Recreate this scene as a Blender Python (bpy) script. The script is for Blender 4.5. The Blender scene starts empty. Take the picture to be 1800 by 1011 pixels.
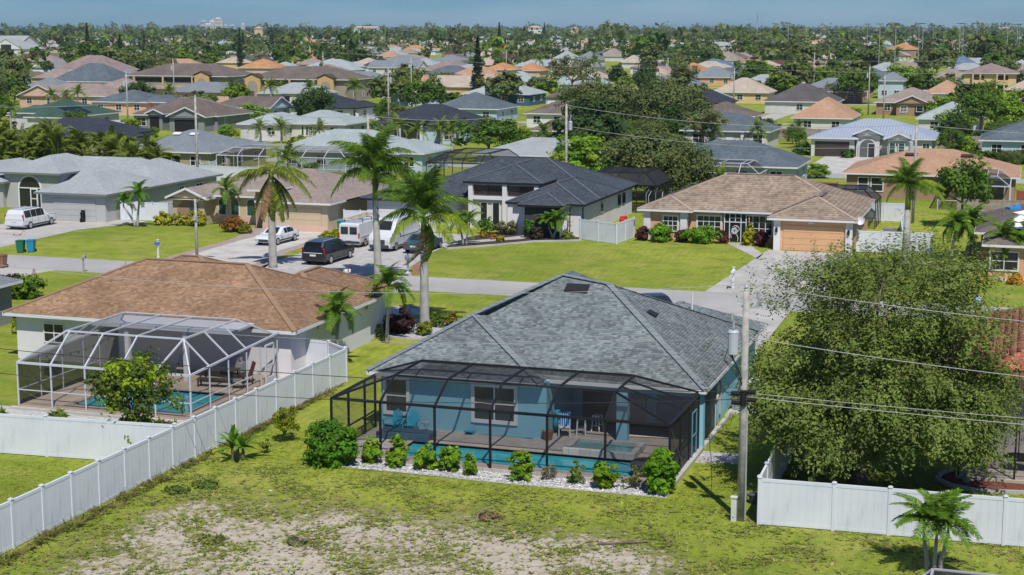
import bpy, math, random
import numpy as np
from mathutils import Vector, Matrix
R = math.radians
scene = bpy.context.scene
COL = scene.collection
random.seed(7)
rng = np.random.default_rng(7)

# ------------------------------------------------------------ camera, sky, sun, exposure
cam_data = bpy.data.cameras.new('camera')
cam_data.lens = 55.0; cam_data.sensor_width = 36.0; cam_data.sensor_fit = 'HORIZONTAL'
cam_data.clip_start = 0.5; cam_data.clip_end = 30000
cam = bpy.data.objects.new('camera', cam_data); COL.objects.link(cam)
cam.location = (0, 0, 18.5); cam.rotation_euler = (R(90 - 9.445), 0, R(18.263))
scene.camera = cam
SUN_EL, SUN_H = R(56), (0.50, -0.866)
world = bpy.data.worlds.new('World'); scene.world = world; world.use_nodes = True
wn, wl = world.node_tree.nodes, world.node_tree.links
bg = wn['Background']
sky = wn.new('ShaderNodeTexSky'); sky.sky_type = 'NISHITA'; sky.sun_disc = False
sky.sun_elevation = SUN_EL; sky.sun_rotation = math.atan2(SUN_H[0], SUN_H[1])
sky.altitude = 0; sky.air_density = 1.0; sky.dust_density = 0.3; sky.ozone_density = 3.0
tint = wn.new('ShaderNodeMix'); tint.data_type = 'RGBA'; tint.blend_type = 'MULTIPLY'; tint.inputs[0].default_value = 1
tint.inputs[7].default_value = (0.185, 0.375, 0.645, 1)
wl.new(sky.outputs[0], tint.inputs[6])
tc = wn.new('ShaderNodeTexCoord'); mp = wn.new('ShaderNodeMapping'); mp.inputs[3].default_value = (3, 3, 22)
nz = wn.new('ShaderNodeTexNoise'); nz.inputs['Scale'].default_value = 2.2; nz.inputs['Detail'].default_value = 6
rp = wn.new('ShaderNodeValToRGB'); rp.color_ramp.elements[0].position = .42; rp.color_ramp.elements[1].position = .80
rp.color_ramp.elements[1].color = (.55, .55, .55, 1)
cl = wn.new('ShaderNodeMix'); cl.data_type = 'RGBA'; cl.inputs[7].default_value = (3.3, 4.3, 5.1, 1)
wl.new(tc.outputs['Generated'], mp.inputs[0]); wl.new(mp.outputs[0], nz.inputs[0]); wl.new(nz.outputs[0], rp.inputs[0])
wl.new(rp.outputs[0], cl.inputs[0]); wl.new(tint.outputs[2], cl.inputs[6]); wl.new(cl.outputs[2], bg.inputs[0])
bg.inputs[1].default_value = 0.108
sd = bpy.data.lights.new('sun', 'SUN'); sd.energy = 4.0; sd.angle = R(0.53); sd.color = (1.0, .955, .89)
sun = bpy.data.objects.new('sun', sd); COL.objects.link(sun)
sv = Vector((SUN_H[0]*math.cos(SUN_EL), SUN_H[1]*math.cos(SUN_EL), math.sin(SUN_EL)))
sun.rotation_euler = (-sv).to_track_quat('-Z', 'Y').to_euler(); sun.location = (0, -50, 120)
vs = scene.view_settings
vs.view_transform = 'Standard'; vs.look = 'None'; vs.exposure = 0.26; vs.gamma = 1.0; vs.use_curve_mapping = False
scene.render.engine = 'CYCLES'
scene.cycles.max_bounces = 6; scene.cycles.transparent_max_bounces = 24; scene.cycles.volume_bounces = 0
scene.cycles.use_denoising = True

# ------------------------------------------------------------ materials
MATS = {}
def nodes_of(name):
    m = bpy.data.materials.new(name); m.use_nodes = True
    n, l = m.node_tree.nodes, m.node_tree.links
    MATS[name] = m
    return m, n, l, n['Principled BSDF']
def rgb(c): return (c[0], c[1], c[2], 1)
def mul(c, k): return (min(c[0]*k, 1), min(c[1]*k, 1), min(c[2]*k, 1), 1)
def noise_mix(n, l, vec, a, b, scale, detail=4, lo=.35, hi=.65, rough=.6):
    t = n.new('ShaderNodeTexNoise'); t.inputs['Scale'].default_value = scale; t.inputs['Detail'].default_value = detail
    t.inputs['Roughness'].default_value = rough
    if vec is not None: l.new(vec, t.inputs['Vector'])
    r = n.new('ShaderNodeMapRange'); r.inputs[1].default_value = lo; r.inputs[2].default_value = hi
    l.new(t.outputs[0], r.inputs[0])
    m = n.new('ShaderNodeMix'); m.data_type = 'RGBA'; l.new(r.outputs[0], m.inputs[0])
    for i, c in ((6, a), (7, b)):
        if isinstance(c, (tuple, list)): m.inputs[i].default_value = rgb(c)
        else: l.new(c, m.inputs[i])
    return m.outputs[2]
def add_bump(n, l, bs, vec, scale, strength, dist=.02):
    t = n.new('ShaderNodeTexNoise'); t.inputs['Scale'].default_value = scale; t.inputs['Detail'].default_value = 4
    l.new(vec, t.inputs['Vector'])
    b = n.new('ShaderNodeBump'); b.inputs['Strength'].default_value = strength; b.inputs['Distance'].default_value = dist
    l.new(t.outputs[0], b.inputs['Height']); l.new(b.outputs[0], bs.inputs['Normal'])
def paint(name, c, rough=.75, var=.10, scale=.6, bump=0, bscale=30, metal=0, spec=.3):
    """plain surface with weathering: two scales of tone variation and fine relief"""
    if name in MATS: return MATS[name]
    m, n, l, bs = nodes_of(name)
    tx = n.new('ShaderNodeTexCoord'); v = tx.outputs['Object']
    o = noise_mix(n, l, v, mul(c, 1 - var), mul(c, 1 + var*.6), scale)
    o = noise_mix(n, l, v, o, mul(c, 1 - var*1.6), scale*9, 3, .55, .9)
    l.new(o, bs.inputs['Base Color'])
    bs.inputs['Roughness'].default_value = rough; bs.inputs['Metallic'].default_value = metal
    bs.inputs['Specular IOR Level'].default_value = spec
    if bump: add_bump(n, l, bs, v, bscale, bump)
    return m
def shingle(name, c1, c2, tw=.28, th=.14, mortar=.6, stain=.22):
    if name in MATS: return MATS[name]
    m, n, l, bs = nodes_of(name)
    uv = n.new('ShaderNodeUVMap'); tx = n.new('ShaderNodeTexCoord')
    b = n.new('ShaderNodeTexBrick'); b.inputs['Scale'].default_value = 1
    b.inputs['Brick Width'].default_value = tw; b.inputs['Row Height'].default_value = th
    b.inputs['Mortar Size'].default_value = .008; b.inputs['Mortar Smooth'].default_value = .3
    b.inputs['Color1'].default_value = rgb(c1); b.inputs['Color2'].default_value = rgb(c2)
    b.inputs['Mortar'].default_value = mul(c2, mortar)
    l.new(uv.outputs[0], b.inputs['Vector'])
    t = n.new('ShaderNodeTexNoise'); t.inputs['Scale'].default_value = .35; t.inputs['Detail'].default_value = 6
    l.new(tx.outputs['Object'], t.inputs['Vector'])
    r = n.new('ShaderNodeMapRange'); r.inputs[1].default_value = .3; r.inputs[2].default_value = .7
    r.inputs[3].default_value = 1 - stain; r.inputs[4].default_value = 1 + stain*.5
    l.new(t.outputs[0], r.inputs[0])
    k = n.new('ShaderNodeMix'); k.data_type = 'RGBA'; k.blend_type = 'MULTIPLY'; k.inputs[0].default_value = 1
    l.new(b.outputs[0], k.inputs[6]); l.new(r.outputs[0], k.inputs[7])
    l.new(k.outputs[2], bs.inputs['Base Color']); bs.inputs['Roughness'].default_value = .9
    bs.inputs['Specular IOR Level'].default_value = .2
    bp = n.new('ShaderNodeBump'); bp.inputs['Strength'].default_value = .5; bp.inputs['Distance'].default_value = .02
    l.new(b.outputs[1], bp.inputs['Height']); bp.invert = True; l.new(bp.outputs[0], bs.inputs['Normal'])
    return m
def attr_mat(name, rough=.85, spec=.25, trans=0.0, bump=0, gain=1.0):
    """colour from the mesh attribute Col; trans > 0 gives a leaf that lets light through"""
    if name in MATS: return MATS[name]
    m, n, l, bs = nodes_of(name)
    a = n.new('ShaderNodeAttribute'); a.attribute_name = 'Col'
    tx = n.new('ShaderNodeTexCoord')
    o = a.outputs['Color']
    k = n.new('ShaderNodeMix'); k.data_type = 'RGBA'; k.blend_type = 'MULTIPLY'; k.inputs[0].default_value = 1
    t = n.new('ShaderNodeTexNoise'); t.inputs['Scale'].default_value = .8 if trans else .45; t.inputs['Detail'].default_value = 3
    l.new(tx.outputs['Object'], t.inputs['Vector'])
    r = n.new('ShaderNodeMapRange'); r.inputs[1].default_value = .3; r.inputs[2].default_value = .7
    r.inputs[3].default_value = .8*gain; r.inputs[4].default_value = 1.15*gain
    l.new(t.outputs[0], r.inputs[0]); l.new(o, k.inputs[6]); l.new(r.outputs[0], k.inputs[7])
    l.new(k.outputs[2], bs.inputs['Base Color'])
    bs.inputs['Roughness'].default_value = rough; bs.inputs['Specular IOR Level'].default_value = spec
    if bump: add_bump(n, l, bs, tx.outputs['Object'], 25, bump)
    if trans:
        tr = n.new('ShaderNodeBsdfTranslucent'); l.new(k.outputs[2], tr.inputs[0])
        mx = n.new('ShaderNodeMixShader'); mx.inputs[0].default_value = trans
        l.new(bs.outputs[0], mx.inputs[1]); l.new(tr.outputs[0], mx.inputs[2])
        l.new(mx.outputs[0], n['Material Output'].inputs[0])
    return m
def screen_mat(name, alpha, c=(.015, .016, .018)):
    m, n, l, bs = nodes_of(name)
    tr = n.new('ShaderNodeBsdfTransparent'); mx = n.new('ShaderNodeMixShader'); mx.inputs[0].default_value = alpha
    bs.inputs['Base Color'].default_value = rgb(c); bs.inputs['Roughness'].default_value = .7
    l.new(tr.outputs[0], mx.inputs[1]); l.new(bs.outputs[0], mx.inputs[2])
    l.new(mx.outputs[0], n['Material Output'].inputs[0])
    return m
def glass_mat(name, c=(.018, .022, .024), rough=.06):
    m, n, l, bs = nodes_of(name)
    bs.inputs['Base Color'].default_value = rgb(c); bs.inputs['Roughness'].default_value = rough
    bs.inputs['Specular IOR Level'].default_value = .55
    return m
leafM = attr_mat('leaf', rough=.62, spec=.14, trans=.40, gain=1.38)
leafD = attr_mat('leaf_far', rough=.8, spec=.1, trans=.30, gain=1.45)
tabM = attr_mat('roof_tab', rough=.9, spec=.2, bump=.25)
barkM = paint('bark', (.16, .13, .105), .9, .35, 2, .6, 14)
palmbark = paint('palm_bark', (.36, .345, .32), .9, .22, 1.6, .4, 10)
greenshaft = paint('crownshaft', (.16, .26, .04), .5, .25, 1.5)
trimM = paint('trim_white', (.66, .67, .68), .55, .06)
darktrim = paint('trim_black', (.016, .016, .018), .5, .1)
def vinyl_mat():
    m, n, l, bs = nodes_of('vinyl_white'); tx = n.new('ShaderNodeTexCoord'); mp_ = n.new('ShaderNodeMapping'); mp_.inputs[3].default_value = (1.6, 1.6, .35); l.new(tx.outputs['Object'], mp_.inputs[0])
    o = noise_mix(n, l, tx.outputs['Object'], (.60, .63, .68), (.67, .69, .73), .7)
    o = noise_mix(n, l, mp_.outputs[0], o, (.46, .49, .46), 1.9, 6, .56, .82, .7)          # rain streaks and grime
    l.new(o, bs.inputs['Base Color']); bs.inputs['Roughness'].default_value = .5
    return m
vinyl = vinyl_mat()
glassM = glass_mat('window_glass')
glassG = glass_mat('window_glass_green', (.03, .07, .065), .1)
concrete = paint('concrete', (.42, .402, .375), .9, .16, .35, .15, 20)
streetM = paint('street_asphalt', (.36, .35, .338), .92, .12, .16, .2, 30)
woodpole = paint('weathered_pole', (.37, .35, .32), .9, .3, 3, .4, 18)
steel = paint('galvanised', (.42, .44, .46), .5, .1, 3, 0, 30, .3)
blackalu = paint('black_aluminium', (.014, .014, .016), .45, .1)
whitealu = paint('white_aluminium', (.52, .54, .57), .4, .05)
scrV = screen_mat('screen_wall', .20); scrR = screen_mat('screen_roof', .54, (.012, .013, .016))
scrW = screen_mat('screen_white_cage', .24); scrWr = screen_mat('screen_white_roof', .34, (.02, .022, .026)); scrD = screen_mat('screen_dense', .80)
rubber = paint('rubber', (.012, .012, .013), .8, .1)

# ------------------------------------------------------------ mesh helpers
class MB:
    """collects faces; build() links them as ONE mesh object"""
    def __init__(s): s.v = []; s.f = []; s.mi = []; s.uv = []
    def poly(s, pts, mi=0, uv=None):
        i = len(s.v); s.v += [tuple(p) for p in pts]; s.f.append(list(range(i, i + len(pts)))); s.mi.append(mi); s.uv.append(uv)
    def box(s, x0, x1, y0, y1, z0, z1, mi=0):
        s.obox((x0+x1)/2, (y0+y1)/2, (z0+z1)/2, abs(x1-x0), abs(y1-y0), abs(z1-z0), None, mi)
    def obox(s, cx, cy, cz, sx, sy, sz, M=None, mi=0):
        i = len(s.v); c = Vector((cx, cy, cz))
        for dz in (-.5, .5):
            for dx, dy in ((-.5, -.5), (.5, -.5), (.5, .5), (-.5, .5)):
                d = Vector((dx*sx, dy*sy, dz*sz))
                if M is not None: d = M @ d
                s.v.append(tuple(c + d))
        for q in ((3, 2, 1, 0), (4, 5, 6, 7), (0, 1, 5, 4), (1, 2, 6, 5), (2, 3, 7, 6), (3, 0, 4, 7)):
            s.f.append([i+k for k in q]); s.mi.append(mi); s.uv.append(None)
    def beam(s, a, b, w, h=None, mi=0):
        a, b = Vector(a), Vector(b); h = h or w; d = b - a
        if d.length < 1e-6: return
        M = d.to_track_quat('X', 'Z').to_matrix()
        c = (a+b)/2; s.obox(c.x, c.y, c.z, d.length, w, h, M, mi)
    def tube(s, pts, rad, n=7, mi=0, cap=True):
        pts = [Vector(p) for p in pts]; base = len(s.v)
        for k, p in enumerate(pts):
            d = (pts[min(k+1, len(pts)-1)] - pts[max(k-1, 0)]).normalized()
            u = d.orthogonal().normalized() if abs(d.z) < .9 else (Vector((1, 0, 0)) - d*d.x).normalized()
            w = d.cross(u); r = rad[k] if isinstance(rad, (list, tuple)) else rad
            for j in range(n):
                a = 2*math.pi*j/n; s.v.append(tuple(p + u*(math.cos(a)*r) + w*(math.sin(a)*r)))
        for k in range(len(pts)-1):
            for j in range(n):
                a = base + k*n + j; b = base + k*n + (j+1) % n
                s.f.append([a, b, b+n, a+n]); s.mi.append(mi); s.uv.append(None)
        if cap:
            s.f.append([base + j for j in range(n)][::-1]); s.mi.append(mi); s.uv.append(None)
            t = base + (len(pts)-1)*n
            s.f.append([t + j for j in range(n)]); s.mi.append(mi); s.uv.append(None)
    def lathe(s, prof, cx=0, cy=0, n=14, mi=0):
        b = len(s.v)
        for r, z in prof:
            for j in range(n):
                a = 2*math.pi*j/n; s.v.append((cx + r*math.cos(a), cy + r*math.sin(a), z))
        for k in range(len(prof)-1):
            for j in range(n):
                a = b + k*n + j; c = b + k*n + (j+1) % n
                s.f.append([a, c, c+n, a+n]); s.mi.append(mi); s.uv.append(None)
    def build(s, name, mats, parent=None, off=(0, 0, 0), smooth=False):
        me = bpy.data.meshes.new(name)
        ox, oy, oz = off
        me.from_pydata([(x-ox, y-oy, z-oz) for x, y, z in s.v], [], s.f)
        for m in (mats if isinstance(mats, (list, tuple)) else [mats]): me.materials.append(m)
        me.polygons.foreach_set('material_index', s.mi)
        if any(u for u in s.uv):
            L = me.uv_layers.new(name='UVMap'); k = 0
            for f, u in zip(s.f, s.uv):
                for j in range(len(f)):
                    if u: L.data[k].uv = u[j]
                    k += 1
        if smooth: me.polygons.foreach_set('use_smooth', [True]*len(s.f))
        me.update()
        return link(name, me, parent)
def link(name, me, parent=None):
    o = bpy.data.objects.new(name, me); COL.objects.link(o)
    if parent is not None: o.parent = parent
    return o
def tag(o, label, cat, group=None):
    o['label'] = label; o['category'] = cat
    if group: o['group'] = group
    return o
def thing(name, label, cat, loc=(0, 0, 0), rz=0, group=None, s=1):
    o = bpy.data.objects.new(name, None); COL.objects.link(o)
    o.empty_display_size = .2; o.location = loc; o.rotation_euler = (0, 0, rz)
    if s != 1: o.scale = (s, s, s)
    return tag(o, label, cat, group)
def struct(o): o['kind'] = 'structure'; return o
def stuff(o): o['kind'] = 'stuff'; return o
def copy_of(src, parent=None):
    c = src.copy(); COL.objects.link(c); c.parent = parent
    for ch in src.children: copy_of(ch, c)
    return c
def mesh_np(name, V, F, mats, colors=None):
    me = bpy.data.meshes.new(name); k = F.shape[1]
    me.vertices.add(len(V)); me.vertices.foreach_set('co', np.ascontiguousarray(V, np.float32).ravel())
    me.loops.add(F.size); me.loops.foreach_set('vertex_index', np.ascontiguousarray(F, np.int32).ravel())
    me.polygons.add(len(F)); me.polygons.foreach_set('loop_start', np.arange(len(F), dtype=np.int32)*k)
    for m in (mats if isinstance(mats, (list, tuple)) else [mats]): me.materials.append(m)
    me.update(calc_edges=True)
    if colors is not None:
        a = me.color_attributes.new('Col', 'FLOAT_COLOR', 'POINT')
        c = np.ones((len(V), 4), np.float32); c[:, :3] = colors
        a.data.foreach_set('color', c.ravel())
    return me
def sheet(name, pts, z, mat, parent=None):
    b = MB(); b.poly([(x, y, z) for x, y in pts]); return b.build(name, mat, parent)
def slab(name, pts, z0, z1, mat, parent=None):
    b = MB(); n = len(pts)
    b.poly([(x, y, z1) for x, y in pts])
    for i in range(n):
        a, c = pts[i], pts[(i+1) % n]
        b.poly([(a[0], a[1], z0), (c[0], c[1], z0), (c[0], c[1], z1), (a[0], a[1], z1)])
    return b.build(name, mat, parent)
# ------------------------------------------------------------ ground, streets, drives
def ground_mat():
    m, n, l, bs = nodes_of('grass_ground')
    tx = n.new('ShaderNodeTexCoord'); v = tx.outputs['Object']
    big = noise_mix(n, l, v, (.150, .205, .020), (.275, .305, .040), .045, 3, .38, .62)      # one lawn greener than the next
    o = noise_mix(n, l, v, big, (.30, .285, .075), .22, 6, .47, .70, .7)                     # sun-dried grass
    o = noise_mix(n, l, v, o, (.100, .155, .016), .55, 6, .47, .70, .7)                       # lush darker patches
    o = noise_mix(n, l, v, o, (.30, .30, .085), 2.2, 5, .56, .80, .7)
    o = noise_mix(n, l, v, o, (.095, .130, .016), 4.5, 5, .50, .72, .75)
    o = noise_mix(n, l, v, o, (.34, .37, .07), 13, 4, .52, .80, .7)
    o = noise_mix(n, l, v, o, (.085, .115, .014), 24, 3, .50, .74, .7)
    wv = n.new('ShaderNodeTexWave'); wv.inputs['Scale'].default_value = .55; wv.inputs['Distortion'].default_value = 14; wv.inputs['Detail'].default_value = 2; wv.inputs['Detail Scale'].default_value = .25
    l.new(v, wv.inputs[0]); wr = n.new('ShaderNodeMapRange'); wr.inputs[3].default_value = 1.07; wr.inputs[4].default_value = 1.19; l.new(wv.outputs[1], wr.inputs[0])
    wm = n.new('ShaderNodeMix'); wm.data_type = 'RGBA'; wm.blend_type = 'MULTIPLY'; wm.inputs[0].default_value = 1; l.new(o, wm.inputs[6]); l.new(wr.outputs[0], wm.inputs[7]); o = wm.outputs[2]   # mower tracks
    # bare sandy soil of the empty lot in front
    sx = n.new('ShaderNodeSeparateXYZ'); l.new(v, sx.inputs[0])
    def ramp(sock, a, b):
        r = n.new('ShaderNodeMapRange'); r.interpolation_type = 'SMOOTHSTEP'
        r.inputs[1].default_value = a; r.inputs[2].default_value = b; l.new(sock, r.inputs[0]); return r.outputs[0]
    def mth(op, a, b):
        k = n.new('ShaderNodeMath'); k.operation = op
        for i, q in enumerate((a, b)):
            if isinstance(q, (int, float)): k.inputs[i].default_value = q
            else: l.new(q, k.inputs[i])
        return k.outputs[0]
    mask = mth('MULTIPLY', ramp(sx.outputs[1], 58.5, 50.5), ramp(sx.outputs[0], -35.0, -29.0))
    mask = mth('MULTIPLY', mask, ramp(sx.outputs[0], -6.5, -14.5))
    t = n.new('ShaderNodeTexNoise'); t.inputs['Scale'].default_value = 2.4; t.inputs['Detail'].default_value = 10; t.inputs['Roughness'].default_value = .78
    l.new(v, t.inputs['Vector'])
    t2 = n.new('ShaderNodeTexNoise'); t2.inputs['Scale'].default_value = .22; t2.inputs['Detail'].default_value = 3; l.new(v, t2.inputs['Vector'])
    s = mth('ADD', mth('MULTIPLY', t.outputs[0], .90), mth('MULTIPLY', t2.outputs[0], .36))
    s = mth('ADD', s, mth('MULTIPLY', mask, .30))
    fac = ramp(s, .835, .93); thin = mth('MULTIPLY', ramp(s, .72, .90), ramp(mask, .0, .35))
    fac = mth('MULTIPLY', fac, ramp(mask, .02, .4))
    dirt = noise_mix(n, l, v, (.47, .415, .34), (.34, .285, .22), 1.7, 6, .4, .72)
    dirt = noise_mix(n, l, v, dirt, (.55, .495, .42), 14, 3, .5, .8)
    scrub = noise_mix(n, l, v, (.20, .175, .075), (.12, .125, .04), 3.1, 6, .4, .64, .7)
    mt = n.new('ShaderNodeMix'); mt.data_type = 'RGBA'; l.new(thin, mt.inputs[0]); l.new(o, mt.inputs[6]); l.new(scrub, mt.inputs[7]); o = mt.outputs[2]
    mx = n.new('ShaderNodeMix'); mx.data_type = 'RGBA'
    l.new(fac, mx.inputs[0]); l.new(o, mx.inputs[6]); l.new(dirt, mx.inputs[7])
    l.new(mx.outputs[2], bs.inputs['Base Color']); bs.inputs['Roughness'].default_value = .95
    bs.inputs['Specular IOR Level'].default_value = .1
    add_bump(n, l, bs, v, 16, .9, .05)
    return m
grassM = ground_mat()
struct(sheet('ground', [(-9000, -300), (6000, -300), (6000, 14000), (-9000, 14000)], 0, grassM))
for i, y in enumerate((102.2, 197, 292, 387, 482, 577)):
    struct(sheet('street', [(-700, y), (300, y), (300, y+6), (-700, y+6)], .006, streetM))
struct(sheet('street', [(-470, 0), (-464, 0), (-464, 900), (-470, 900)], .010, streetM))
def drive(name, pts, mat, z=.012): return struct(sheet(name, pts, z, mat))
drive('driveway', [(-92.5, 108.1), (-82.6, 108.1), (-83.2, 124), (-80.6, 130.2), (-80.6, 131.6), (-84.2, 131.6), (-84.2, 130.6), (-92.5, 130.6)], concrete)
paverE = paint('driveway_border', (.33, .265, .235), .9, .15, 1)
drive('driveway_border', [(-66.2, 108.1), (-56.0, 108.1), (-58.2, 117), (-58.6, 131), (-66.2, 131), (-70.5, 130.2), (-70.4, 128.6), (-67.4, 127), (-66.6, 122)], paverE)
stainC = paint('stained_concrete', (.48, .455, .42), .9, .2, .5, .15, 20)
drive('driveway', [(-65.0, 108.1), (-57.4, 108.1), (-59.2, 117), (-59.4, 130.4), (-65.4, 130.4), (-65.4, 122)], stainC, .018)
def paver_mat(name, c1, c2, w, h):
    m, n, l, bs = nodes_of(name)
    tx = n.new('ShaderNodeTexCoord'); b = n.new('ShaderNodeTexBrick')
    b.inputs['Scale'].default_value = 1; b.inputs['Brick Width'].default_value = w; b.inputs['Row Height'].default_value = h
    b.inputs['Mortar Size'].default_value = .012; b.inputs['Color1'].default_value = rgb(c1); b.inputs['Color2'].default_value = rgb(c2)
    b.inputs['Mortar'].default_value = mul(c2, .65)
    l.new(tx.outputs['Object'], b.inputs['Vector'])
    o = noise_mix(n, l, tx.outputs['Object'], b.outputs[0], mul(c2, .8), .8, 5, .5, .9)
    l.new(o, bs.inputs['Base Color']); bs.inputs['Roughness'].default_value = .85
    return m
paver_grey = paver_mat('paver_grey', (.50, .48, .46), (.36, .345, .335), .5, .3)
paver_beige = paver_mat('paver_beige', (.46, .40, .36), (.37, .32, .29), .4, .2)
deckTan = paint('deck_tan', (.44, .35, .27), .9, .12, .6, .1, 20)
drive('driveway', [(-56.6, 108.1), (-43.6, 108.1), (-45.4, 112), (-46.8, 121), (-47.2, 132), (-57.0, 132), (-57.0, 114)], paver_grey)
drive('driveway', [(-21.3, 108.1), (-12.6, 108.1), (-13.4, 130.6), (-20.4, 130.6)], concrete)
drive('front_walk', [(-24.6, 134.0), (-22.7, 134.0), (-20.4, 128.0), (-20.4, 125.2), (-21.4, 127.4)], concrete)
drive('front_walk', [(-47.0, 125.4), (-47.0, 127.0), (-43.6, 131.6), (-42.2, 134), (-41.0, 134), (-42.3, 130.6)], concrete, .016)
drive('driveway', [(-82, 88), (-74, 88), (-70.8, 102.3), (-82, 102.3)], concrete)
drive('driveway', [(-21.6, 83), (-14.2, 83), (-14.4, 102.3), (-23.4, 102.3)], concrete)
# second street drives
drive('driveway', [(-28.2, 203), (-18.4, 203), (-20.6, 231), (-28.0, 231)], stainC)
drive('driveway', [(-101, 203), (-92, 203), (-93.5, 236), (-101, 236)], concrete)
drive('driveway', [(-125, 203), (-117, 203), (-117.5, 236), (-124.5, 236)], concrete)
drive('driveway', [(-54, 298), (-49, 298), (-49, 341), (-53.5, 341)], concrete)
# ------------------------------------------------------------ houses
def hip_faces(x0, x1, y0, y1, z, p, g=''):
    """slopes of a hip (or gabled, g holds the gable sides) roof, as lists of points, eave edge first; also gable triangles and rakes"""
    w, d = x1-x0, y1-y0; fs = []; gb = []; rk = []
    if ('W' in g or 'E' in g) or (w >= d and not ('S' in g or 'N' in g)):
        h = d/2; zr = z + p*h; ym = (y0+y1)/2
        a = x0 if 'W' in g else x0 + h; b = x1 if 'E' in g else x1 - h
        if a > b: a = b = (a+b)/2
        A, B = (a, ym, zr), (b, ym, zr)
        fs += [[(x0, y0, z), (x1, y0, z), B, A], [(x1, y1, z), (x0, y1, z), A, B]]
        if 'E' in g: gb.append([(x1, y0, z), (x1, y1, z), B]); rk += [((x1, y0, z), B), ((x1, y1, z), B)]
        else: fs.append([(x1, y0, z), (x1, y1, z), B])
        if 'W' in g: gb.append([(x0, y1, z), (x0, y0, z), A]); rk += [((x0, y0, z), A), ((x0, y1, z), A)]
        else: fs.append([(x0, y1, z), (x0, y0, z), A])
        hips = [(A, B)] + ([((x1, y0, z), B), ((x1, y1, z), B)] if 'E' not in g else []) + ([((x0, y0, z), A), ((x0, y1, z), A)] if 'W' not in g else [])
    else:
        h = w/2; zr = z + p*h; xm = (x0+x1)/2
        a = y0 if 'S' in g else y0 + h; b = y1 if 'N' in g else y1 - h
        if a > b: a = b = (a+b)/2
        A, B = (xm, a, zr), (xm, b, zr)
        fs += [[(x1, y0, z), (x1, y1, z), B, A], [(x0, y1, z), (x0, y0, z), A, B]]
        if 'S' in g: gb.append([(x0, y0, z), (x1, y0, z), A]); rk += [((x0, y0, z), A), ((x1, y0, z), A)]
        else: fs.append([(x0, y0, z), (x1, y0, z), A])
        if 'N' in g: gb.append([(x1, y1, z), (x0, y1, z), B])
        else: fs.append([(x1, y1, z), (x0, y1, z), B])
        hips = [(A, B)] + ([((x0, y0, z), A), ((x1, y0, z), A)] if 'S' not in g else []) + ([((x0, y1, z), B), ((x1, y1, z), B)] if 'N' not in g else [])
    return fs, gb, rk, hips
def slope_uv(pts):
    P = [Vector(q) for q in pts]; u = (P[1]-P[0]).normalized(); nrm = (P[1]-P[0]).cross(P[2]-P[0]).normalized(); v = nrm.cross(u)
    return [((q-P[0]).dot(u) + P[0].x + P[0].y, (q-P[0]).dot(v)) for q in P], u, v, nrm
def tabs(polys, tw, th, cols, parent, off, lift=.014, name='shingle_courses', seed=1, jit=.12, patch=.0):
    """each shingle or tile a little lapped plate of its own"""
    rd = random.Random(seed); V = []; F = []; C = []
    for P in polys:
        uv, u, v, nrm = slope_uv(P); P0 = Vector(P[0]); ubase = P0.x + P0.y
        Q = [(a - ubase, b) for a, b in uv]; vmax = max(b for a, b in Q)
        def span(vv):
            xs = []
            for i in range(len(Q)):
                (a0, b0), (a1, b1) = Q[i], Q[(i+1) % len(Q)]
                if (b0 - vv)*(b1 - vv) <= 0 and abs(b1-b0) > 1e-9: xs.append(a0 + (vv-b0)/(b1-b0)*(a1-a0))
            return (min(xs), max(xs)) if len(xs) >= 2 else None
        row = 0; vv = 0.0
        while vv < vmax - .02:
            s = span(min(vv + th*.5, vmax - .005))
            if s:
                a = s[0] - rd.random()*tw
                while a < s[1]:
                    w = tw*rd.choice((.7, .85, 1, 1, 1.2)) if jit else tw
                    lo, hi = max(a, s[0]), min(a + w, s[1])
                    if hi - lo > .03:
                        l2 = lift*(1 + rd.random()*.5); i = len(V)
                        for (aa, bb, hh) in ((lo, vv, l2), (hi, vv, l2), (hi, vv+th, .004), (lo, vv+th, .004), (lo, vv, -.004), (hi, vv, -.004)):
                            q = P0 + u*aa + v*bb + nrm*hh; V.append((q.x-off[0], q.y-off[1], q.z-off[2]))
                        F += [(i, i+1, i+2, i+3), (i+4, i+5, i+1, i)]
                        c = rd.choice(cols); k = 1 + (rd.random()-.5)*2*jit
                        if patch: k *= 1 + patch*math.sin(lo*.9 + vv*2.1 + math.sin(vv*3)*2)
                        C += [(c[0]*k, c[1]*k, c[2]*k)]*6
                    a += w
            vv += th; row += 1
    me = mesh_np(name, np.array(V), np.array(F), tabM, np.array(C))
    return stuff(link(name, me, parent))
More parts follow.
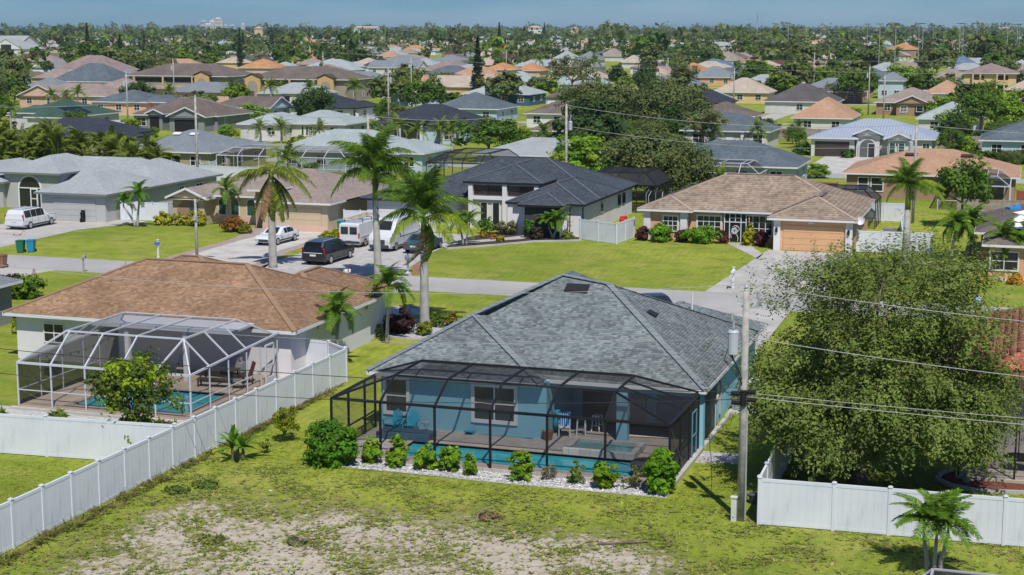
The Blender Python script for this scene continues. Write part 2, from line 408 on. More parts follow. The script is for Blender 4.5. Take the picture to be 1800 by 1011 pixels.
def opening(T, off, face, plane, a, z0, w, h, kind='window', grid=(2, 2), frame=None, pane=None, sub=True, fw=.10):
    """a window, door or garage door set on a wall: face S looks to -Y at y = plane, face E looks to +X at x = plane"""
    frame = frame or trimM; pane = pane or glassM
    def bx(b, u0, u1, zz0, zz1, d0, d1, mi=0):
        if face == 'S': b.box(u0, u1, plane-d1, plane-d0, zz0, zz1, mi)
        else: b.box(plane+d0, plane+d1, u0, u1, zz0, zz1, mi)
    u0, u1, z1 = a-w/2, a+w/2, z0+h
    if kind == 'garage_door':
        b = MB(); n = 4
        for k in range(n): bx(b, u0, u1, z0 + k*h/n, z0 + (k+1)*h/n - .025, .01, .05)
        bx(b, u0, u1, z0, z1, .002, .022)
        o = b.build('garage_door', pane, T, off)
        b = MB(); bx(b, u0-.1, u0-.002, z0, z1+.1, .003, .09); bx(b, u1+.002, u1+.1, z0, z1+.1, .003, .09); bx(b, u0, u1, z1+.002, z1+.1, .003, .09)
        b.build('door_frame', frame, o)
        b.v = []; 
        return o
    if kind == 'front_door':
        b = MB(); bx(b, u0-.08, u0, z0, z1+.08, .002, .07); bx(b, u1, u1+.08, z0, z1+.08, .002, .07); bx(b, u0, u1, z1, z1+.08, .002, .07)
        o = b.build('door', frame, T, off)
        b = MB(); bx(b, u0, u1, z0, z1, .004, .04); q = b.build('door_leaf', pane, o, off)
        return o
    b = MB()
    bx(b, u0-fw, u0, z0-fw, z1+fw, .002, .07); bx(b, u1, u1+fw, z0-fw, z1+fw, .002, .07)
    bx(b, u0, u1, z1, z1+fw, .002, .07); bx(b, u0, u1, z0-fw, z0, .002, .085)
    gx, gy = grid
    for i in range(1, gx): u = u0 + w*i/gx; bx(b, u-.03, u+.03, z0, z1, .004, .05)
    for j in range(1, gy): q = z0 + h*j/gy; bx(b, u0, u1, q-.025, q+.025, .005, .047)
    if not sub:
        bx(b, u0, u1, z0, z1, .003, .02, 1); return b.build('window', [frame, pane], T, off)
    o = b.build('window', frame, T, off)
    for i in range(gx):
        for j in range(gy):
            b = MB(); bx(b, u0 + w*i/gx + .031*(i > 0), u0 + w*(i+1)/gx - .031*(i < gx-1), z0 + h*j/gy + .026*(j > 0), z0 + h*(j+1)/gy - .026*(j < gy-1), .003, .022)
            b.build('pane', pane, o, off)
    return o
HOUSES = []
def house(name, label, wings, wall, roof, trim=None, feats=(), ov=.5, off=None, auto=0, cap=None, tab=None, plain_polys=None, group=None, base=0):
    trim = trim or trimM
    x0 = min(w[0] for w in wings); x1 = max(w[1] for w in wings); y0 = min(w[2] for w in wings); y1 = max(w[3] for w in wings)
    off = ((x0+x1)/2, (y0+y1)/2, 0)
    T = thing(name, label, 'house' if 'house' in name or 'bungalow' in name else 'building', off, 0, group)
    HOUSES.append((x0, x1, y0, y1))
    wm = MB(); rm = MB(); tm = MB(); hips_all = []; polys = []
    for i, W in enumerate(wings):
        a, b, c, d, z, p = W[:6]; g = W[6] if len(W) > 6 else ''
        e = ov + i*.004; z = z + i*.007
        wm.box(a+e, b-e, c+e, d-e, 0, z-.02)
        fs, gb, rk, hips = hip_faces(a, b, c, d, z, p, g)
        for f in fs: rm.poly(f, 0, slope_uv(f)[0]); polys.append(f)
        hips_all += hips
        for q in gb:
            cx, cy = sum(t[0] for t in q)/3, sum(t[1] for t in q)/3
            ins = .35
            def sh(t):
                if abs(q[0][0]-q[1][0]) < .01: return (t[0] - ins*math.copysign(1, t[0]-(a+b)/2), t[1], t[2]-.03)
                return (t[0], t[1] - ins*math.copysign(1, t[1]-(c+d)/2), t[2]-.03)
            wm.poly([sh(t) for t in q])
        t = .03
        for (aa, bb, cc, dd) in ((a-t, b+t, c-t, c), (a-t, b+t, d, d+t), (a-t, a, c, d), (b, b+t, c, d)):
            horiz = (bb-aa) > (dd-cc)
            side = ('S' if cc < c else 'N') if horiz else ('W' if aa < a else 'E')
            if side in g: continue
            tm.box(aa, bb, cc, dd, z-.19, z-.012)
        for q0, q1 in rk: tm.beam(Vector(q0)+Vector((0, 0, -.06)), Vector(q1)+Vector((0, 0, -.06)), .05, .2)
        tm.poly([(a, c, z-.17), (a, d, z-.17), (b, d, z-.17), (b, c, z-.17)])
    wm.build('wall', wall, T, off)
    ro = rm.build('roof', roof, T, off)
    tm.build('fascia', trim, T, off)
    if tab: tabs(polys, parent=ro, off=off, **tab)
    if cap:
        cm, cw = cap
        for q0, q1 in hips_all:
            if (Vector(q1)-Vector(q0)).length < .3: continue
            b = MB(); A, B = Vector(q0)+Vector((0, 0, .02)), Vector(q1)+Vector((0, 0, .02))
            b.beam(A, B, cw, .05); b.build('hip_cap', cm, ro, off)
    for f in feats:
        f = dict(f); opening(T, off, **f)
    if auto:
        for i, W in enumerate(wings[:2]):
            a, b, c, d, z = W[:5]; w = b-a; e = ov + i*.004
            k = max(2, int(w/4.2)); rd = random.Random(int(abs(a)*13 + c))
            for j in range(k):
                u = a + e + (w-2*e)*(j+.5)/k
                if i == 0 and len(wings) > 1 and wings[1][0]-.3 < u < wings[1][1]+.3 and wings[1][2] < c: continue
                if auto == 2 and i == len(wings[:2])-1 and j == 0 and not any(f['kind'] == 'garage_door' for f in feats if 'kind' in f):
                    opening(T, off, 'S', c+e, u, .05, min(4.6, w/k*.86), 2.1, 'garage_door', pane=paint('garage_' + wall.name, tuple(x*.93 for x in wall_col(wall))))
                else: opening(T, off, 'S', c+e, u, .95, 1.3, 1.15, sub=False)
            for j in range(2):
                opening(T, off, 'E', b-e, c + (d-c)*(.3+.4*j), 1.0, 1.2, 1.0, sub=False)
    return T
WCOL = {}
def wall_col(m): return WCOL.get(m.name, (.5, .48, .45))
def wallm(name, c):
    WCOL[name] = c; return paint(name, c, .85, .07, .3, .12, 40)
# palette
W_blue = wallm('stucco_blue', (.24, .49, .59)); W_white = wallm('stucco_white', (.66, .645, .655)); W_grey = wallm('stucco_grey', (.42, .425, .415))
W_tan = wallm('stucco_tan', (.52, .41, .28)); W_peach = wallm('stucco_peach', (.62, .37, .20)); W_pale = wallm('stucco_pale', (.58, .565, .53))
W_olive = wallm('stucco_olive', (.33, .30, .20)); W_char = wallm('stucco_charcoal', (.05, .052, .056)); W_dgrey = wallm('stucco_dark_grey', (.22, .235, .24))
W_yellow = wallm('stucco_yellow', (.62, .46, .22)); W_lime = wallm('stucco_pale_yellow', (.58, .60, .36)); W_teal = wallm('siding_teal', (.05, .115, .165))
W_apt = wallm('stucco_taupe', (.31, .275, .225)); W_ochre = wallm('stucco_ochre', (.55, .37, .16)); W_pblue = wallm('stucco_pale_blue', (.42, .52, .58)); W_brown = wallm('stucco_brown', (.33, .21, .14)); W_pink = wallm('stucco_pink', (.60, .40, .31))
S_slate = shingle('shingle_slate', (.135, .165, .19), (.085, .105, .125)); S_navy = shingle('shingle_navy', (.052, .060, .078), (.028, .034, .046))
S_dark = shingle('shingle_charcoal', (.082, .098, .118), (.040, .050, .064)); S_grey = shingle('shingle_light_grey', (.36, .385, .395), (.29, .315, .325), stain=.1); S_pale = shingle('shingle_pale', (.37, .41, .415), (.30, .345, .35), stain=.12)
S_mid = shingle('shingle_mid_grey', (.225, .255, .28), (.165, .19, .21), stain=.12); S_brown = shingle('shingle_brown', (.19, .155, .135), (.125, .10, .088)); S_pinkb = shingle('shingle_pink_brown', (.33, .27, .235), (.25, .20, .175), stain=.14)
S_tan = shingle('shingle_tan', (.47, .29, .19), (.37, .22, .14), stain=.14); S_beige = shingle('shingle_beige', (.46, .385, .31), (.38, .315, .25), .33, .3, stain=.14); S_orange = shingle('tile_orange', (.50, .25, .12), (.42, .20, .09), .33, .3)
S_dgrey = shingle('shingle_dim_grey', (.125, .115, .115), (.085, .078, .08)); S_green = shingle('shingle_green', (.060, .115, .092), (.040, .078, .062)); S_mauve = shingle('shingle_mauve', (.30, .23, .215), (.23, .175, .165)); S_maroon = shingle('tile_maroon', (.15, .055, .05), (.11, .04, .037)); S_red = shingle('tile_red', (.33, .115, .075), (.24, .08, .05)); S_bluesteel = shingle('shingle_steel_blue', (.13, .20, .30), (.10, .155, .24))
def metal_roof():
    m, n, l, bs = nodes_of('metal_roof')
    uv = n.new('ShaderNodeUVMap'); w = n.new('ShaderNodeTexWave'); w.inputs['Scale'].default_value = .75; w.inputs['Distortion'].default_value = 0
    l.new(uv.outputs[0], w.inputs[0])
    r = n.new('ShaderNodeValToRGB'); r.color_ramp.elements[0].position = .0; r.color_ramp.elements[0].color = (.25, .28, .33, 1)
    r.color_ramp.elements[1].position = .12; r.color_ramp.elements[1].color = (.41, .46, .54, 1)
    l.new(w.outputs[0], r.inputs[0]); l.new(r.outputs[0], bs.inputs['Base Color']); bs.inputs['Roughness'].default_value = .45; bs.inputs['Metallic'].default_value = .25
    return m
S_metal = metal_roof()
cap_slate = paint('cap_slate', (.195, .22, .228), .9, .12, 1); cap_tan = paint('cap_tan', (.28, .178, .112), .9, .1, 1); cap_tile = paint('cap_tile', (.38, .295, .235), .9, .12, 1); cap_dark = paint('cap_dark', (.09, .105, .122), .9, .1, 1)

def win(face, plane, a, z0=.95, w=1.3, h=1.15, **k): return dict(face=face, plane=plane, a=a, z0=z0, w=w, h=h, **k)
def gar(plane, a, w=4.9, h=2.15, pane=None, face='S'): return dict(face=face, plane=plane, a=a, z0=.03, w=w, h=h, kind='garage_door', pane=pane or W_white)
def door(plane, a, w=1.1, h=2.1, pane=None, face='S'): return dict(face=face, plane=plane, a=a, z0=.1, w=w, h=h, kind='front_door', pane=pane or darktrim)

# ---- the blue house with its own roof polygons
def blue_house():
    off = (-20.7, 74, 0)
    T = thing('blue_house', 'blue stucco house under a mottled slate roof, pool cage at its back', 'house', off); HOUSES.append((-28.6, -12.9, 60, 83))
    b = MB()
    b.box(-28.1, -20.05, 65.7, 80.5, 0, 2.72); b.box(-20.06, -13.4, 70.1, 82.3, 0, 2.71); b.box(-20.04, -13.42, 70.2, 80.6, 2.6, 2.73)
    b.build('wall', W_blue, T, off)
    b = MB(); b.box(-20.04, -13.3, 66.35, 66.65, 2.42, 2.70); b.build('lanai_beam', W_blue, T, off)
    b = MB(); b.box(-16.95, -16.45, 66.3, 66.7, 0, 2.41); b.build('column', W_blue, T, off)
    b = MB(); b.box(-13.42, -13.05, 66.5, 66.9, 0, 2.69); b.build('column', W_blue, T, off)
    b = MB(); b.poly([(-20.04, 66.3, 2.705), (-20.04, 70.15, 2.705), (-13.3, 70.15, 2.705), (-13.3, 66.3, 2.705)]); b.build('lanai_ceiling', trimM, T, off)
    L0, M0, N0, R0 = (-28.6, 65.2, 2.8), (-20.2, 65.2, 2.8), (-20.2, 66.2, 2.8), (-12.9, 66.2, 2.8)
    k = 3.6/7.2
    P1, P2 = (-21.6, 73.4, 6.4), (-19.1, 72.9, 6.15); F0 = (-12.9, 80.3, 2.8); FL0 = (-28.6, 81, 2.8)
    H1 = (-24.85, 69.45, 2.8 + 4.25*k); V1 = (-20.95, 66.95, 2.8 + .75*k)
    bumpS = [L0, M0, H1]                                   # rear slope of the bedroom wing
    bumpE = [M0, (-20.2, 66.2, 2.8), (-24.6, 70.35, 2.8+4.15*k), H1]
    Lq = (-28.6, 81, 2.8)
    rear = [(-20.2, 66.2, 2.8), R0, P2, P1, (-24.6, 70.35, 2.8+4.15*k)]
    east = [R0, F0, P2]; west = [Lq, L0, H1, P1, (-21.6, 75, 6.4)]
    back = [F0, Lq, (-21.6, 75, 6.4), P1, P2]
    rm = MB()
    for f in (bumpS, bumpE, rear, east): rm.poly(f, 0, slope_uv(f)[0])
    rm.poly(west); rm.poly(back)
    G = [(-20.6, -12.9, 74.5, 82.8, 2.79, .42)]
    fs, gb, rk, hp = hip_faces(*G[0])
    for f in fs: rm.poly(f, 0, slope_uv(f)[0])
    ro = rm.build('roof', S_slate, T, off)
    cols = [(.168, .196, .20), (.135, .156, .162), (.212, .24, .243), (.155, .18, .184), (.112, .131, .136), (.19, .216, .216)]
    tabs([bumpS, [M0, (-20.2, 66.2, 2.8), (-24.6, 70.35, 2.8+4.15*k), H1], rear, east] + fs, .19, .14, cols, ro, off, seed=3, jit=.08)
    for q0, q1, w in ((L0, H1, .34), (M0, H1, .34), (R0, P2, .34), (P1, P2, .34), (H1, P1, .34), (F0, P2, .3), (hp[0][0], hp[0][1], .3), (hp[1][0], hp[1][1], .3), (hp[2][0], hp[2][1], .3)):
        n = max(1, int((Vector(q1)-Vector(q0)).length/.42))
        bb = MB()
        for i in range(n):
            A = Vector(q0).lerp(Vector(q1), i/n); B = Vector(q0).lerp(Vector(q1), (i+1.08)/n)
            bb.beam(A + Vector((0, 0, .045)), B + Vector((0, 0, .025)), w, .03)
        bb.build('hip_cap', cap_slate, ro, off)
    f = MB()
    for a, c in ((L0, M0), (M0, N0), (N0, R0), (R0, F0), (Lq, L0), ((-12.9, 80.3, 2.8), (-12.9, 82.8, 2.8))):
        f.beam(Vector(a)+Vector((0, 0, -.10)), Vector(c)+Vector((0, 0, -.10)), .05, .17)
    f.build('fascia', trimM, T, off)
    s = MB(); s.poly([(-28.58, 65.22, 2.74), (-28.58, 81, 2.74), (-20.2, 81, 2.74), (-20.2, 65.22, 2.74)]); s.poly([(-13.4, 66.22, 2.74), (-13.4, 82.7, 2.74), (-12.92, 82.7, 2.74), (-12.92, 66.22, 2.74)])
    s.build('soffit', trimM, T, off)
    # roof vents standing a hand above the slope
    def vent(x, y, z, w, d, ang, ax='X'):
        b = MB(); M = Matrix.Rotation(ang, 3, ax); b.obox(x, y, z+.09, w, d, .10, M); b.obox(x, y, z+.03, w*.86, d*.86, .1, M)
        b.build('roof_vent', paint('vent_black', (.02, .021, .024), .5, .1), ro, off)
    vent(-20.55, 72.35, 2.8 + 6.15*k, 1.15, .62, math.atan(k)); vent(-16.75, 72.3, 2.8 + 3.85*.535, .5, .62, R(26), 'Y')
    vent(-24.2, 73.2, 5.12, .5, .9, -R(26), 'Y'); vent(-25.6, 71.6, 4.42, .5, .9, -R(26), 'Y')
    gl = glass_mat('window_dusky', (.065, .068, .06), .1)
    opening(T, off, 'S', 65.7, -27.33, .86, 1.0, 1.50, grid=(1, 2), fw=.16, pane=gl); opening(T, off, 'S', 65.7, -22.52, .82, 1.9, 1.52, grid=(2, 2), fw=.17, pane=gl)
    opening(T, off, 'S', 70.1, -18.0, .12, 3.0, 2.2, grid=(2, 1), fw=.06, pane=gl, frame=blackalu); opening(T, off, 'S', 70.1, -14.8, .12, 2.2, 2.2, grid=(2, 1), fw=.06, pane=gl, frame=blackalu)
    b = MB(); b.box(-13.4, -13.28, 71.0, 71.5, 1.2, 1.9); b.box(-13.4, -13.3, 72.1, 72.3, .3, 1.9); b.tube([(-13.33, 71.25, 1.2), (-13.33, 71.25, .05)], .03, 6); b.build('meter_box', steel, T, off)
    b = MB(); b.tube([(-13.2, 70.5, 1.45), (-13.12, 70.5, 1.45)], .17, 12); b.tube([(-13.26, 70.5, 1.4), (-13.26, 70.5, .0)], .03, 6); b.build('electric_meter', paint('meter', (.5, .5, .48)), T, off)
    b = MB(); b.tube([(-16.0, 78.0, 4.2), (-16.0, 78.0, 5.1)], .05, 8); b.build('vent_pipe', trimM, T, off)
    return T
blue_house()

brown_cols = [(.285, .178, .11), (.248, .152, .093), (.32, .205, .13), (.268, .166, .102), (.215, .13, .08)]
house('brown_roofed_house', 'white house under a broad tan brown shingle roof beside the white pool cage', [(-54.3, -36.2, 73.2, 84.8, 2.7, .43), (-44, -36.42, 78.5, 88.5, 2.66, .43), (-54.2, -45, 82, 90, 2.66, .42)], W_white, S_tan,
      feats=[win('S', 73.7, -51.33, 1.1, 1.25, 1.0, grid=(2, 2), fw=.05)], cap=(cap_tan, .3), tab=dict(tw=.21, th=.145, cols=brown_cols, seed=5, jit=.08))
tile_cols = [(.305, .236, .182), (.27, .208, .16), (.335, .264, .206), (.236, .18, .138), (.295, .226, .172)]
T_TILE = house('tile_roofed_house', 'orange stucco house under a blotched beige tile roof across the street', [(-32.4, -13.3, 134.4, 147.4, 2.75, .40), (-20.5, -13.1, 130.4, 142, 2.75, .40), (-32.5, -27.6, 133.7, 139, 2.72, .40)], W_peach, S_beige,
      feats=[gar(130.9, -16.7, 5.0, 2.1, W_peach), win('S', 134.2, -29.6, .9, 1.2, 1.2, grid=(3, 3), sub=True, fw=.14), win('S', 134.9, -26.3, .8, 2.0, 1.35, grid=(4, 3), fw=.14), win('S', 134.9, -21.9, .7, 2.2, 1.6, grid=(4, 3), fw=.14), win('E', -13.6, 137, 1.1, 1, 1)],
      cap=(cap_tile, .28), tab=dict(tw=.30, th=.36, cols=tile_cols, seed=6, lift=.05, jit=.05, patch=.07, name='roof_tiles'))
def tile_extra():
    off = T_TILE.location
    for x in (-20.0, -14.05): b = MB(); b.box(x, x+.55, 130.72, 131.2, 0, 2.5); b.build('pilaster', W_white, T_TILE, off)
    for x in (-31.98, -28.7): b = MB(); b.box(x, x+.6, 134.05, 134.6, 0, 2.5); b.build('pilaster', W_white, T_TILE, off)
    b = MB(); b.box(-24.9, -23.0, 134.72, 134.88, .05, 2.55); o = b.build('entry_screen', blackalu, T_TILE, off)
    b = MB()
    for x in (-24.9, -24.45, -23.45, -23.0): b.box(x-.035, x+.035, 134.64, 134.72, .05, 2.55)
    for z in (1.75, 2.5): b.box(-24.9, -23.0, 134.645, 134.715, z-.035, z+.035)
    b.box(-23.98, -23.92, 134.65, 134.71, 1.78, 2.46); b.box(-24.44, -23.46, 134.652, 134.712, 2.08, 2.14)
    for cx, cz, r, a0, a1 in ((-23.55, .6, .78, 100, 200), (-23.9, 1.15, .3, 0, 360), (-24.3, .3, .6, -20, 60)):
        pts = [(cx + r*math.cos(R(a0+(a1-a0)*t/10)), 134.69, cz + r*math.sin(R(a0+(a1-a0)*t/10))) for t in range(11)]
        b.tube([q for q in pts if -24.42 < q[0] < -23.47 and .08 < q[2] < 1.72] or pts[:2], .03, 5)
    b.build('screen_door_scroll', trimM, o, off)
    b = MB()
    for k in range(9):
        a = 40*k; b.poly([(-24.0+.05*math.cos(R(a)), 134.63, .98+.05*math.sin(R(a))), (-24.0+.26*math.cos(R(a-16)), 134.63, .98+.26*math.sin(R(a-16))), (-24.0+.3*math.cos(R(a)), 134.62, .98+.3*math.sin(R(a))), (-24.0+.26*math.cos(R(a+16)), 134.63, .98+.26*math.sin(R(a+16)))])
    b.build('door_flower_ornament', trimM, o, off)
    b = MB(); b.box(-17.15, -16.7, 130.86, 130.89, 2.3, 2.45); b.build('house_number_plate', trimM, T_TILE, off)
    for x in (-19.75, -13.8): b = MB(); b.box(x-.09, x+.09, 130.55, 130.71, 1.55, 1.95); b.build('wall_lamp', blackalu, T_TILE, off)
tile_extra()

T_DARK = house('dark_roofed_house', 'white modern house with charcoal shingle roof and tall columned porch behind the van', [(-56.5, -37.22, 138.6, 153.4, 2.95, .405), (-44.6, -37.2, 133.3, 147, 2.95, .405), (-58.6, -50.1, 132.6, 143, 2.9, .40), (-50.0, -42.3, 137.0, 149, 4.3, .36), (-43.1, -38.8, 132.2, 139, 2.86, .40)], W_white, S_dark, trim=darktrim,
      feats=[gar(133.1, -54.3, 5.2, 2.2, W_white), win('E', -37.7, 141, 1.5, .9, .8, frame=W_white, grid=(1, 1)), win('E', -37.7, 147.6, 1.5, .7, .8, frame=blackalu, grid=(1, 1)), win('E', -37.7, 149.4, 1.5, .7, .8, frame=blackalu, grid=(1, 1))], cap=(cap_dark, .25))
def dark_extra():
    off = T_DARK.location
    b = MB(); b.box(-42.58, -39.32, 132.62, 132.70, 0, 2.68); b.build('charcoal_front_panel', W_char, T_DARK, off)
    for x in (-49.55, -46.2, -43.1): b = MB(); b.box(x, x+.42, 137.1, 137.5, 0, 4.15); b.build('column', W_white, T_DARK, off)
    b = MB(); b.box(-49.5, -42.7, 137.12, 137.48, 2.65, 2.95); b.build('porch_beam', W_white, T_DARK, off)
    for x0, x1 in ((-49.1, -46.25), (-45.75, -43.15)):
        b = MB(); b.box(x0, x1, 137.4, 137.49, 3.05, 3.95, 0); o = b.build('transom_window', glass_mat('transom' + str(x0), (.035, .026, .026), .1), T_DARK, off)
        b = MB(); b.box((x0+x1)/2-.05, (x0+x1)/2+.05, 137.37, 137.4, 3.05, 3.95); b.build('mullion', blackalu, o, off)
    b = MB(); b.box(-49.2, -46.25, 137.42, 137.488, .1, 2.6); b.build('porch_wall', W_pale, T_DARK, off)
    for x in (-48.1, -46.9): opening(T_DARK, off, 'S', 137.41, x, .12, .62, 2.2, 'front_door', pane=darktrim, frame=trimM)
    b = MB(); b.box(-43.7, -43.2, 137.42, 137.488, .1, 2.6); b.build('side_light', darktrim, T_DARK, off)
    for x, y in ((-37.35, 134.0), (-38.2, 132.7)): b = MB(); b.tube([(x, y, 2.8), (x-.3, y+.4, 2.5), (x-.3, y+.4, .1)], .05, 6); b.build('downspout', darktrim, T_DARK, off)
dark_extra()

T_GREY = house('grey_house', 'light grey house with arched entry and wide garage above the sloping lawn', [(-91.4, -83.3, 129.0, 141, 2.75, .42), (-100.9, -83.32, 138.7, 149.3, 2.75, .42), (-93.0, -83.34, 141, 151.9, 2.72, .42), (-101.6, -94.0, 137.2, 148, 3.7, .40), (-109, -100.4, 136.6, 150, 2.7, .4)], W_grey, S_grey, trim=S_grey,
      feats=[gar(129.5, -87.2, 4.7, 2.15, W_grey), win('E', -83.8, 143.8, 1.1, .9, 1.0), win('E', -83.8, 147.5, 1.0, 1.3, 1.1), win('S', 137.1, -104.6, .9, 1.4, 1.3, grid=(2, 3))], cap=None)
def arch_panel(T, off, y, xc, w, z0, z1, mat, name='arched_opening', n=12, proud=.05):
    b = MB(); r = w/2; zc = z1 - r
    pts = [(xc - r, z0), (xc + r, z0)] + [(xc + r*math.cos(math.pi*i/n), zc + r*math.sin(math.pi*i/n)) for i in range(n+1)]
    b.poly([(x, y - proud, z) for x, z in pts])
    for i in range(len(pts)):
        (xa, za), (xb, zb) = pts[i], pts[(i+1) % len(pts)]; b.poly([(xa, y - proud, za), (xb, y - proud, zb), (xb, y+.02, zb), (xa, y+.02, za)])
    return b.build(name, mat, T, off)
off = T_GREY.location
arch_panel(T_GREY, off, 137.7, -98.0, 2.9, 0, 3.45, trimM, 'arch_trim', proud=.03); o = arch_panel(T_GREY, off, 137.7, -98.0, 2.5, 0, 3.25, glassM, 'arched_entry', proud=.06)
b = MB(); b.box(-99.25, -96.75, 137.57, 137.63, 2.05, 2.15); b.box(-97.9, -97.0, 137.55, 137.62, .05, 2.05); b.build('entry_door_frame', trimM, o, off)
b = MB(); b.box(-97.75, -97.15, 137.52, 137.552, 1.1, 1.95); b.box(-97.75, -97.15, 137.52, 137.552, .2, .95); b.build('pane', glassM, o, off)
T_TAN = house('tan_house', 'tan stucco house with pinkish brown roof behind the wilted palm and silver car', [(-77.9, -59.8, 132.2, 145, 2.75, .33), (-67.4, -59.8, 128.7, 139, 2.75, .36), (-77.8, -73.4, 130.4, 136, 2.55, .42, 'S'), (-68.9, -66.3, 130.2, 138, 3.6, .36)], W_tan, S_pinkb,
      feats=[gar(129.2, -63.4, 4.9, 2.15, W_tan)], cap=None)
off = T_TAN.location
for x in (-71.6, -69.9, -72.9): arch_panel(T_TAN, off, 132.7, x, .95, .75, 2.45, trimM, 'arch_trim', proud=.03); arch_panel(T_TAN, off, 132.7, x, .78, .85, 2.36, glassG, 'arched_window', proud=.06)
arch_panel(T_TAN, off, 130.9, -75.6, 2.5, .5, 2.3, W_brown, 'arched_niche', proud=.02); arch_panel(T_TAN, off, 130.9, -75.0, .9, .85, 2.2, glassG, 'arched_window', proud=.06)
b = MB(); b.box(-68.3, -66.9, 130.66, 130.69, .1, 3.2); b.build('entry_recess', W_brown, T_TAN, off)
b = MB(); b.box(-77.3, -60.4, 132.6, 132.66, 0, .75); b.box(-66.9, -60.3, 129.12, 129.17, 0, .6); b.build('wall_base_band', W_pink, T_TAN, off)

house('rental_house', 'peach house with patched brown roof and torn white tarp beside the yard at the edge', [(-3.7, 16, 126.4, 140, 2.75, .36), (-2.9, 4, 119.6, 130, 2.7, .36, '')], W_peach, S_brown, feats=[win('S', 120.1, -1.3, .8, 1.9, 1.3), win('S', 126.9, 8, .8, 1.9, 1.3)])
tp = MB(); xs = [(-.8, 123.2, 4.02), (1.2, 121.6, 3.55), (4.2, 121.6, 3.55), (4.0, 127.5, 5.4), (.4, 127.0, 4.9)]
tp.poly([(x, y, z+.10) for x, y, z in ((-1.4, 122.0, 3.62), (3.4, 121.2, 3.40), (3.6, 126.2, 4.6), (.9, 126.6, 4.62), (-.6, 124.2, 4.34))]); tp.poly([(x, y, z+.22) for x, y, z in ((-.9, 124.6, 4.36), (.9, 126.2, 4.6), (3.6, 125.8, 4.6), (2.2, 123.0, 3.9))])
tag(tp.build('white_roof_tarp', paint('tarp_white', (.78, .79, .8), .5, .05)), 'white tarp draped over the brown roof at the edge of the picture', 'tarp')
bt = MB(); bt.obox(-.9, 125.6, 4.80, .9, .7, .16, Matrix.Rotation(R(30), 3, 'Z')); bt.obox(-.6, 126.0, 4.92, .5, .5, .14, Matrix.Rotation(R(10), 3, 'Z'))
tag(bt.build('blue_tarp_bundle', paint('tarp_blue', (.04, .25, .62), .5, .1)), 'bundled bright blue tarp lying on the brown roof', 'tarp')
red_cols = [(.36, .125, .085), (.29, .095, .06), (.42, .165, .115), (.32, .11, .07)]
house('red_tiled_house', 'beige house under a red barrel tile roof behind the big shaggy tree', [(-3.2, 18, 69.6, 88, 2.85, .36)], W_pale, S_red, feats=[win('S', 70.1, -1.6, 1.0, 1.0, 1.1)], cap=None, tab=dict(tw=.26, th=.34, cols=red_cols, seed=9, lift=.06, name='roof_tiles'))
house('grey_shed_house', 'small dark house corner with grey roof at the far edge of the frame', [(-76, -60.2, 70.6, 83.3, 2.7, .40)], W_dgrey, S_mid)
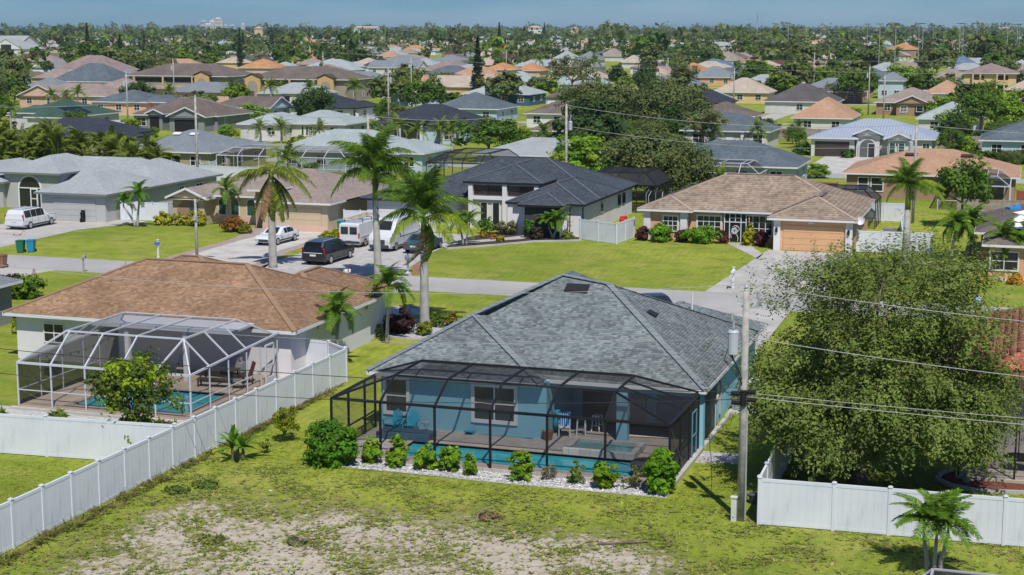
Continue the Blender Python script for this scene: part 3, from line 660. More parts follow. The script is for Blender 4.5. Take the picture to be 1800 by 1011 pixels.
# ---- second row and the rows beyond: (name, label, wings, wall, roof, extra)
MID = [
 ('brown_trim_bungalow', 'olive walled house with blue grey hip roof behind the light grey house', [(-112.6, -99.3, 178, 192.6, 2.7, .36), (-104, -98.6, 182, 193.4, 2.68, .36)], W_olive, S_mid, 1),
 ('screened_porch_house', 'light grey roofed house with a white framed pool cage at its back', [(-94, -76, 184.5, 197, 2.7, .40), (-81, -73, 185.5, 196, 2.68, .34)], W_pblue, S_pale, 1),
 ('low_grey_house', 'low pale roof showing just above the charcoal roof ridge', [(-67, -51, 187, 199, 2.7, .30)], W_pale, S_grey, 0),
 ('slate_backed_house', 'slate roofed house behind the tile roof with white pool cage frames', [(-42, -25, 180, 192.5, 2.7, .40)], W_pblue, S_slate, 1),
 ('tan_shingle_house', 'house under wide orange tan shingle roof with white framed pool cage', [(-19.4, -.7, 174.5, 189, 2.75, .32)], W_brown, S_tan, 0),
 ('navy_roofed_bungalow', 'navy roofed house peeping over the dense palm grove', [(-147, -129, 202, 214, 2.7, .36), (-136, -124, 192, 204, 2.7, .34)], W_dgrey, S_navy, 0),
 ('green_roofed_house', 'green shingle house with black solar panels on its slope', [(-178, -163.4, 244, 259.7, 2.7, .36), (-171.2, -163.2, 239.6, 252, 2.7, .36), (-177, -169, 243, 250, 3.2, .36)], W_pale, S_green, 2),
 ('gable_front_house', 'grey house with twin front gables and black garage door', [(-157, -138.8, 252, 265.5, 2.75, .42), (-147.5, -139.5, 248.4, 258, 2.75, .42, 'S'), (-152.5, -148.6, 249.4, 258, 3.1, .42, 'S')], W_dgrey, S_brown, 0),
 ('pale_roofed_house', 'long pale grey roofed house with white garage and slim front windows', [(-120, -107.2, 237.6, 248.6, 2.7, .36), (-125.6, -117, 234, 247, 2.7, .36)], W_pale, S_pale, 2),
 ('navy_modern_house', 'pale blue modern house with near black roof and raised entry', [(-103, -85.3, 236.4, 251, 2.9, .42), (-90.5, -85.6, 234.4, 244, 2.85, .40), (-97.6, -92.6, 235.4, 246, 3.7, .36)], W_pblue, S_navy, 0),
 ('column_porch_house', 'slate roofed house with a recessed porch and white door by two palms', [(-52, -37.8, 241, 253, 2.7, .42), (-46.5, -41.5, 240, 248, 2.75, .36)], W_pale, S_slate, 0),
 ('metal_roofed_house', 'white house with pale blue metal roof, arched porch and brown garage', [(-30.4, -12.7, 231.4, 245.4, 2.75, .34), (-30.6, -23.4, 229.6, 240, 2.75, .34), (-24.2, -19.9, 229.9, 238, 3.3, .42, 'S'), (-19.8, -15.6, 229.9, 238, 2.7, .42, 'S')], W_pale, S_metal, 0),
 ('slate_corner_house', 'slate blue roofed house cut off by the frame beyond the hedge', [(-6.8, 10, 232, 246, 2.75, .42)], W_pblue, S_slate, 1),
 ('peach_walled_house', 'slate roofed house with peach walls below the walk-up apartments', [(-194, -179.6, 295, 308.5, 2.7, .34), (-184, -176, 297, 309, 2.66, .32)], W_peach, S_slate, 1),
 ('blue_gable_house', 'brown roofed house with a blue gable end', [(-158, -143.6, 282, 292, 2.7, .40, 'E')], W_pblue, S_brown, 1),
 ('navy_white_house', 'white house with navy hip roof half hidden by a dark round tree', [(-142, -128, 286, 298, 2.7, .40), (-133, -127, 288, 300, 2.66, .38)], W_white, S_navy, 1),
 ('slate_hip_house', 'slate blue hip roofed house behind the near black roof', [(-113.5, -99, 291.5, 305.5, 2.7, .42)], W_pblue, S_slate, 1),
 ('brown_twin_house', 'brown roofed white house beside the utility pole and oak', [(-90, -77, 279.5, 290, 2.7, .42)], W_white, S_brown, 1),
 ('brown_cottage_house', 'small brown roofed house in front of another brown roof by the oaks', [(-74.5, -62, 233, 244, 2.7, .42)], W_pale, S_brown, 1),
 ('taupe_roofed_house', 'low taupe brown roof directly behind the slate porch house', [(-59, -47.5, 281.5, 292, 2.7, .44), (-53, -47, 283, 292, 2.66, .40)], W_brown, S_brown, 1),
 ('tan_pyramid_house', 'house with a steep orange tan pyramid roof behind the metal roof', [(-40.4, -29.6, 280, 295, 2.75, .62)], W_pale, S_tan, 1),
 ('grey_hip_house', 'pale grey hip roof half hidden by lime green shrubs', [(-19.2, -7.5, 285, 297, 2.7, .48)], W_pale, S_pale, 1),
 ('navy_gable_house', 'navy roofed house with a pale yellow gable', [(-71.5, -60.8, 328, 342, 2.75, .50), (-70.8, -63.4, 326.5, 336, 2.75, .45, 'S')], W_lime, S_navy, 1),
 ('dim_grey_house', 'dark grey roofed house with a white garage door and porch', [(-55.4, -39.4, 341, 355.5, 2.75, .50)], W_pale, S_dgrey, 2),
 ('diamond_gable_house', 'brown house with a wide front gable bearing a white diamond', [(-32, -17.2, 344, 358, 2.75, .42), (-27.6, -20.2, 341.6, 352, 2.75, .42, 'S')], W_brown, S_pinkb, 1),
 ('beige_hip_house', 'yellow walled house under a beige hip roof', [(-75.5, -61, 385.5, 398.5, 2.75, .52)], W_yellow, S_beige, 1),
 ('grey_brown_house', 'grey brown roofed house just behind the dark grey roof', [(-51, -39.5, 397, 411, 2.75, .55)], W_brown, S_dgrey, 1),
 ('brick_orange_house', 'brick orange hip roof behind the diamond gable', [(-25.2, -14.8, 395, 409, 2.75, .58)], W_pale, S_tan, 1),
 ('tan_long_house', 'long tan gabled roof above the white roofed teal house', [(-155, -142.5, 398.6, 411, 2.75, .45, 'WE'), (-143, -131.5, 397.6, 411, 2.8, .46, 'WE')], W_ochre, S_beige, 0),
 ('beige_wing_house', 'beige tiled hip roof beside the silvery fan palm', [(-146, -133.6, 348, 361, 2.75, .42)], W_pblue, S_beige, 1),
 ('teal_walled_house', 'pale roofed house with dark teal side wall and white windows', [(-130.4, -113, 356.4, 371, 2.8, .36)], W_teal, S_pale, 1),
 ('peach_gable_house', 'peach gabled house below the slate peak', [(-225, -203, 317, 330, 2.75, .40), (-226, -214, 314, 326, 2.75, .42, 'S')], W_pink, S_pinkb, 1),
 ('slate_peak_house', 'house with a dark slate peak rising behind the fan palms', [(-268, -247, 388, 404, 3.3, .62)], W_pale, S_slate, 1),
 ('mauve_roofed_house', 'two storey house with a broad mauve roof', [(-309, -286, 449, 466, 4.6, .55)], W_white, S_mauve, 1),
 ('terracotta_house', 'two storey red walled house with terracotta roof', [(-268, -254, 501, 515, 4.4, .45)], W_pink, S_orange, 1),
 ('mint_roofed_house', 'pale mint hip roof beyond the apartments', [(-279, -258, 577, 593, 2.8, .38)], W_white, S_pale, 1),
 ('slate_gables_house', 'grey house with a row of low gables', [(-251, -240, 577, 588, 2.8, .50, 'WE'), (-240.4, -229, 576.6, 588, 2.8, .50, 'WE')], W_pale, S_mid, 1),
 ('pink_tiled_house', 'wide pink tiled house with a brown wing', [(-219, -200.5, 552.5, 568, 2.75, .44), (-214, -202, 558, 572, 2.9, .50)], W_pale, S_mauve, 1),
 ('rust_roofed_house', 'low rust brown hip roof above the tan gables', [(-184, -167, 490.5, 502.5, 2.75, .46)], W_brown, S_tan, 0),
 ('orange_tower_house', 'house with orange roof and a raised block beside the tall pine', [(-183, -171.5, 521, 533, 4.0, .40)], W_pale, S_orange, 1),
 ('orange_low_house', 'low orange hip roof right of the tall pine', [(-182.6, -172.4, 556, 568, 2.75, .55)], W_pink, S_orange, 0),
 ('umber_roofed_house', 'flat umber roof above the oak tops', [(-166, -151, 546, 560, 2.75, .45)], W_pale, S_pinkb, 0),
 ('khaki_roofed_house', 'khaki tiled roof peeking out between oak crowns', [(-139, -127, 474.5, 488, 2.75, .52)], W_tan, S_beige, 0),
 ('taupe_hip_house', 'taupe hip roof beside the transformer pole', [(-141.5, -127.5, 570, 585, 2.75, .46)], W_pale, S_dgrey, 0),
 ('cream_walled_house', 'cream walled house with a beige roof below the taupe hip', [(-120, -107.5, 486.8, 500, 2.75, .52)], W_yellow, S_beige, 1),
 ('apricot_roofed_house', 'apricot tiled hip roof next to the blue roof', [(-125, -112.6, 567, 579, 2.75, .50)], W_pink, S_orange, 0),
 ('blue_roofed_house', 'long low steel blue roof', [(-133, -115.5, 635.5, 650, 2.75, .40)], W_pale, S_bluesteel, 0),
 ('apricot_walled_house', 'apricot walled house under a grey hip roof', [(-105, -90.5, 500.3, 512.5, 2.75, .55)], W_peach, S_mid, 1),
 ('dormer_house', 'taupe roofed house with a small white dormer', [(-149.4, -134.5, 759.5, 775, 2.75, .58)], W_white, S_pinkb, 1),
 ('small_balcony_house', 'small two storey white house with grey roof behind the round trees', [(-39, -31.6, 424, 434, 4.7, .60)], W_pblue, S_mid, 1),
 ('whitish_roofed_house', 'whitish low roof behind the lime green trees', [(-60, -44, 596.8, 611, 2.8, .40)], W_pale, S_grey, 0),
 ('blue_tarp_house', 'house whose roof is bright blue', [(-35, -22.6, 699, 713, 2.8, .62)], W_pale, S_bluesteel, 0),
 ('far_orange_house', 'orange roofed two storey house below the stadium lights', [(-87.4, -68, 1010, 1028, 5, .42)], W_brown, S_orange, 0),
 ('maroon_roofed_house', 'maroon tiled roof in the distance', [(-324, -305, 850.8, 868, 2.8, .62)], W_pink, S_maroon, 0),
 ('vivid_orange_house', 'small vivid orange roof in the distance', [(-355, -343, 1028, 1040, 3.2, .80)], W_pale, shingle('tile_vivid', (.72, .20, .05), (.60, .16, .04)), 0),
 ('salmon_roofed_house', 'salmon tiled roof far off among trees', [(-339, -326, 790.6, 802, 2.8, .55)], W_pink, S_tan, 0),
 ('amber_roofed_house', 'amber tiled roof far off left of the maroon one', [(-386, -369, 939.4, 953, 3, .62)], W_pink, S_orange, 0),
 ('white_gable_house', 'white roofed house far off above the tan roofs', [(-234, -222, 775.6, 788, 3, .62)], W_white, S_grey, 0),
 ('solar_roof_house', 'pale house with a dark solar panel far off', [(-216, -203, 751.8, 765, 2.8, .62)], W_white, S_mid, 0),
 ('hazel_roofed_house', 'hazel brown gable roofs far off right of the solar panel', [(-229, -214, 844.6, 858, 2.8, .62)], W_pale, S_pinkb, 0),
 ('taupe_far_house', 'taupe hip roof behind a dark slate one', [(-354, -341, 664.8, 677, 2.8, .62)], W_pale, S_dgrey, 0),
 ('charcoal_far_house', 'charcoal roof right of the pale mint roof', [(-262, -249, 596, 608, 2.8, .55)], W_pale, S_navy, 0),
 ('tan_far_house', 'orange tan roof above the first apartment block', [(-342, -322, 567, 579, 2.8, .50)], W_tan, S_tan, 0),
 ('cream_far_house', 'cream roofed house at the frame edge beyond the columned block', [(-11, 2, 647, 660, 2.8, .5)], W_pale, S_pale, 0),
 ('fawn_gap_house', 'fawn roof glimpsed right of the pinkish roofs', [(-179, -168, 697, 709, 2.8, .6)], W_pale, S_beige, 0),
]
MT = {}
for nm, lb, wg, wl_, rf, au in MID:
    MT[nm] = house(nm, lb, wg, wl_, rf, auto=au, trim=(darktrim if rf in (S_navy,) else trimM))
def extra(nm): return MT[nm], MT[nm].location
T, off = extra('metal_roofed_house')
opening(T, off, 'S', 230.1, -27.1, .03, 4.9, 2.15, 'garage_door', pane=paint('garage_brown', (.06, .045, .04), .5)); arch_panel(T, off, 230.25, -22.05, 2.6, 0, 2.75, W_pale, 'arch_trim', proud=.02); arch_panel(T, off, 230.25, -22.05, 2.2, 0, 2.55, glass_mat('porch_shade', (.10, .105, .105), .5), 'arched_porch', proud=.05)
for x in (-17.3, -18.6): opening(T, off, 'S', 230.25, x, .5, .75, 1.6, grid=(1, 2), sub=False, pane=glassG)
opening(T, off, 'S', 231.9, -14.0, .7, .9, 1.3, sub=False, pane=glassG)
opening(T, off, 'S', 230.19, -21.5, .05, .9, 1.9, 'front_door')
T, off = extra('navy_modern_house')
opening(T, off, 'S', 236.9, -100.3, .03, 4.6, 2.15, 'garage_door', pane=paint('garage_plum', (.055, .04, .042), .5))
for x in (-97.3, -93.4): b = MB(); b.box(x, x+.4, 235.5, 235.9, 0, 3.6); b.build('column', W_white, T, off)
b = MB(); b.box(-96.8, -93.5, 235.86, 235.9, .05, 3.2); b.build('entry_recess', glassM, T, off)
opening(T, off, 'S', 234.9, -88.1, .8, 1.6, 1.4, sub=False); b = MB(); b.box(-90, -89.4, 234.85, 234.89, 0, 2.7); b.box(-86.9, -86.4, 234.85, 234.89, 0, 2.7); b.build('dark_wall_panel', W_char, T, off)
T, off = extra('gable_front_house')
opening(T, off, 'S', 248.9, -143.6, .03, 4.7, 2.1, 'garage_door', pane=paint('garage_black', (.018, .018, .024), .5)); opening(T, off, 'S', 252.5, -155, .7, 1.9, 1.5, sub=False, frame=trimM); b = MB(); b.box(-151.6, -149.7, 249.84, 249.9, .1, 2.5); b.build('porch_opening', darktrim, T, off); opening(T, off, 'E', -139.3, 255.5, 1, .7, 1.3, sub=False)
T, off = extra('column_porch_house')
for x in (-46.2, -42.2): b = MB(); b.box(x, x+.45, 240.2, 240.6, 0, 2.6); b.build('column', W_white, T, off)
opening(T, off, 'S', 240.5, -44.0, .05, 1.0, 2.1, 'front_door', pane=trimM); opening(T, off, 'S', 241.5, -49, .8, 1.8, 1.3, sub=False); opening(T, off, 'S', 241.5, -39.8, .8, 1.4, 1.3, sub=False)
T, off = extra('tan_shingle_house')
opening(T, off, 'S', 175.0, -17.1, .8, 1.0, 1.4, grid=(1, 2), sub=True); opening(T, off, 'S', 175.0, -15.6, .8, 1.2, 1.4, grid=(1, 2), sub=True); opening(T, off, 'S', 175.0, -4.5, .1, 4.4, 2.2, grid=(3, 1), sub=True)
for x in (-12.4, -6.4): b = MB(); b.obox(x, 179.6, 4.55, 1.3, .6, .12, Matrix.Rotation(math.atan(.32), 3, 'X')); b.build('roof_vent', paint('vent_brown', (.06, .035, .03)), T, off)
T, off = extra('diamond_gable_house')
b = MB(); b.poly([(-23.9+.42*a, 342.0-.02-.42+.4, 4.0+.5*c) for a, c in ((0, -1), (1, 0), (0, 1), (-1, 0))]); b.build('white_diamond', trimM, T, off); opening(T, off, 'S', 342.1, -21.8, .03, 3.0, 2.0, 'garage_door', pane=darktrim); opening(T, off, 'S', 342.1, -25.7, .7, 1.2, 1.3, sub=False)
T, off = extra('brown_trim_bungalow')
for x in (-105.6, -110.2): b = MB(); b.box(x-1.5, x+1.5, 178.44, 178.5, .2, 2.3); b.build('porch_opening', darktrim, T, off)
for x in (-107, -104.5): b = MB(); b.obox(x, 183, 4.65, 1.1, .7, .1, Matrix.Rotation(math.atan(.36), 3, 'X')); b.build('skylight', trimM, T, off)
T, off = extra('screened_porch_house')
b = MB(); b.obox(-80.6, 188.0, 4.24, 1.1, .6, .1, Matrix.Rotation(math.atan(.40), 3, 'X')); b.build('roof_vent', darktrim, T, off)
T, off = extra('green_roofed_house')
for i in range(5):
    for j in range(3):
        y = 245.0 + i*1.25; s0 = .5 + j*1.05
        b = MB(); x = -163.4 - s0*1.02 - .6; b.obox(x, y, 2.7 + .36*(-163.4 - x) + .12, 1.05, 1.2, .05, Matrix.Rotation(math.atan(.36), 3, 'Y')); b.build('solar_panel', paint('solar_black', (.008, .009, .012), .3), T, off)
arch_panel(T, off, 243.6, -173, 2.2, 0, 2.6, glassM, 'arched_porch', proud=.05)
T, off = extra('pale_roofed_house')
for k in range(4): opening(T, off, 'S', 238.1, -115.4 + k*.8, .7, .35, 1.5, sub=False, grid=(1, 1))
# ---- walk-up apartments
def apartment(name, label, x0, x1, y0, y1, ze, p, arches, wall, roof, bays):
    T = house(name, label, [(x0, x1, y0, y1, ze, p)], wall, roof, ov=.8); off = T.location
    yw = y0 + .8
    for a, b_ in bays:
        for z0, z1 in ((.3, 2.2), (2.95, 4.9)):
            b = MB(); b.box(a, b_, yw-.02, yw-.004, z0, z1); o = b.build('balcony_recess', glass_mat('recess_%.0f_%.0f' % (a, z0*10), (.028, .024, .02), .5), T, off)
            n = max(1, int((b_-a)/3))
            for k in range(n):
                q = MB(); xx = a + (b_-a)*(k+.5)/n; q.box(xx-.5, xx+.5, yw-.05, yw-.021, z0+.5, z1-.25); q.build('window', glassM, o, off)
        b = MB(); b.box(a-.1, b_+.1, yw-1.15, yw-.004, 2.3, 2.9); b.build('balcony_slab', W_tan, T, off)
        b = MB(); b.box(a-.1, b_+.1, yw-1.15, yw-1.08, 2.9, 3.65); b.build('balcony_rail', wall, T, off)
        k = a
        while k <= b_ + .1:
            b = MB(); b.box(k-.2, k+.2, yw-1.2, yw-.8, 0, ze); b.build('column', W_tan, T, off); k += max((b_-a)/2, 2)
    for xc in arches:
        b = MB(); b.box(xc-2.2, xc+2.2, yw-1.6, yw-.9, 0, ze+.2)
        b.poly([(xc-2.3, yw-1.6, ze+.2), (xc+2.3, yw-1.6, ze+.2), (xc, yw-1.6, ze+1.2)]); o = b.build('stair_tower', W_ochre, T, off)
        arch_panel(T, off, yw-1.6, xc, 2.8, .2, ze-.5, W_apt, 'stair_arch', proud=.03)
        q = MB(); q.beam((xc-1.2, yw-1.68, .5), (xc+.9, yw-1.68, 2.6), .06, .35); q.build('stair_stringer', W_tan, o, off)
        q = MB(); q.poly([(xc-2.7, yw-1.9, ze+.25), (xc, yw-1.9, ze+1.35), (xc, y0+3, ze+1.35), (xc-2.7, y0+3, ze+.25)]); q.poly([(xc, yw-1.9, ze+1.35), (xc+2.7, yw-1.9, ze+.25), (xc+2.7, y0+3, ze+.25), (xc, y0+3, ze+1.35)]); q.build('stair_roof', roof, T, off)
    for y in ((y0+y1)/2-3, (y0+y1)/2+3):
        for z in (.9, 3.4): opening(T, off, 'E', x1-.8, y, z, .8, 1.2, sub=False, grid=(1, 1))
    return T
apartment('apartment_block', 'two storey taupe apartment block with one stair arch and long balconies', -237, -205, 378.5, 396, 5.5, .36, [-212.8], W_apt, S_brown, [(-234, -216)])
apartment('apartment_block', 'two storey apartment block with two ochre stair arches behind palms', -193, -163.6, 364, 381, 5.5, .36, [-190, -169.5], W_apt, S_brown, [(-186.5, -173)])
apartment('apartment_block', 'yellow two storey apartment block with white columns near the frame edge', -19.6, -3.6, 470, 486, 5.6, .34, [], W_yellow, S_mauve, [(-16.2, -13.2), (-9.6, -6.6)])
T = house('church_hall', 'white gabled hall with a dark gable window at the edge', [(-640, -575, 800, 830, 6, .5, 'E'), (-586, -562, 790, 812, 6, .5, 'S')], W_white, S_grey); off = T.location
b = MB(); b.box(-577.5, -570.5, 790.25, 790.34, 4, 8.5); b.build('gable_window', glassM, T, off)
# ------------------------------------------------------------ pool cages, pools, decks
waterM, n_, l_, bs_ = nodes_of('pool_water')
tx_ = n_.new('ShaderNodeTexCoord')
bs_.inputs['Base Color'].default_value = (.03, .30, .36, 1); bs_.inputs['Roughness'].default_value = .06; bs_.inputs['Specular IOR Level'].default_value = .5
l_.new(noise_mix(n_, l_, tx_.outputs['Object'], (.022, .27, .33), (.05, .38, .44), 1.2, 3), bs_.inputs['Base Color'])
add_bump(n_, l_, bs_, tx_.outputs['Object'], 5, .12, .03)
poolTile = paint('pool_tile', (.05, .10, .14), .4, .2, 5)
def pool(name, label, x0, x1, y0, y1, zd, zw, parent=None):
    T = thing(name, label, 'pool', ((x0+x1)/2, (y0+y1)/2, 0)); off = T.location
    b = MB(); b.poly([(x0, y0, zw), (x1, y0, zw), (x1, y1, zw), (x0, y1, zw)]); b.build('water', waterM, T, off)
    b = MB()
    for a, c in (((x0, y0), (x1, y0)), ((x1, y0), (x1, y1)), ((x1, y1), (x0, y1)), ((x0, y1), (x0, y0))):
        b.poly([(a[0], a[1], zw-.02), (c[0], c[1], zw-.02), (c[0], c[1], zd+.004), (a[0], a[1], zd+.004)])
    b.build('tile_band', poolTile, T, off)
    b = MB(); w = .28
    b.box(x0-w, x1+w, y0-w, y0, zd-.1, zd+.03); b.box(x0-w, x1+w, y1, y1+w, zd-.1, zd+.03); b.box(x0-w, x0, y0, y1, zd-.1, zd+.03); b.box(x1, x1+w, y0, y1, zd-.1, zd+.03)
    b.build('coping', paint('coping', (.36, .29, .25), .8, .15, 2), T, off)
    return T
def frame_deck(name, ox, px, z, mat):
    """deck slab with the pool cut out: four strips in one mesh; ox outer, px inner rectangle"""
    (a, b_, c, d), (e, f, g_, h) = ox, px; m = MB()
    m.box(a, b_, c, g_, 0, z); m.box(a, b_, h, d, 0, z); m.box(a, e, g_, h, 0, z); m.box(f, b_, g_, h, 0, z)
    return m.build(name, mat)
struct(frame_deck('pool_deck', (-28.2, -13.2, 60.3, 70.1), (-25.6, -14.9, 60.95, 63.4), .14, paver_beige))
pool('swimming_pool', 'long turquoise pool behind the black screens of the blue house', -25.6, -14.9, 60.95, 63.4, .14, .04)
spa = thing('spa', 'raised pale spa beside the turquoise pool of the blue house', 'spa', (-17.1, 64.5, .14)); o_ = MB()
for x0, x1, y0, y1 in ((-18.6, -15.4, 63.42, 63.7), (-18.6, -15.4, 65.2, 65.45), (-18.6, -18.35, 63.7, 65.2), (-15.65, -15.4, 63.7, 65.2)): o_.box(x0, x1, y0, y1, .14, .42)
o_.build('spa_wall', paver_grey, spa, spa.location); o_ = MB(); o_.poly([(-18.35, 63.7, .34), (-15.65, 63.7, .34), (-15.65, 65.2, .34), (-18.35, 65.2, .34)]); o_.build('water', paint('spa_water', (.16, .30, .30), .08, .1), spa, spa.location)
b = MB(); b.box(-27.4, -24.9, 63.45, 64.5, .14, .42); b.box(-27.4, -24.9, 63.40, 63.45, .14, .46); tag(b.build('raised_ledge', poolTile), 'raised tiled ledge beside the blue garden chairs', 'ledge')
def cage(name, label, loc, alu, posts, rails, screens, braces=(), thick=1.0):
    T = thing(name, label, 'pool cage', loc)
    for a, c, w in posts: w *= thick; b = MB(); b.beam(a, c, w, w); b.build('post', alu, T, loc)
    for a, c, w in rails: w *= thick; b = MB(); b.beam(a, c, w, w*1.25); b.build('beam', alu, T, loc)
    for P, m in screens: b = MB(); b.poly(P); b.build('screen', m, T, loc)
    for a, c in braces: b = MB(); b.tube([a, c], .008, 4); b.build('brace_cable', steel, T, loc)
    return T
# black cage of the blue house
X = [-28.2, -25.9, -23.4, -20.9, -18.4, -15.9, -13.2]; yf, y1, y2, ze, zt = 60.4, 62.0, 65.25, 2.62, 3.45
P, B, S = [], [], []
for x in X: P.append(((x, yf, .1), (x, yf, ze), .09))
for y in (62.2, 64.0, 65.2): P.append(((-28.2, y, .1), (-28.2, y, ze), .09))
for y in (62.4, 64.2, 66.2): P.append(((-13.2, y, .1), (-13.2, y, ze), .08))
B.append(((-28.2, yf, ze), (-13.2, yf, ze), .09)); B.append(((-13.2, yf, ze), (-13.2, 66.1, ze), .09)); B.append(((-28.2, yf, ze), (-28.2, 65.3, ze), .09))
B.append(((-13.2, yf, 1.0), (-13.2, 66.1, 1.0), .05)); B.append(((-28.2, yf, .95), (-28.2, 65.3, .95), .05))
for x in X[1:-1]: B.append(((x, yf, ze), (x, y1, zt), .075)); B.append(((x, y1, zt), (x, y2, zt), .075))
B += [((X[1], y1, zt), (X[5], y1, zt), .075), ((X[1], y2, zt), (X[5], y2, zt), .09), ((X[0], yf, ze), (X[1], y1, zt), .07), ((X[6], yf, ze), (X[5], y1, zt), .07), ((X[1], y2, zt), (X[0], y2, ze+.15), .07), ((X[5], y2, zt), (X[6], 66.1, ze+.1), .07), ((X[5], 63.0, zt), (X[6], 63.2, ze), .06), ((X[5], 64.2, zt), (X[6], 64.6, ze), .06)]
for i in range(6): S.append(([(X[i], yf, .12), (X[i+1], yf, .12), (X[i+1], yf, ze), (X[i], yf, ze)], scrV))
for i in range(1, 5):
    S.append(([(X[i], yf, ze), (X[i+1], yf, ze), (X[i+1], y1, zt), (X[i], y1, zt)], scrV)); S.append(([(X[i], y1, zt), (X[i+1], y1, zt), (X[i+1], y2, zt), (X[i], y2, zt)], scrR))
S += [([(X[0], yf, ze), (X[1], yf, ze), (X[1], y1, zt)], scrV), ([(X[0], yf, ze), (X[1], y1, zt), (X[1], y2, zt), (X[0], y2, ze+.1)], scrR), ([(X[5], yf, ze), (X[6], yf, ze), (X[5], y1, zt)], scrR), ([(X[6], yf, ze), (X[6], 66.1, ze), (X[5], y2, zt), (X[5], y1, zt)], scrR),
      ([(X[0], yf, .12), (X[0], 65.3, .12), (X[0], 65.3, ze), (X[0], yf, ze)], scrV), ([(X[6], yf, .12), (X[6], 66.15, .12), (X[6], 66.15, ze), (X[6], yf, ze)], scrD), ([(X[6], 66.95, .12), (X[6], 70.05, .12), (X[6], 70.05, ze), (X[6], 66.95, ze)], scrD), ([(X[1], y2, zt), (X[5], y2, zt), (X[5], 65.9, 2.95), (X[1], 65.9, 3.2)], scrR)]
c_ = cage('pool_cage', 'black framed screen cage over the pool of the blue house', (-20.7, 63, 0), blackalu, P, B, S, [((-28.15, yf, 2.5), (-28.15, 63.9, .2)), ((-13.15, yf+.1, 2.4), (-13.15, 62.9, .2))])
b = MB()
for p0, p1 in (((-13.14, 64.6, .15), (-13.14, 64.6, 2.1)), ((-13.14, 65.5, .15), (-13.14, 65.5, 2.1)), ((-13.14, 64.6, 2.1), (-13.14, 65.5, 2.1)), ((-13.14, 64.6, 1.05), (-13.14, 65.5, 1.05))): b.beam(p0, p1, .05)
b.build('screen_door', paint('door_blue', (.10, .24, .32)), c_, (-20.7, 63, 0))
b = MB(); b.box(-13.45, -13.0, 59.2, 66.6, 0, .15); struct(b.build('kerb', concrete)); b = MB(); b.box(-13.2, -13.0, 66.95, 82.3, 0, .12); struct(b.build('kerb', concrete))
struct(slab('step_pad', [(-12.95, 64.4), (-11.1, 64.7), (-11.2, 66.3), (-12.95, 66.2)], 0, .05, paver_grey))
# white cage of the brown roofed house
X = [-46.7, -44.78, -42.86, -40.94, -39.02, -37.1]; yf, y1, y2, ze, zt, xr = 63.85, 65.6, 71.0, 2.25, 3.6, -38.4
P, B, S = [], [], []
for x in X: P.append(((x, yf, .1), (x, yf, ze), .11))
for y in (65.7, 67.6, 69.5, 71.0, 72.9): P.append(((-37.1, y, .1), (-37.1, y, ze), .10)); P.append(((-46.7, y, .1), (-46.7, y, ze), .10))
for x in (-46.7, -37.1): B.append(((x, yf, ze), (x, 73.1, ze+.35), .13)); B.append(((x, yf, .9), (x, 71, .9), .06))
B.append(((X[0], yf, ze), (X[5], yf, ze), .14)); B.append(((X[0], yf, .9), (X[5], yf, .9), .06))
for x in X[1:-1]: B.append(((x, yf, ze), (max(-45, min(x, xr)) if x != X[4] else xr, y1, zt), .11))
B += [((X[5], yf, ze), (xr, y1, zt), .11), ((X[0], yf, ze), (-45, y1, zt), .11), ((-45, y1, zt), (xr, y1, zt), .11), ((xr, y1, zt), (xr, y2, zt), .12), ((-45, y1, zt), (-45, y2, zt), .10), ((-45, y2, zt), (xr, y2, zt), .11), ((xr, y2, zt), (-37.1, 72.9, 2.5), .11), ((-45, y2, zt), (-46.7, 72.9, 2.5), .10)]
for x in (-42.86, -40.94): B.append(((x, y1, zt), (x, y2, zt), .10))
for y in (67.6, 69.5): B.append(((xr, y, zt), (-37.1, y, ze+.18), .09)); B.append(((-45, y, zt), (-46.7, y, ze+.18), .09)); 
B.append(((xr, y1, zt), (-37.1, 65.7, ze+.08), .09))
for i in range(5):
    S.append(([(X[i], yf, .12), (X[i+1], yf, .12), (X[i+1], yf, ze), (X[i], yf, ze)], scrW))
S.append(([(X[0], yf, ze), (X[5], yf, ze), (xr, y1, zt), (-45, y1, zt)], scrW)); S.append(([(-45, y1, zt), (xr, y1, zt), (xr, y2, zt), (-45, y2, zt)], scrWr)); S.append(([(X[5], yf, ze), (X[5], 72.9, 2.55), (xr, y2, zt), (xr, y1, zt)], scrW)); S.append(([(X[0], yf, ze), (-45, y1, zt), (-45, y2, zt), (X[0], 72.9, 2.55)], scrWr))
for x in (-46.7, -37.1): S.append(([(x, yf, .12), (x, 72.9, .12), (x, 72.9, 2.55), (x, yf, ze)], scrD if x < -40 else scrW))
cw = cage('pool_cage', 'white framed screen cage with angled roof beside the white vinyl fence', (-42, 68, 0), whitealu, P, B, S, [((-46.68, yf+.05, ze), (-46.68, 66, .3)), ((-46.65, yf+.1, .9), (-44.9, yf+.1, .15))], thick=.62)
b = MB()
for p0, p1 in (((-37.06, 71.5, .15), (-37.06, 71.5, 2.2)), ((-37.06, 72.4, .15), (-37.06, 72.4, 2.2)), ((-37.06, 71.5, 2.2), (-37.06, 72.4, 2.2)), ((-37.06, 71.5, 1.1), (-37.06, 72.4, 1.1))): b.beam(p0, p1, .08)
b.box(-37.1, -37.03, 71.5, 72.4, .12, .5); b.build('screen_door', whitealu, cw, (-42, 68, 0))
b = MB(); b.box(-47, -38.6, 70.9, 73.3, 2.86, 2.98); b.box(-47, -38.6, 70.86, 70.9, 2.8, 3.0); b.build('pan_roof', whitealu, cw, (-42, 68, 0))
for x in (-45, -41.5): b = MB(); b.box(x-.12, x+.12, 71.0, 71.24, .12, 2.85); b.build('column', W_white, cw, (-42, 68, 0))
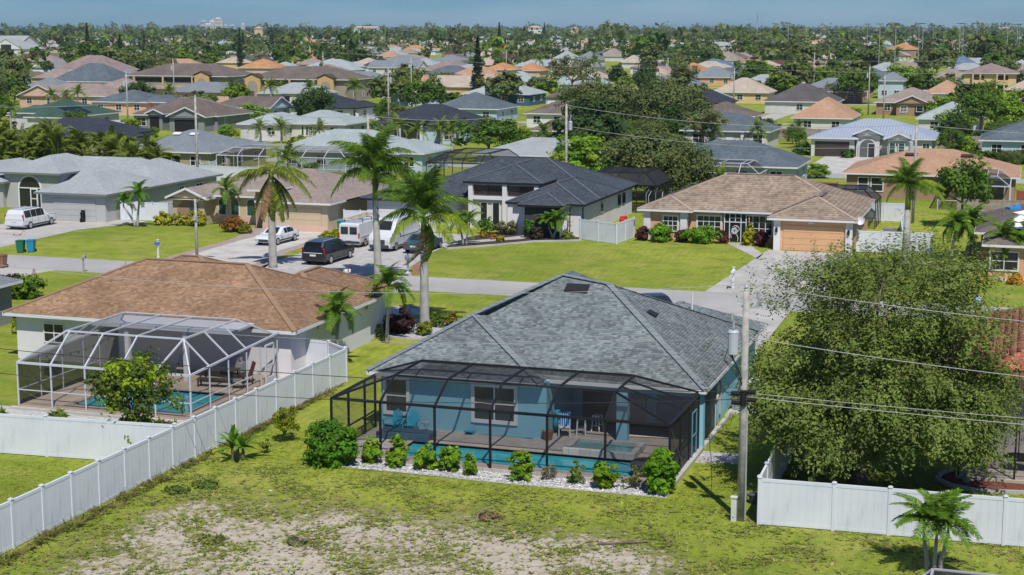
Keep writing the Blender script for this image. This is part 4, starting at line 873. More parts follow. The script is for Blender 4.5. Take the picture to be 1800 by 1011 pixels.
struct(frame_deck('pool_deck', (-46.75, -37.05, 63.75, 73.7), (-44.2, -38.0, 64.6, 69.0), .12, deckTan))
pool('swimming_pool', 'bright turquoise pool inside the white screen cage', -44.2, -38.0, 64.6, 69.0, .12, .02)
def small_cage(name, label, x0, x1, y0, y1, ze, zt, ins, alu, nx=4, ny=3, rs=None):
    P, B, S = [], [], []; rs = rs or scrR
    xs = [x0 + (x1-x0)*i/nx for i in range(nx+1)]; ys = [y0 + (y1-y0)*j/ny for j in range(ny+1)]
    for x in xs: P.append(((x, y0, 0), (x, y0, ze), .10))
    for y in ys[1:]: P.append(((x1, y, 0), (x1, y, ze), .10)); P.append(((x0, y, 0), (x0, y, ze), .10))
    a, b_, c, d = x0+ins, x1-ins, y0+ins, y1
    B += [((x0, y0, ze), (x1, y0, ze), .12), ((x1, y0, ze), (x1, y1, ze), .12), ((x0, y0, ze), (x0, y1, ze), .12), ((x0, y0, 1), (x1, y0, 1), .06), ((a, c, zt), (b_, c, zt), .10), ((a, c, zt), (a, d, zt), .1), ((b_, c, zt), (b_, d, zt), .1), ((a, d, zt), (b_, d, zt), .1), ((x0, y0, ze), (a, c, zt), .1), ((x1, y0, ze), (b_, c, zt), .1), ((x1, y1, ze), (b_, d, zt), .1), ((x0, y1, ze), (a, d, zt), .1)]
    for x in xs[1:-1]: B.append(((x, y0, ze), (min(max(x, a), b_), c, zt), .09)); B.append(((min(max(x, a), b_), c, zt), (min(max(x, a), b_), d, zt), .08))
    S += [([(x0, y0, 0), (x1, y0, 0), (x1, y0, ze), (x0, y0, ze)], scrV), ([(x1, y0, 0), (x1, y1, 0), (x1, y1, ze), (x1, y0, ze)], scrV), ([(x0, y0, ze), (x1, y0, ze), (b_, c, zt), (a, c, zt)], rs), ([(a, c, zt), (b_, c, zt), (b_, d, zt), (a, d, zt)], rs), ([(x1, y0, ze), (x1, y1, ze), (b_, d, zt), (b_, c, zt)], rs), ([(x0, y0, ze), (a, c, zt), (a, d, zt), (x0, y1, ze)], rs)]
    return cage(name, label, ((x0+x1)/2, (y0+y1)/2, 0), alu, P, B, S, thick=.8)
small_cage('pool_cage', 'dark cage at the rear corner of the charcoal roofed house', -43.5, -35.2, 153.0, 160.5, 2.8, 3.9, 1.6, blackalu, rs=scrD)
small_cage('pool_cage', 'dark screen cage rising left behind the charcoal roof', -68.6, -59.4, 175, 184, 2.5, 3.6, 1.8, blackalu, rs=scrR)
small_cage('pool_cage', 'white framed cage behind the wilted palm on the pale roofed house', -98.5, -80.5, 178.0, 184.8, 2.4, 3.3, 1.6, whitealu, 6, rs=scrWr)
small_cage('pool_cage', 'white framed cage against the slate roof behind the tile roof', -40, -28.5, 174.5, 181, 2.3, 3.3, 1.6, whitealu, 5, rs=scrWr)
small_cage('pool_cage', 'white framed cage on the orange tan shingle house', -8.6, -1.6, 165.5, 175, 2.6, 3.5, 1.3, whitealu, 3, rs=scrR)
small_cage('pool_cage', 'dark cage behind the beige tile roof by its rear hip', -19.5, -13.2, 147.6, 152.8, 2.5, 3.5, 1.2, blackalu, 3, rs=scrD)
small_cage('pool_cage', 'black lanai cage of the red tiled house behind the big tree', -2.1, 9, 65.7, 70.2, 2.7, 3.7, 1.4, blackalu, 5, rs=scrR)
struct(slab('pool_deck', [(-2.2, 65.5), (9, 65.7), (9, 70.1), (-2.2, 70.1)], 0, .10, paint('deck_grey', (.40, .35, .30), .9, .12, .8)))
T = small_cage('pool_cage', 'black cage roof corner cut off at the bottom of the frame', -2.3, 6.5, 38.5, 45.8, 2.5, 2.72, .25, paint('frame_grey', (.36, .37, .38)), 3, rs=scrD)

# ------------------------------------------------------------ fences
def fence(name, label, pts, h=1.83, step=1.86, mat=None, post=True, wob=0, group=None):
    mat = mat or vinyl; loc = (pts[0][0], pts[0][1], 0); T = thing(name, label, 'fence', loc, group=group); pm = {}
    for (ax, ay), (bx_, by) in zip(pts[:-1], pts[1:]):
        L = math.hypot(bx_-ax, by-ay); n = max(1, round(L/step)); s = L/n; ang = math.atan2(by-ay, bx_-ax)
        key = round(s, 2)
        if key not in pm:
            b = MB(); b.box(.06, s-.06, -.025, .025, .08, h-.14)
            k = .06
            while k < s-.08: b.box(k+.005, min(k+.275, s-.065), -.034, .034, .10, h-.15); k += .28
            b.box(.0, s, -.045, .045, h-.15, h-.03); b.box(.0, s, -.04, .04, .03, .16)
            o = b.build('panel', mat); pm[key] = o.data; bpy.data.objects.remove(o)
            if 'post' not in pm:
                b = MB(); b.box(-.065, .065, -.065, .065, 0, h); b.box(-.085, .085, -.085, .085, h, h+.03); b.box(-.05, .05, -.05, .05, h+.03, h+.06)
                o = b.build('post', mat); pm['post'] = o.data; bpy.data.objects.remove(o)
        for i in range(n):
            x, y = ax + (bx_-ax)*i/n - loc[0], ay + (by-ay)*i/n - loc[1]
            p = link('panel', pm[key], T); p.location = (x, y, 0); p.rotation_euler = (0, 0, ang)
            if post: q = link('post', pm['post'], T); q.location = (x, y, 0); q.rotation_euler = (0, 0, ang)
    if post: q = link('post', pm['post'], T); q.location = (pts[-1][0]-loc[0], pts[-1][1]-loc[1], 0)
    return T
fence('vinyl_fence', 'long white vinyl fence running between the two pool houses', [(-34.0, 42.0), (-33.75, 62), (-33.65, 74.0)])
fence('vinyl_fence', 'white vinyl back fence behind the small bright tree', [(-48, 55.9), (-40, 56.5), (-33.95, 57.0)], step=2.44)
fence('vinyl_fence', 'short white gated fence beside the brown roofed house', [(-36.7, 75.6), (-35.3, 75.4), (-33.75, 74.1)], step=1.5)
fence('vinyl_fence', 'white vinyl back fence right of the utility pole', [(-8.94, 56.8), (-6.2, 56.95), (12, 57.6)], step=2.05)
fence('vinyl_fence', 'white vinyl side fence running under the big tree', [(-8.98, 56.95), (-9.3, 74)], step=1.95)
fence('vinyl_fence', 'white vinyl fence between the grey and tan houses', [(-83.4, 131.6), (-78.6, 132.2), (-78.3, 139), (-78.2, 152)])
fence('vinyl_fence', 'white fence joining the charcoal house to the tile roofed house', [(-37.3, 132.2), (-33.4, 130.1), (-33.0, 134.6)])
fence('vinyl_fence', 'white fence with the gate corner right of the tile roofed house', [(-13.2, 131.8), (-7.2, 132.1)], step=2.4)
fence('vinyl_fence', 'white side fence receding behind the single royal palm', [(-9.6, 133), (-10.4, 141), (-10.6, 153.5)])
fence('vinyl_fence', 'white fence across the back yard of the tile roofed house', [(-34, 154), (-10.6, 153.8)], step=2.4)
fence('vinyl_fence', 'white gate fence between the tan garage and the work van', [(-59.9, 131.9), (-56.8, 132.2)], step=1.6)
fence('vinyl_fence', 'white fence enclosing the yard behind the olive walled house', [(-98, 177), (-97, 170), (-84, 168)], step=2.4)
fence('vinyl_fence', 'white fence beside the green roofed house', [(-163, 240), (-157.4, 251)], step=2)
woodf = paint('fence_wood', (.30, .255, .21), .9, .25, 2, .2, 10); redf = paint('fence_red', (.27, .075, .06), .9, .2, 2)
fence('wooden_fence', 'grey wooden fence below the white cage near the frame edge', [(-6.4, 160), (0, 160.5), (8, 161)], 1.8, 2.4, woodf)
fence('wooden_fence', 'red stained fence between the tile roof and tan shingle house', [(-24.0, 172.6), (-19.6, 172.8)], 1.8, 2.4, redf)
fence('wooden_fence', 'red stained fence at the frame edge right of the white cage', [(-.9, 170), (8, 170.5)], 1.8, 2.4, redf)
fence('wooden_fence', 'weathered wooden fence behind the metal roofed house', [(-42, 262), (-31, 263), (-30.4, 268)], 1.9, 2.4, woodf)
fence('wooden_fence', 'brown wooden fence by the slate corner house', [(-13, 252), (-6, 252.5)], 1.9, 2.4, woodf)
# ------------------------------------------------------------ patio things of the blue house
plasticB = paint('plastic_blue', (.035, .33, .46), .4, .06, 2)
def adirondack(label, x, y, rz):
    T = thing('garden_chair', label, 'chair', (x, y, .14), rz, 'blue garden chairs by the window')
    b = MB()
    for k in range(5): b.obox(0, -.25+.12*k, .36-.03*k, .52, .10, .03)
    b.build('seat', plasticB, T)
    for k in range(5):
        b = MB(); u = (k-2)*.10; h = .72 - abs(k-2)*.07
        b.beam((u*.9, .27, .22), (u*1.15, .50, .22+h), .085, .025); b.build('back_slat', plasticB, T)
    for s in (-1, 1):
        b = MB(); b.beam((s*.33, -.32, .56), (s*.33, .38, .52), .12, .03); b.build('armrest', plasticB, T)
        b = MB(); b.beam((s*.30, -.28, 0), (s*.32, -.28, .55), .08, .05); b.build('leg', plasticB, T)
        b = MB(); b.beam((s*.29, -.25, .30), (s*.29, .50, .02), .05, .12); b.build('leg', plasticB, T)
    return T
adirondack('blue slatted garden chair nearest the cage corner', -27.2, 64.85, R(-12)); adirondack('blue slatted garden chair next to the small side table', -26.35, 64.95, R(10))
T = thing('side_table', 'small dark wire side table beside the blue garden chairs', 'table', (-25.7, 65.2, .14)); b = MB(); b.lathe([(0, .46), (.2, .46), (.2, .43), (0, .43)], n=12); b.build('table_top', steel, T)
for k in range(3): a = R(120*k+20); b = MB(); b.tube([(.17*math.cos(a), .17*math.sin(a), 0), (.05*math.cos(a), .05*math.sin(a), .22), (.17*math.cos(a), .17*math.sin(a), .43)], .012, 5); b.build('leg', steel, T)
def stool(label, x, y, rz, h=.75):
    T = thing('bar_stool', label, 'stool', (x, y, .14), rz, 'white bar stools under the lanai')
    b = MB(); b.obox(0, 0, h, .4, .36, .04); b.build('seat', trimM, T)
    for sx in (-1, 1):
        for sy in (-1, 1): b = MB(); b.beam((sx*.21, sy*.19, 0), (sx*.16, sy*.14, h), .045); b.build('leg', trimM, T)
    b = MB(); b.beam((-.2, -.18, .3), (.2, -.18, .3), .03); b.beam((-.2, .18, .3), (.2, .18, .3), .03); b.build('stretcher', trimM, T)
stool('white bar stool just right of the striped towel', -18.75, 66.9, .2); stool('white bar stool deeper in the lanai shade', -18.2, 67.7, -.3)
T = thing('towel_chair', 'white chair hung with a blue and white striped towel', 'chair', (-19.4, 66.4, .14), .3)
for sx in (-1, 1):
    b = MB(); b.beam((sx*.25, .2, 0), (sx*.25, .28, 1.0), .04); b.build('leg', trimM, T); b = MB(); b.beam((sx*.25, -.25, 0), (sx*.25, -.2, .45), .04); b.build('leg', trimM, T)
b = MB(); b.obox(0, 0, .45, .52, .5, .04); b.build('seat', trimM, T)
tm_, n_, l_, bs_ = nodes_of('striped_towel'); tx_ = n_.new('ShaderNodeTexCoord'); w_ = n_.new('ShaderNodeTexWave'); w_.inputs['Scale'].default_value = 3.2; w_.inputs['Distortion'].default_value = 1.5; l_.new(tx_.outputs['Object'], w_.inputs[0])
r_ = n_.new('ShaderNodeValToRGB'); r_.color_ramp.interpolation = 'CONSTANT'; r_.color_ramp.elements[0].color = (.03, .25, .60, 1); r_.color_ramp.elements[1].position = .62; r_.color_ramp.elements[1].color = (.55, .68, .78, 1); l_.new(w_.outputs[0], r_.inputs[0]); l_.new(r_.outputs[0], bs_.inputs['Base Color'])
b = MB(); b.obox(0, .22, .82, .56, .06, .5); b.obox(0, .14, .98, .5, .2, .12); b.obox(.05, .12, .7, .5, .05, .45, Matrix.Rotation(.2, 3, 'Z')); b.build('towel', tm_, T)
T = thing('ring_float', 'blue inflatable ring leaning in the lanai shade', 'float', (-19.9, 67.1, .14)); b = MB(); pts = [(.0, .42*math.cos(2*math.pi*k/16), .55+.42*math.sin(2*math.pi*k/16)) for k in range(17)]; b.tube(pts, .13, 8); b.build('ring', plasticB, T, smooth=True)
b = MB(); b.obox(-23.6, 65.35, .30, .42, .3, .05); b.obox(-23.78, 65.35, .22, .05, .3, .18); b.obox(-23.42, 65.35, .22, .05, .3, .18); b.obox(-23.6, 65.46, .22, .42, .05, .2); tag(b.build('step_stool', plasticB), 'small blue plastic step stool against the blue wall', 'stool')
b = MB(); b.tube([(-23.2, 65.5, .17), (-20.9, 65.45, .19)], .018, 6); b.tube([(-21.0, 65.45, .19), (-20.6, 65.44, .19)], .03, 6); tag(b.build('pool_brush', plasticB), 'blue pool brush pole lying along the blue wall', 'pool brush')
b = MB(); b.lathe([(.0, .14), (.2, .14), (.27, .55), (.24, .55), (.22, .5), (0, .5)], -19.95, 65.6, 14); tag(b.build('clay_pot', paint('terracotta_pot', (.25, .12, .07))), 'terracotta pot holding a dark plant by the lanai corner', 'plant pot')
b = MB(); b.lathe([(0, .14), (.55, .14), (.6, .62), (.5, .72), (0, .74)], -14.5, 61.6, 16); tag(b.build('covered_fire_pit', paint('cover_dark', (.035, .037, .042))), 'dark covered round tub in the pool cage corner', 'tub')
T = thing('air_conditioner', 'outdoor air conditioner by the blue side wall', 'air conditioner', (-12.5, 74.4, 0)); b = MB(); b.box(-.75, .75, -.9, 1.6, 0, .08); b.build('pad', concrete, T)
b = MB(); b.box(-.6, .05, -.45, .35, .08, .85); b.lathe([(0, .86), (.28, .86), (.28, .9), (0, .9)], -.28, -.05, 12); b.build('condenser', paint('ac_dark', (.10, .10, .10)), T)
for k in range(8): b = MB(); b.box(-.6, .05, -.47, -.452, .12+.085*k, .17+.085*k); b.build('grille_slat', steel, T)
T = thing('bicycle_trailer', 'black and white bike trailer and tools beside the air conditioner', 'trailer', (-12.2, 76.3, 0)); b = MB(); b.box(-.5, .5, -.6, .5, .3, .75); b.build('body', paint('trailer_black', (.02, .02, .02)), T); b = MB(); b.box(-.45, .45, -.55, -.1, .752, 1.25); b.build('hood', trimM, T)
for s in (-1, 1): b = MB(); b.tube([(s*.55, 0, .28), (s*.62, 0, .28)], .28, 14); b.build('wheel', rubber, T)
# patio of the white cage
wick = paint('furniture_dark', (.06, .055, .05), .8, .2, 4); cush = paint('cushion_grey', (.25, .25, .25), .9, .1)
def bench(label, x, y, rz, L=1.9):
    T = thing('patio_bench', label, 'bench', (x, y, .12), rz)
    b = MB(); 
    for k in range(4): b.obox(0, -.2+.13*k, .42, L, .11, .03)
    b.build('seat', wick, T)
    for s in (-1, 1):
        for t in (-1, 1): b = MB(); b.beam((s*(L/2-.1), t*.2, 0), (s*(L/2-.1), t*.2, .42), .06); b.build('leg', wick, T)
bench('dark slatted patio bench nearest the turquoise pool', -39.4, 70.3, .1); T = thing('patio_table', 'dark slatted patio table behind the bench in the white cage', 'table', (-39.7, 71.3, .12), .1); b = MB()
for k in range(6): b.obox(0, -.42+.16*k, .72, 2.1, .14, .03)
b.build('table_top', wick, T)
for s in (-1, 1):
    for t in (-1, 1): b = MB(); b.beam((s*.9, t*.35, 0), (s*.9, t*.35, .72), .07); b.build('leg', wick, T)
def patio_chair(label, x, y, rz, m):
    T = thing('patio_chair', label, 'chair', (x, y, .12), rz)
    b = MB(); b.obox(0, 0, .42, .55, .55, .06); b.build('seat', m, T); b = MB(); b.beam((0, .26, .42), (0, .48, 1.1), .5, .05); b.build('backrest', m, T)
    for s in (-1, 1):
        b = MB(); b.beam((s*.27, -.25, 0), (s*.27, -.25, .62), .04); b.build('leg', wick, T); b = MB(); b.beam((s*.27, .25, 0), (s*.27, .3, .62), .04); b.build('leg', wick, T); b = MB(); b.beam((s*.27, -.25, .62), (s*.27, .32, .62), .05, .03); b.build('armrest', wick, T)
patio_chair('maroon reclining patio chair by the screen door of the white cage', -38.3, 71.6, -.8, paint('sling_maroon', (.16, .05, .055))); patio_chair('grey patio chair in the white cage beside the dark table', -38.1, 70.4, -1.2, cush); patio_chair('pale cushioned patio chair against the wall in the white cage', -42.4, 72.2, .3, paint('cushion_pale', (.36, .34, .3)))
T = thing('barbecue', 'covered grey barbecue standing behind the patio table', 'barbecue', (-39.6, 72.6, .12)); b = MB(); b.box(-.7, .7, -.3, .3, .35, .85); b.box(-.45, .45, -.28, .28, .852, 1.15); b.build('hood', paint('grill_cover', (.32, .32, .33)), T); b = MB(); b.box(-.6, .6, -.25, .25, 0, .349); b.build('cabinet', wick, T)
T = thing('string_lights', 'string of small bulbs hanging inside the white cage', 'string lights', (-46, 68, 2.2)); b = MB(); pts = [(-46.4+.6*t/10, 65.2+6*t/10, 2.35-.35*math.sin(math.pi*t/10)*(1)) for t in range(11)]; b.tube([(x+46, y-68, z-2.2) for x, y, z in pts], .01, 4); b.build('cable', rubber, T)
for x, y, z in pts: b = MB(); b.lathe([(.0, -.14), (.035, -.10), (.025, -.02), (.01, 0)], x+46, y-68, 6); o = b.build('bulb', rubber, T); o.location.z = z-2.2
# ------------------------------------------------------------ plants
def leaf_mesh(name, C, N, S, col, asp=1.7, mat=None, bend=0):
    """one small rhombic leaf face per row of C, facing N, of length S*asp"""
    n = len(C); rg = np.random.default_rng(n + int(abs(C[0, 0])*1000) % 9973)
    N = N/np.maximum(np.linalg.norm(N, axis=1, keepdims=True), 1e-6)
    t = rg.normal(size=(n, 3)); t -= N*(t*N).sum(1, keepdims=True); t /= np.maximum(np.linalg.norm(t, axis=1, keepdims=True), 1e-6)
    b = np.cross(N, t); S = np.asarray(S).reshape(-1, 1)
    V = np.stack([C - t*S*asp*.5, C + b*S*.5, C + t*S*asp*.5, C - b*S*.5], 1).reshape(-1, 3)
    F = np.arange(n*4).reshape(n, 4)
    return mesh_np(name, V, F, mat or leafM, np.repeat(col, 4, axis=0))
def crown_pts(rg, R3, ncl, per, cr, low=-.35, shell=.55, flat=1.0):
    """leaf positions gathered in clumps spread through an uneven ellipsoid"""
    d = rg.normal(size=(ncl*3, 3)); d /= np.linalg.norm(d, axis=1, keepdims=True); d = d[d[:, 2] > low][:ncl]; ncl = len(d)
    rad = shell + (1-shell)*rg.random(ncl)**.6
    lump = 1 + .16*np.sin(d[:, 0]*4 + rg.random()*6) + .14*np.sin(d[:, 1]*5 + rg.random()*6) + .10*np.sin(d[:, 2]*6 + rg.random()*6)
    cc = d*rad[:, None]*lump[:, None]*np.array(R3)
    crs = cr*(.6 + .8*rg.random(ncl))
    u = rg.normal(size=(ncl, per, 3)); u /= np.linalg.norm(u, axis=2, keepdims=True)
    rr = crs[:, None, None]*(.45 + .75*rg.random((ncl, per, 1)))
    P = cc[:, None] + u*rr*np.array([1, 1, .75*flat])
    N = u*.7 + d[:, None]*.35 + np.array([0, 0, .35]) + rg.normal(size=u.shape)*.35
    return P.reshape(-1, 3), N.reshape(-1, 3), np.repeat(np.arange(ncl), per), cc
def leaf_cols(rg, idx, base, vc=.22, vl=.18, hue=.08):
    k = (1 + (rg.random(idx.max()+1) - .5)*2*vc)[idx]*(1 + (rg.random(len(idx)) - .5)*2*vl)
    c = np.array(base)[None]*k[:, None]
    h = ((rg.random(idx.max()+1) - .5)*2*hue)[idx] + (rg.random(len(idx)) - .5)*hue
    c[:, 0] *= 1 + h*2.2; c[:, 1] *= 1 + h*.5
    return np.clip(c, 0.002, 1)
def trunk_mesh(name, h, r, limbs, seed, mat=None, lean=.05, forks=5):
    rd = random.Random(seed); b = MB(); top = Vector((rd.uniform(-lean, lean)*h, rd.uniform(-lean, lean)*h, h))
    pts = [Vector((0, 0, -.1)), Vector((0, 0, .15)), top*.4 + Vector((rd.uniform(-.05, .05)*h, 0, 0)), top]
    b.tube(pts, [r*1.35, r*1.1, r*.85, r*.6], 8)
    for q in limbs[:forks]:
        q = Vector(q); s = top*rd.uniform(.65, 1.0); m = s.lerp(q, .5) + Vector((0, 0, .12*q.length*rd.uniform(-.3, .6)))
        b.tube([s, m, q], [r*.5, r*.32, r*.10], 5)
    o = b.build(name, mat or barkM, None, smooth=True); me = o.data; bpy.data.objects.remove(o); return me
G_OAK, G_MID, G_LIME, G_DARK, G_OLIVE, G_YEL, G_BLUE = (.105, .135, .044), (.078, .135, .020), (.150, .235, .020), (.046, .082, .022), (.125, .148, .056), (.20, .24, .02), (.05, .09, .035)
# shared trees of several kinds: (trunk mesh, crown mesh, height)
KIND = {}
def make_kind(key, R3, zc, base, ncl, per, ls, seed, low=-.35, shell=.5, cr=.26, mat=None, trunk_r=.16, asp=1.6):
    rg = np.random.default_rng(seed); P, N, ix, cc = crown_pts(rg, R3, ncl, per, cr*max(R3), low, shell)
    P = P + np.array([0, 0, zc]); cc = cc + np.array([0, 0, zc])
    me = leaf_mesh('crown', P, N, ls*(.6 + .8*rg.random(len(P))), leaf_cols(rg, ix, base), asp, mat or leafM)
    tr = trunk_mesh('trunk', max(zc - R3[2]*.3, .6), trunk_r, [tuple(c) for c in cc[::max(1, len(cc)//7)]], seed, forks=7)
    KIND[key] = (tr, me, zc + R3[2])
for i in range(3):
    make_kind('oak%d' % i, (3.7, 3.7, 2.8), 3.7, G_OAK, 150, 95, .19, 20+i, low=-.8, trunk_r=.24)
    make_kind('round%d' % i, (2.7, 2.7, 2.5), 3.4, G_MID, 70, 55, .24, 30+i)
    make_kind('lime%d' % i, (2.6, 2.6, 2.3), 2.5, G_LIME, 80, 50, .25, 40+i, low=-.9)
    make_kind('dark%d' % i, (2.9, 2.9, 2.7), 3.2, G_DARK, 90, 55, .25, 50+i, low=-.8)
    make_kind('olive%d' % i, (2.9, 2.9, 2.6), 3.8, G_OLIVE, 55, 45, .22, 60+i, shell=.35, cr=.22)
# far trees carry bigger leaves
    make_kind('foak%d' % i, (3.9, 3.9, 2.9), 4.0, tuple(c*.85 for c in G_OAK), 46, 22, .62, 70+i, cr=.28, mat=leafD)
    make_kind('fround%d' % i, (2.9, 2.9, 2.6), 3.4, tuple(c*.8 for c in G_MID), 40, 20, .56, 80+i, cr=.28, mat=leafD)
    make_kind('flime%d' % i, (3.0, 3.0, 2.4), 3.3, tuple(c*.66 for c in G_LIME), 40, 20, .56, 90+i, cr=.28, mat=leafD)
    make_kind('fdark%d' % i, (2.8, 2.8, 3.0), 3.8, G_DARK, 40, 20, .58, 100+i, cr=.28, mat=leafD)
# a conical pine
def pine_kind(key, h, r, seed, n=1500, ls=.5):
    rg = np.random.default_rng(seed); z = h*(.08 + .92*rg.random(n)**.85); lay = np.round(z/(h/16))*(h/16)
    a = rg.random(n)*6.28; rr = r*(1 - (lay/h)**1.3)*np.sqrt(rg.random(n))*(.75 + .5*np.sin(a*3 + lay*2)**2)
    P = np.stack([rr*np.cos(a), rr*np.sin(a), lay + (rg.random(n)-.5)*h/22 - rr*.12], 1); N = np.stack([np.cos(a)*.4, np.sin(a)*.4, np.ones(n)], 1) + rg.normal(size=(n, 3))*.4
    me = leaf_mesh('crown', P, N, ls*(.5 + rg.random(n)), leaf_cols(rg, (lay*10).astype(int), (.028, .052, .022)), 1.8, leafD)
    b = MB(); b.tube([(0, 0, -.1), (0, 0, h*.97)], [.22, .04], 7); o = b.build('trunk', barkM, None); tr = o.data; bpy.data.objects.remove(o)
    KIND[key] = (tr, me, h)
pine_kind('pine0', 14, 2.0, 11); pine_kind('pine1', 20, 2.6, 12)
def tree(kind, label, x, y, s=1.0, rz=None, group=None, name='tree', sz=None, cat='tree'):
    tr, cr, h = KIND[kind]
    T = thing(name, label, cat, (x, y, 0), random.random()*6.28 if rz is None else rz, group)
    T.scale = (s, s, sz or s)
    link('trunk', tr, T); link('crown', cr, T)
    return T

# ---- fronds and palms
def frond_mesh(name, L, n, leaf, droop, base, tipc=None, width=.05, vee=.5, seed=0, hang=.35, curve=1.0):
    """a feather leaf along +X: arching midrib with paired leaflets"""
    rd = random.Random(seed); V = []; F = []; C = []
    def mid(t): return Vector((L*(t - .18*curve*t*t*droop), 0, L*(.34*t*curve - droop*.95*t**2.1)))
    def quad(a, b, c, d, col):
        i = len(V); V.extend([tuple(a), tuple(b), tuple(c), tuple(d)]); F.append((i, i+1, i+2, i+3)); C.extend([col]*4)
    m = 9
    for k in range(m):
        t0, t1 = k/m, (k+1)/m; w0, w1 = .045*L/2.5*(1-t0*.8), .045*L/2.5*(1-t1*.8); p, q = mid(t0), mid(t1)
        col = (base[0]*1.25, base[1]*1.15, base[2])
        quad(p + Vector((0, -w0, 0)), p + Vector((0, w0, 0)), q + Vector((0, w1, 0)), q + Vector((0, -w1, 0)), col); quad(p + Vector((0, 0, -w0)), p + Vector((0, 0, w0)), q + Vector((0, 0, w1)), q + Vector((0, 0, -w1)), col)
    for k in range(n):
        t = .14 + .85*(k + rd.random()*.5)/n; p = mid(t); d = (mid(min(t+.03, 1)) - mid(t-.03)).normalized()
        ll = leaf*(1 - abs(t - .45)*1.15)*rd.uniform(.85, 1.1); ll = max(ll, leaf*.25)
        for s in (-1, 1):
            out = (Vector((0, s, 0)) + d*(.35 + .5*t) + Vector((0, 0, vee*rd.uniform(.3, 1.2)))).normalized()
            e1 = p + out*ll*.55; e2 = p + out*ll*.95 + Vector((0, 0, -hang*ll*rd.uniform(.6, 1.3))) 
            w = d*width*.5
            kk = rd.uniform(.72, 1.25); c = base if not tipc or rd.random() > .35 else tipc
            col = (c[0]*kk, c[1]*kk, c[2]*kk)
            quad(p - w*.4, p + w*.4, e1 + w, e1 - w, col); quad(e1 - w, e1 + w, e2 + w*.15, e2 - w*.15, col)
    return mesh_np(name, np.array(V), np.array(F), leafM, np.array(C))
PG, PY = (.060, .128, .016), (.19, .235, .02)
FROND = {}
for i in range(3):
    FROND['royal%d' % i] = frond_mesh('frond', 3.5, 74, .98, .55 + .14*i, (.058, .125, .014), (.14, .20, .02), .07, .5, 200+i, .7)
    FROND['royaly%d' % i] = frond_mesh('frond', 3.2, 66, .85, .68 + .12*i, (.19, .25, .016), (.10, .165, .015), .07, .35, 210+i, .75)
    FROND['xmas%d' % i] = frond_mesh('frond', 1.75, 40, .46, .74 + .12*i, (.078, .16, .015), (.13, .205, .018), .06, .5, 220+i, .45, 1.3)
    FROND['areca%d' % i] = frond_mesh('frond', 2.6, 34, .55, .5 + .15*i, (.078, .125, .018), (.19, .20, .03), .085, .5, 230+i, .3, 1.5)
    FROND['dead%d' % i] = frond_mesh('frond', 3.1, 46, .62, .75 + .1*i, (.25, .165, .085), (.32, .215, .12), .075, -.2, 240+i, .9)
    FROND['limp%d' % i] = frond_mesh('frond', 3.3, 56, .66, .75 + .1*i, (.085, .125, .018), (.22, .22, .04), .08, -.1, 250+i, .9)
    FROND['hang%d' % i] = frond_mesh('frond', 3.2, 56, .55, .22 + .08*i, (.075, .12, .016), (.20, .21, .03), .08, -.3, 270+i, .5, .6)
    FROND['brown%d' % i] = frond_mesh('frond', 3.1, 50, .5, .20 + .08*i, (.25, .165, .085), (.32, .215, .12), .075, -.3, 280+i, .5, .6)
    FROND['far%d' % i] = frond_mesh('frond', 2.4, 14, .62, .62 + .14*i, (.075, .125, .022), PY, .16, .4, 260+i, .45)
def palm(label, x, y, h, kind='royal', n=14, s=1.0, r=.2, shaft=1.2, lean=(0, 0), seed=0, group=None, els=(70, -35), extra=(), bark=None, name='palm_tree', T=None, ox=0, oy=0, azs=None):
    rd = random.Random(seed + int(abs(x)*10))
    if T is None: T = thing(name, label, 'palm tree', (x, y, 0), 0, group)
    top = Vector((ox + lean[0], oy + lean[1], h)); b = MB()
    b.tube([(ox, oy, -.1), (ox, oy, .3), (ox + lean[0]*.35, oy + lean[1]*.35, h*.5), top], [r*1.5, r*1.25, r*1.1, r*.8], 10)
    b.build('trunk', bark or palmbark, T, smooth=True)
    if shaft:
        b = MB(); b.tube([top, top + Vector((0, 0, shaft*.5)), top + Vector((0, 0, shaft))], [r*.85, r*.75, r*.4], 9); b.build('crownshaft', greenshaft, T, smooth=True)
    tp = top + Vector((0, 0, shaft*.95))
    for k in range(n):
        el = els[0] + (els[1]-els[0])*(k/max(1, n-1)) + rd.uniform(-8, 8); az = (k*137.5 + rd.uniform(-20, 20)) if azs is None else azs[k % len(azs)] + rd.uniform(-12, 12)
        f = link('frond', FROND['%s%d' % (kind, k % 3)], T); f.location = tp
        f.rotation_euler = (rd.uniform(-.25, .25), -R(el), R(az)); q = s*rd.uniform(.85, 1.12); f.scale = (q, q, q)
    for kd, el, az, q in extra:
        f = link('frond', FROND[kd], T); f.location = tp - Vector((0, 0, .15)); f.rotation_euler = (rd.uniform(-.2, .2), -R(el), R(az)); f.scale = (q, q, q)
        if kd.startswith(('dead', 'brown')): f['label'] = 'brown dead frond hanging down'
    return T
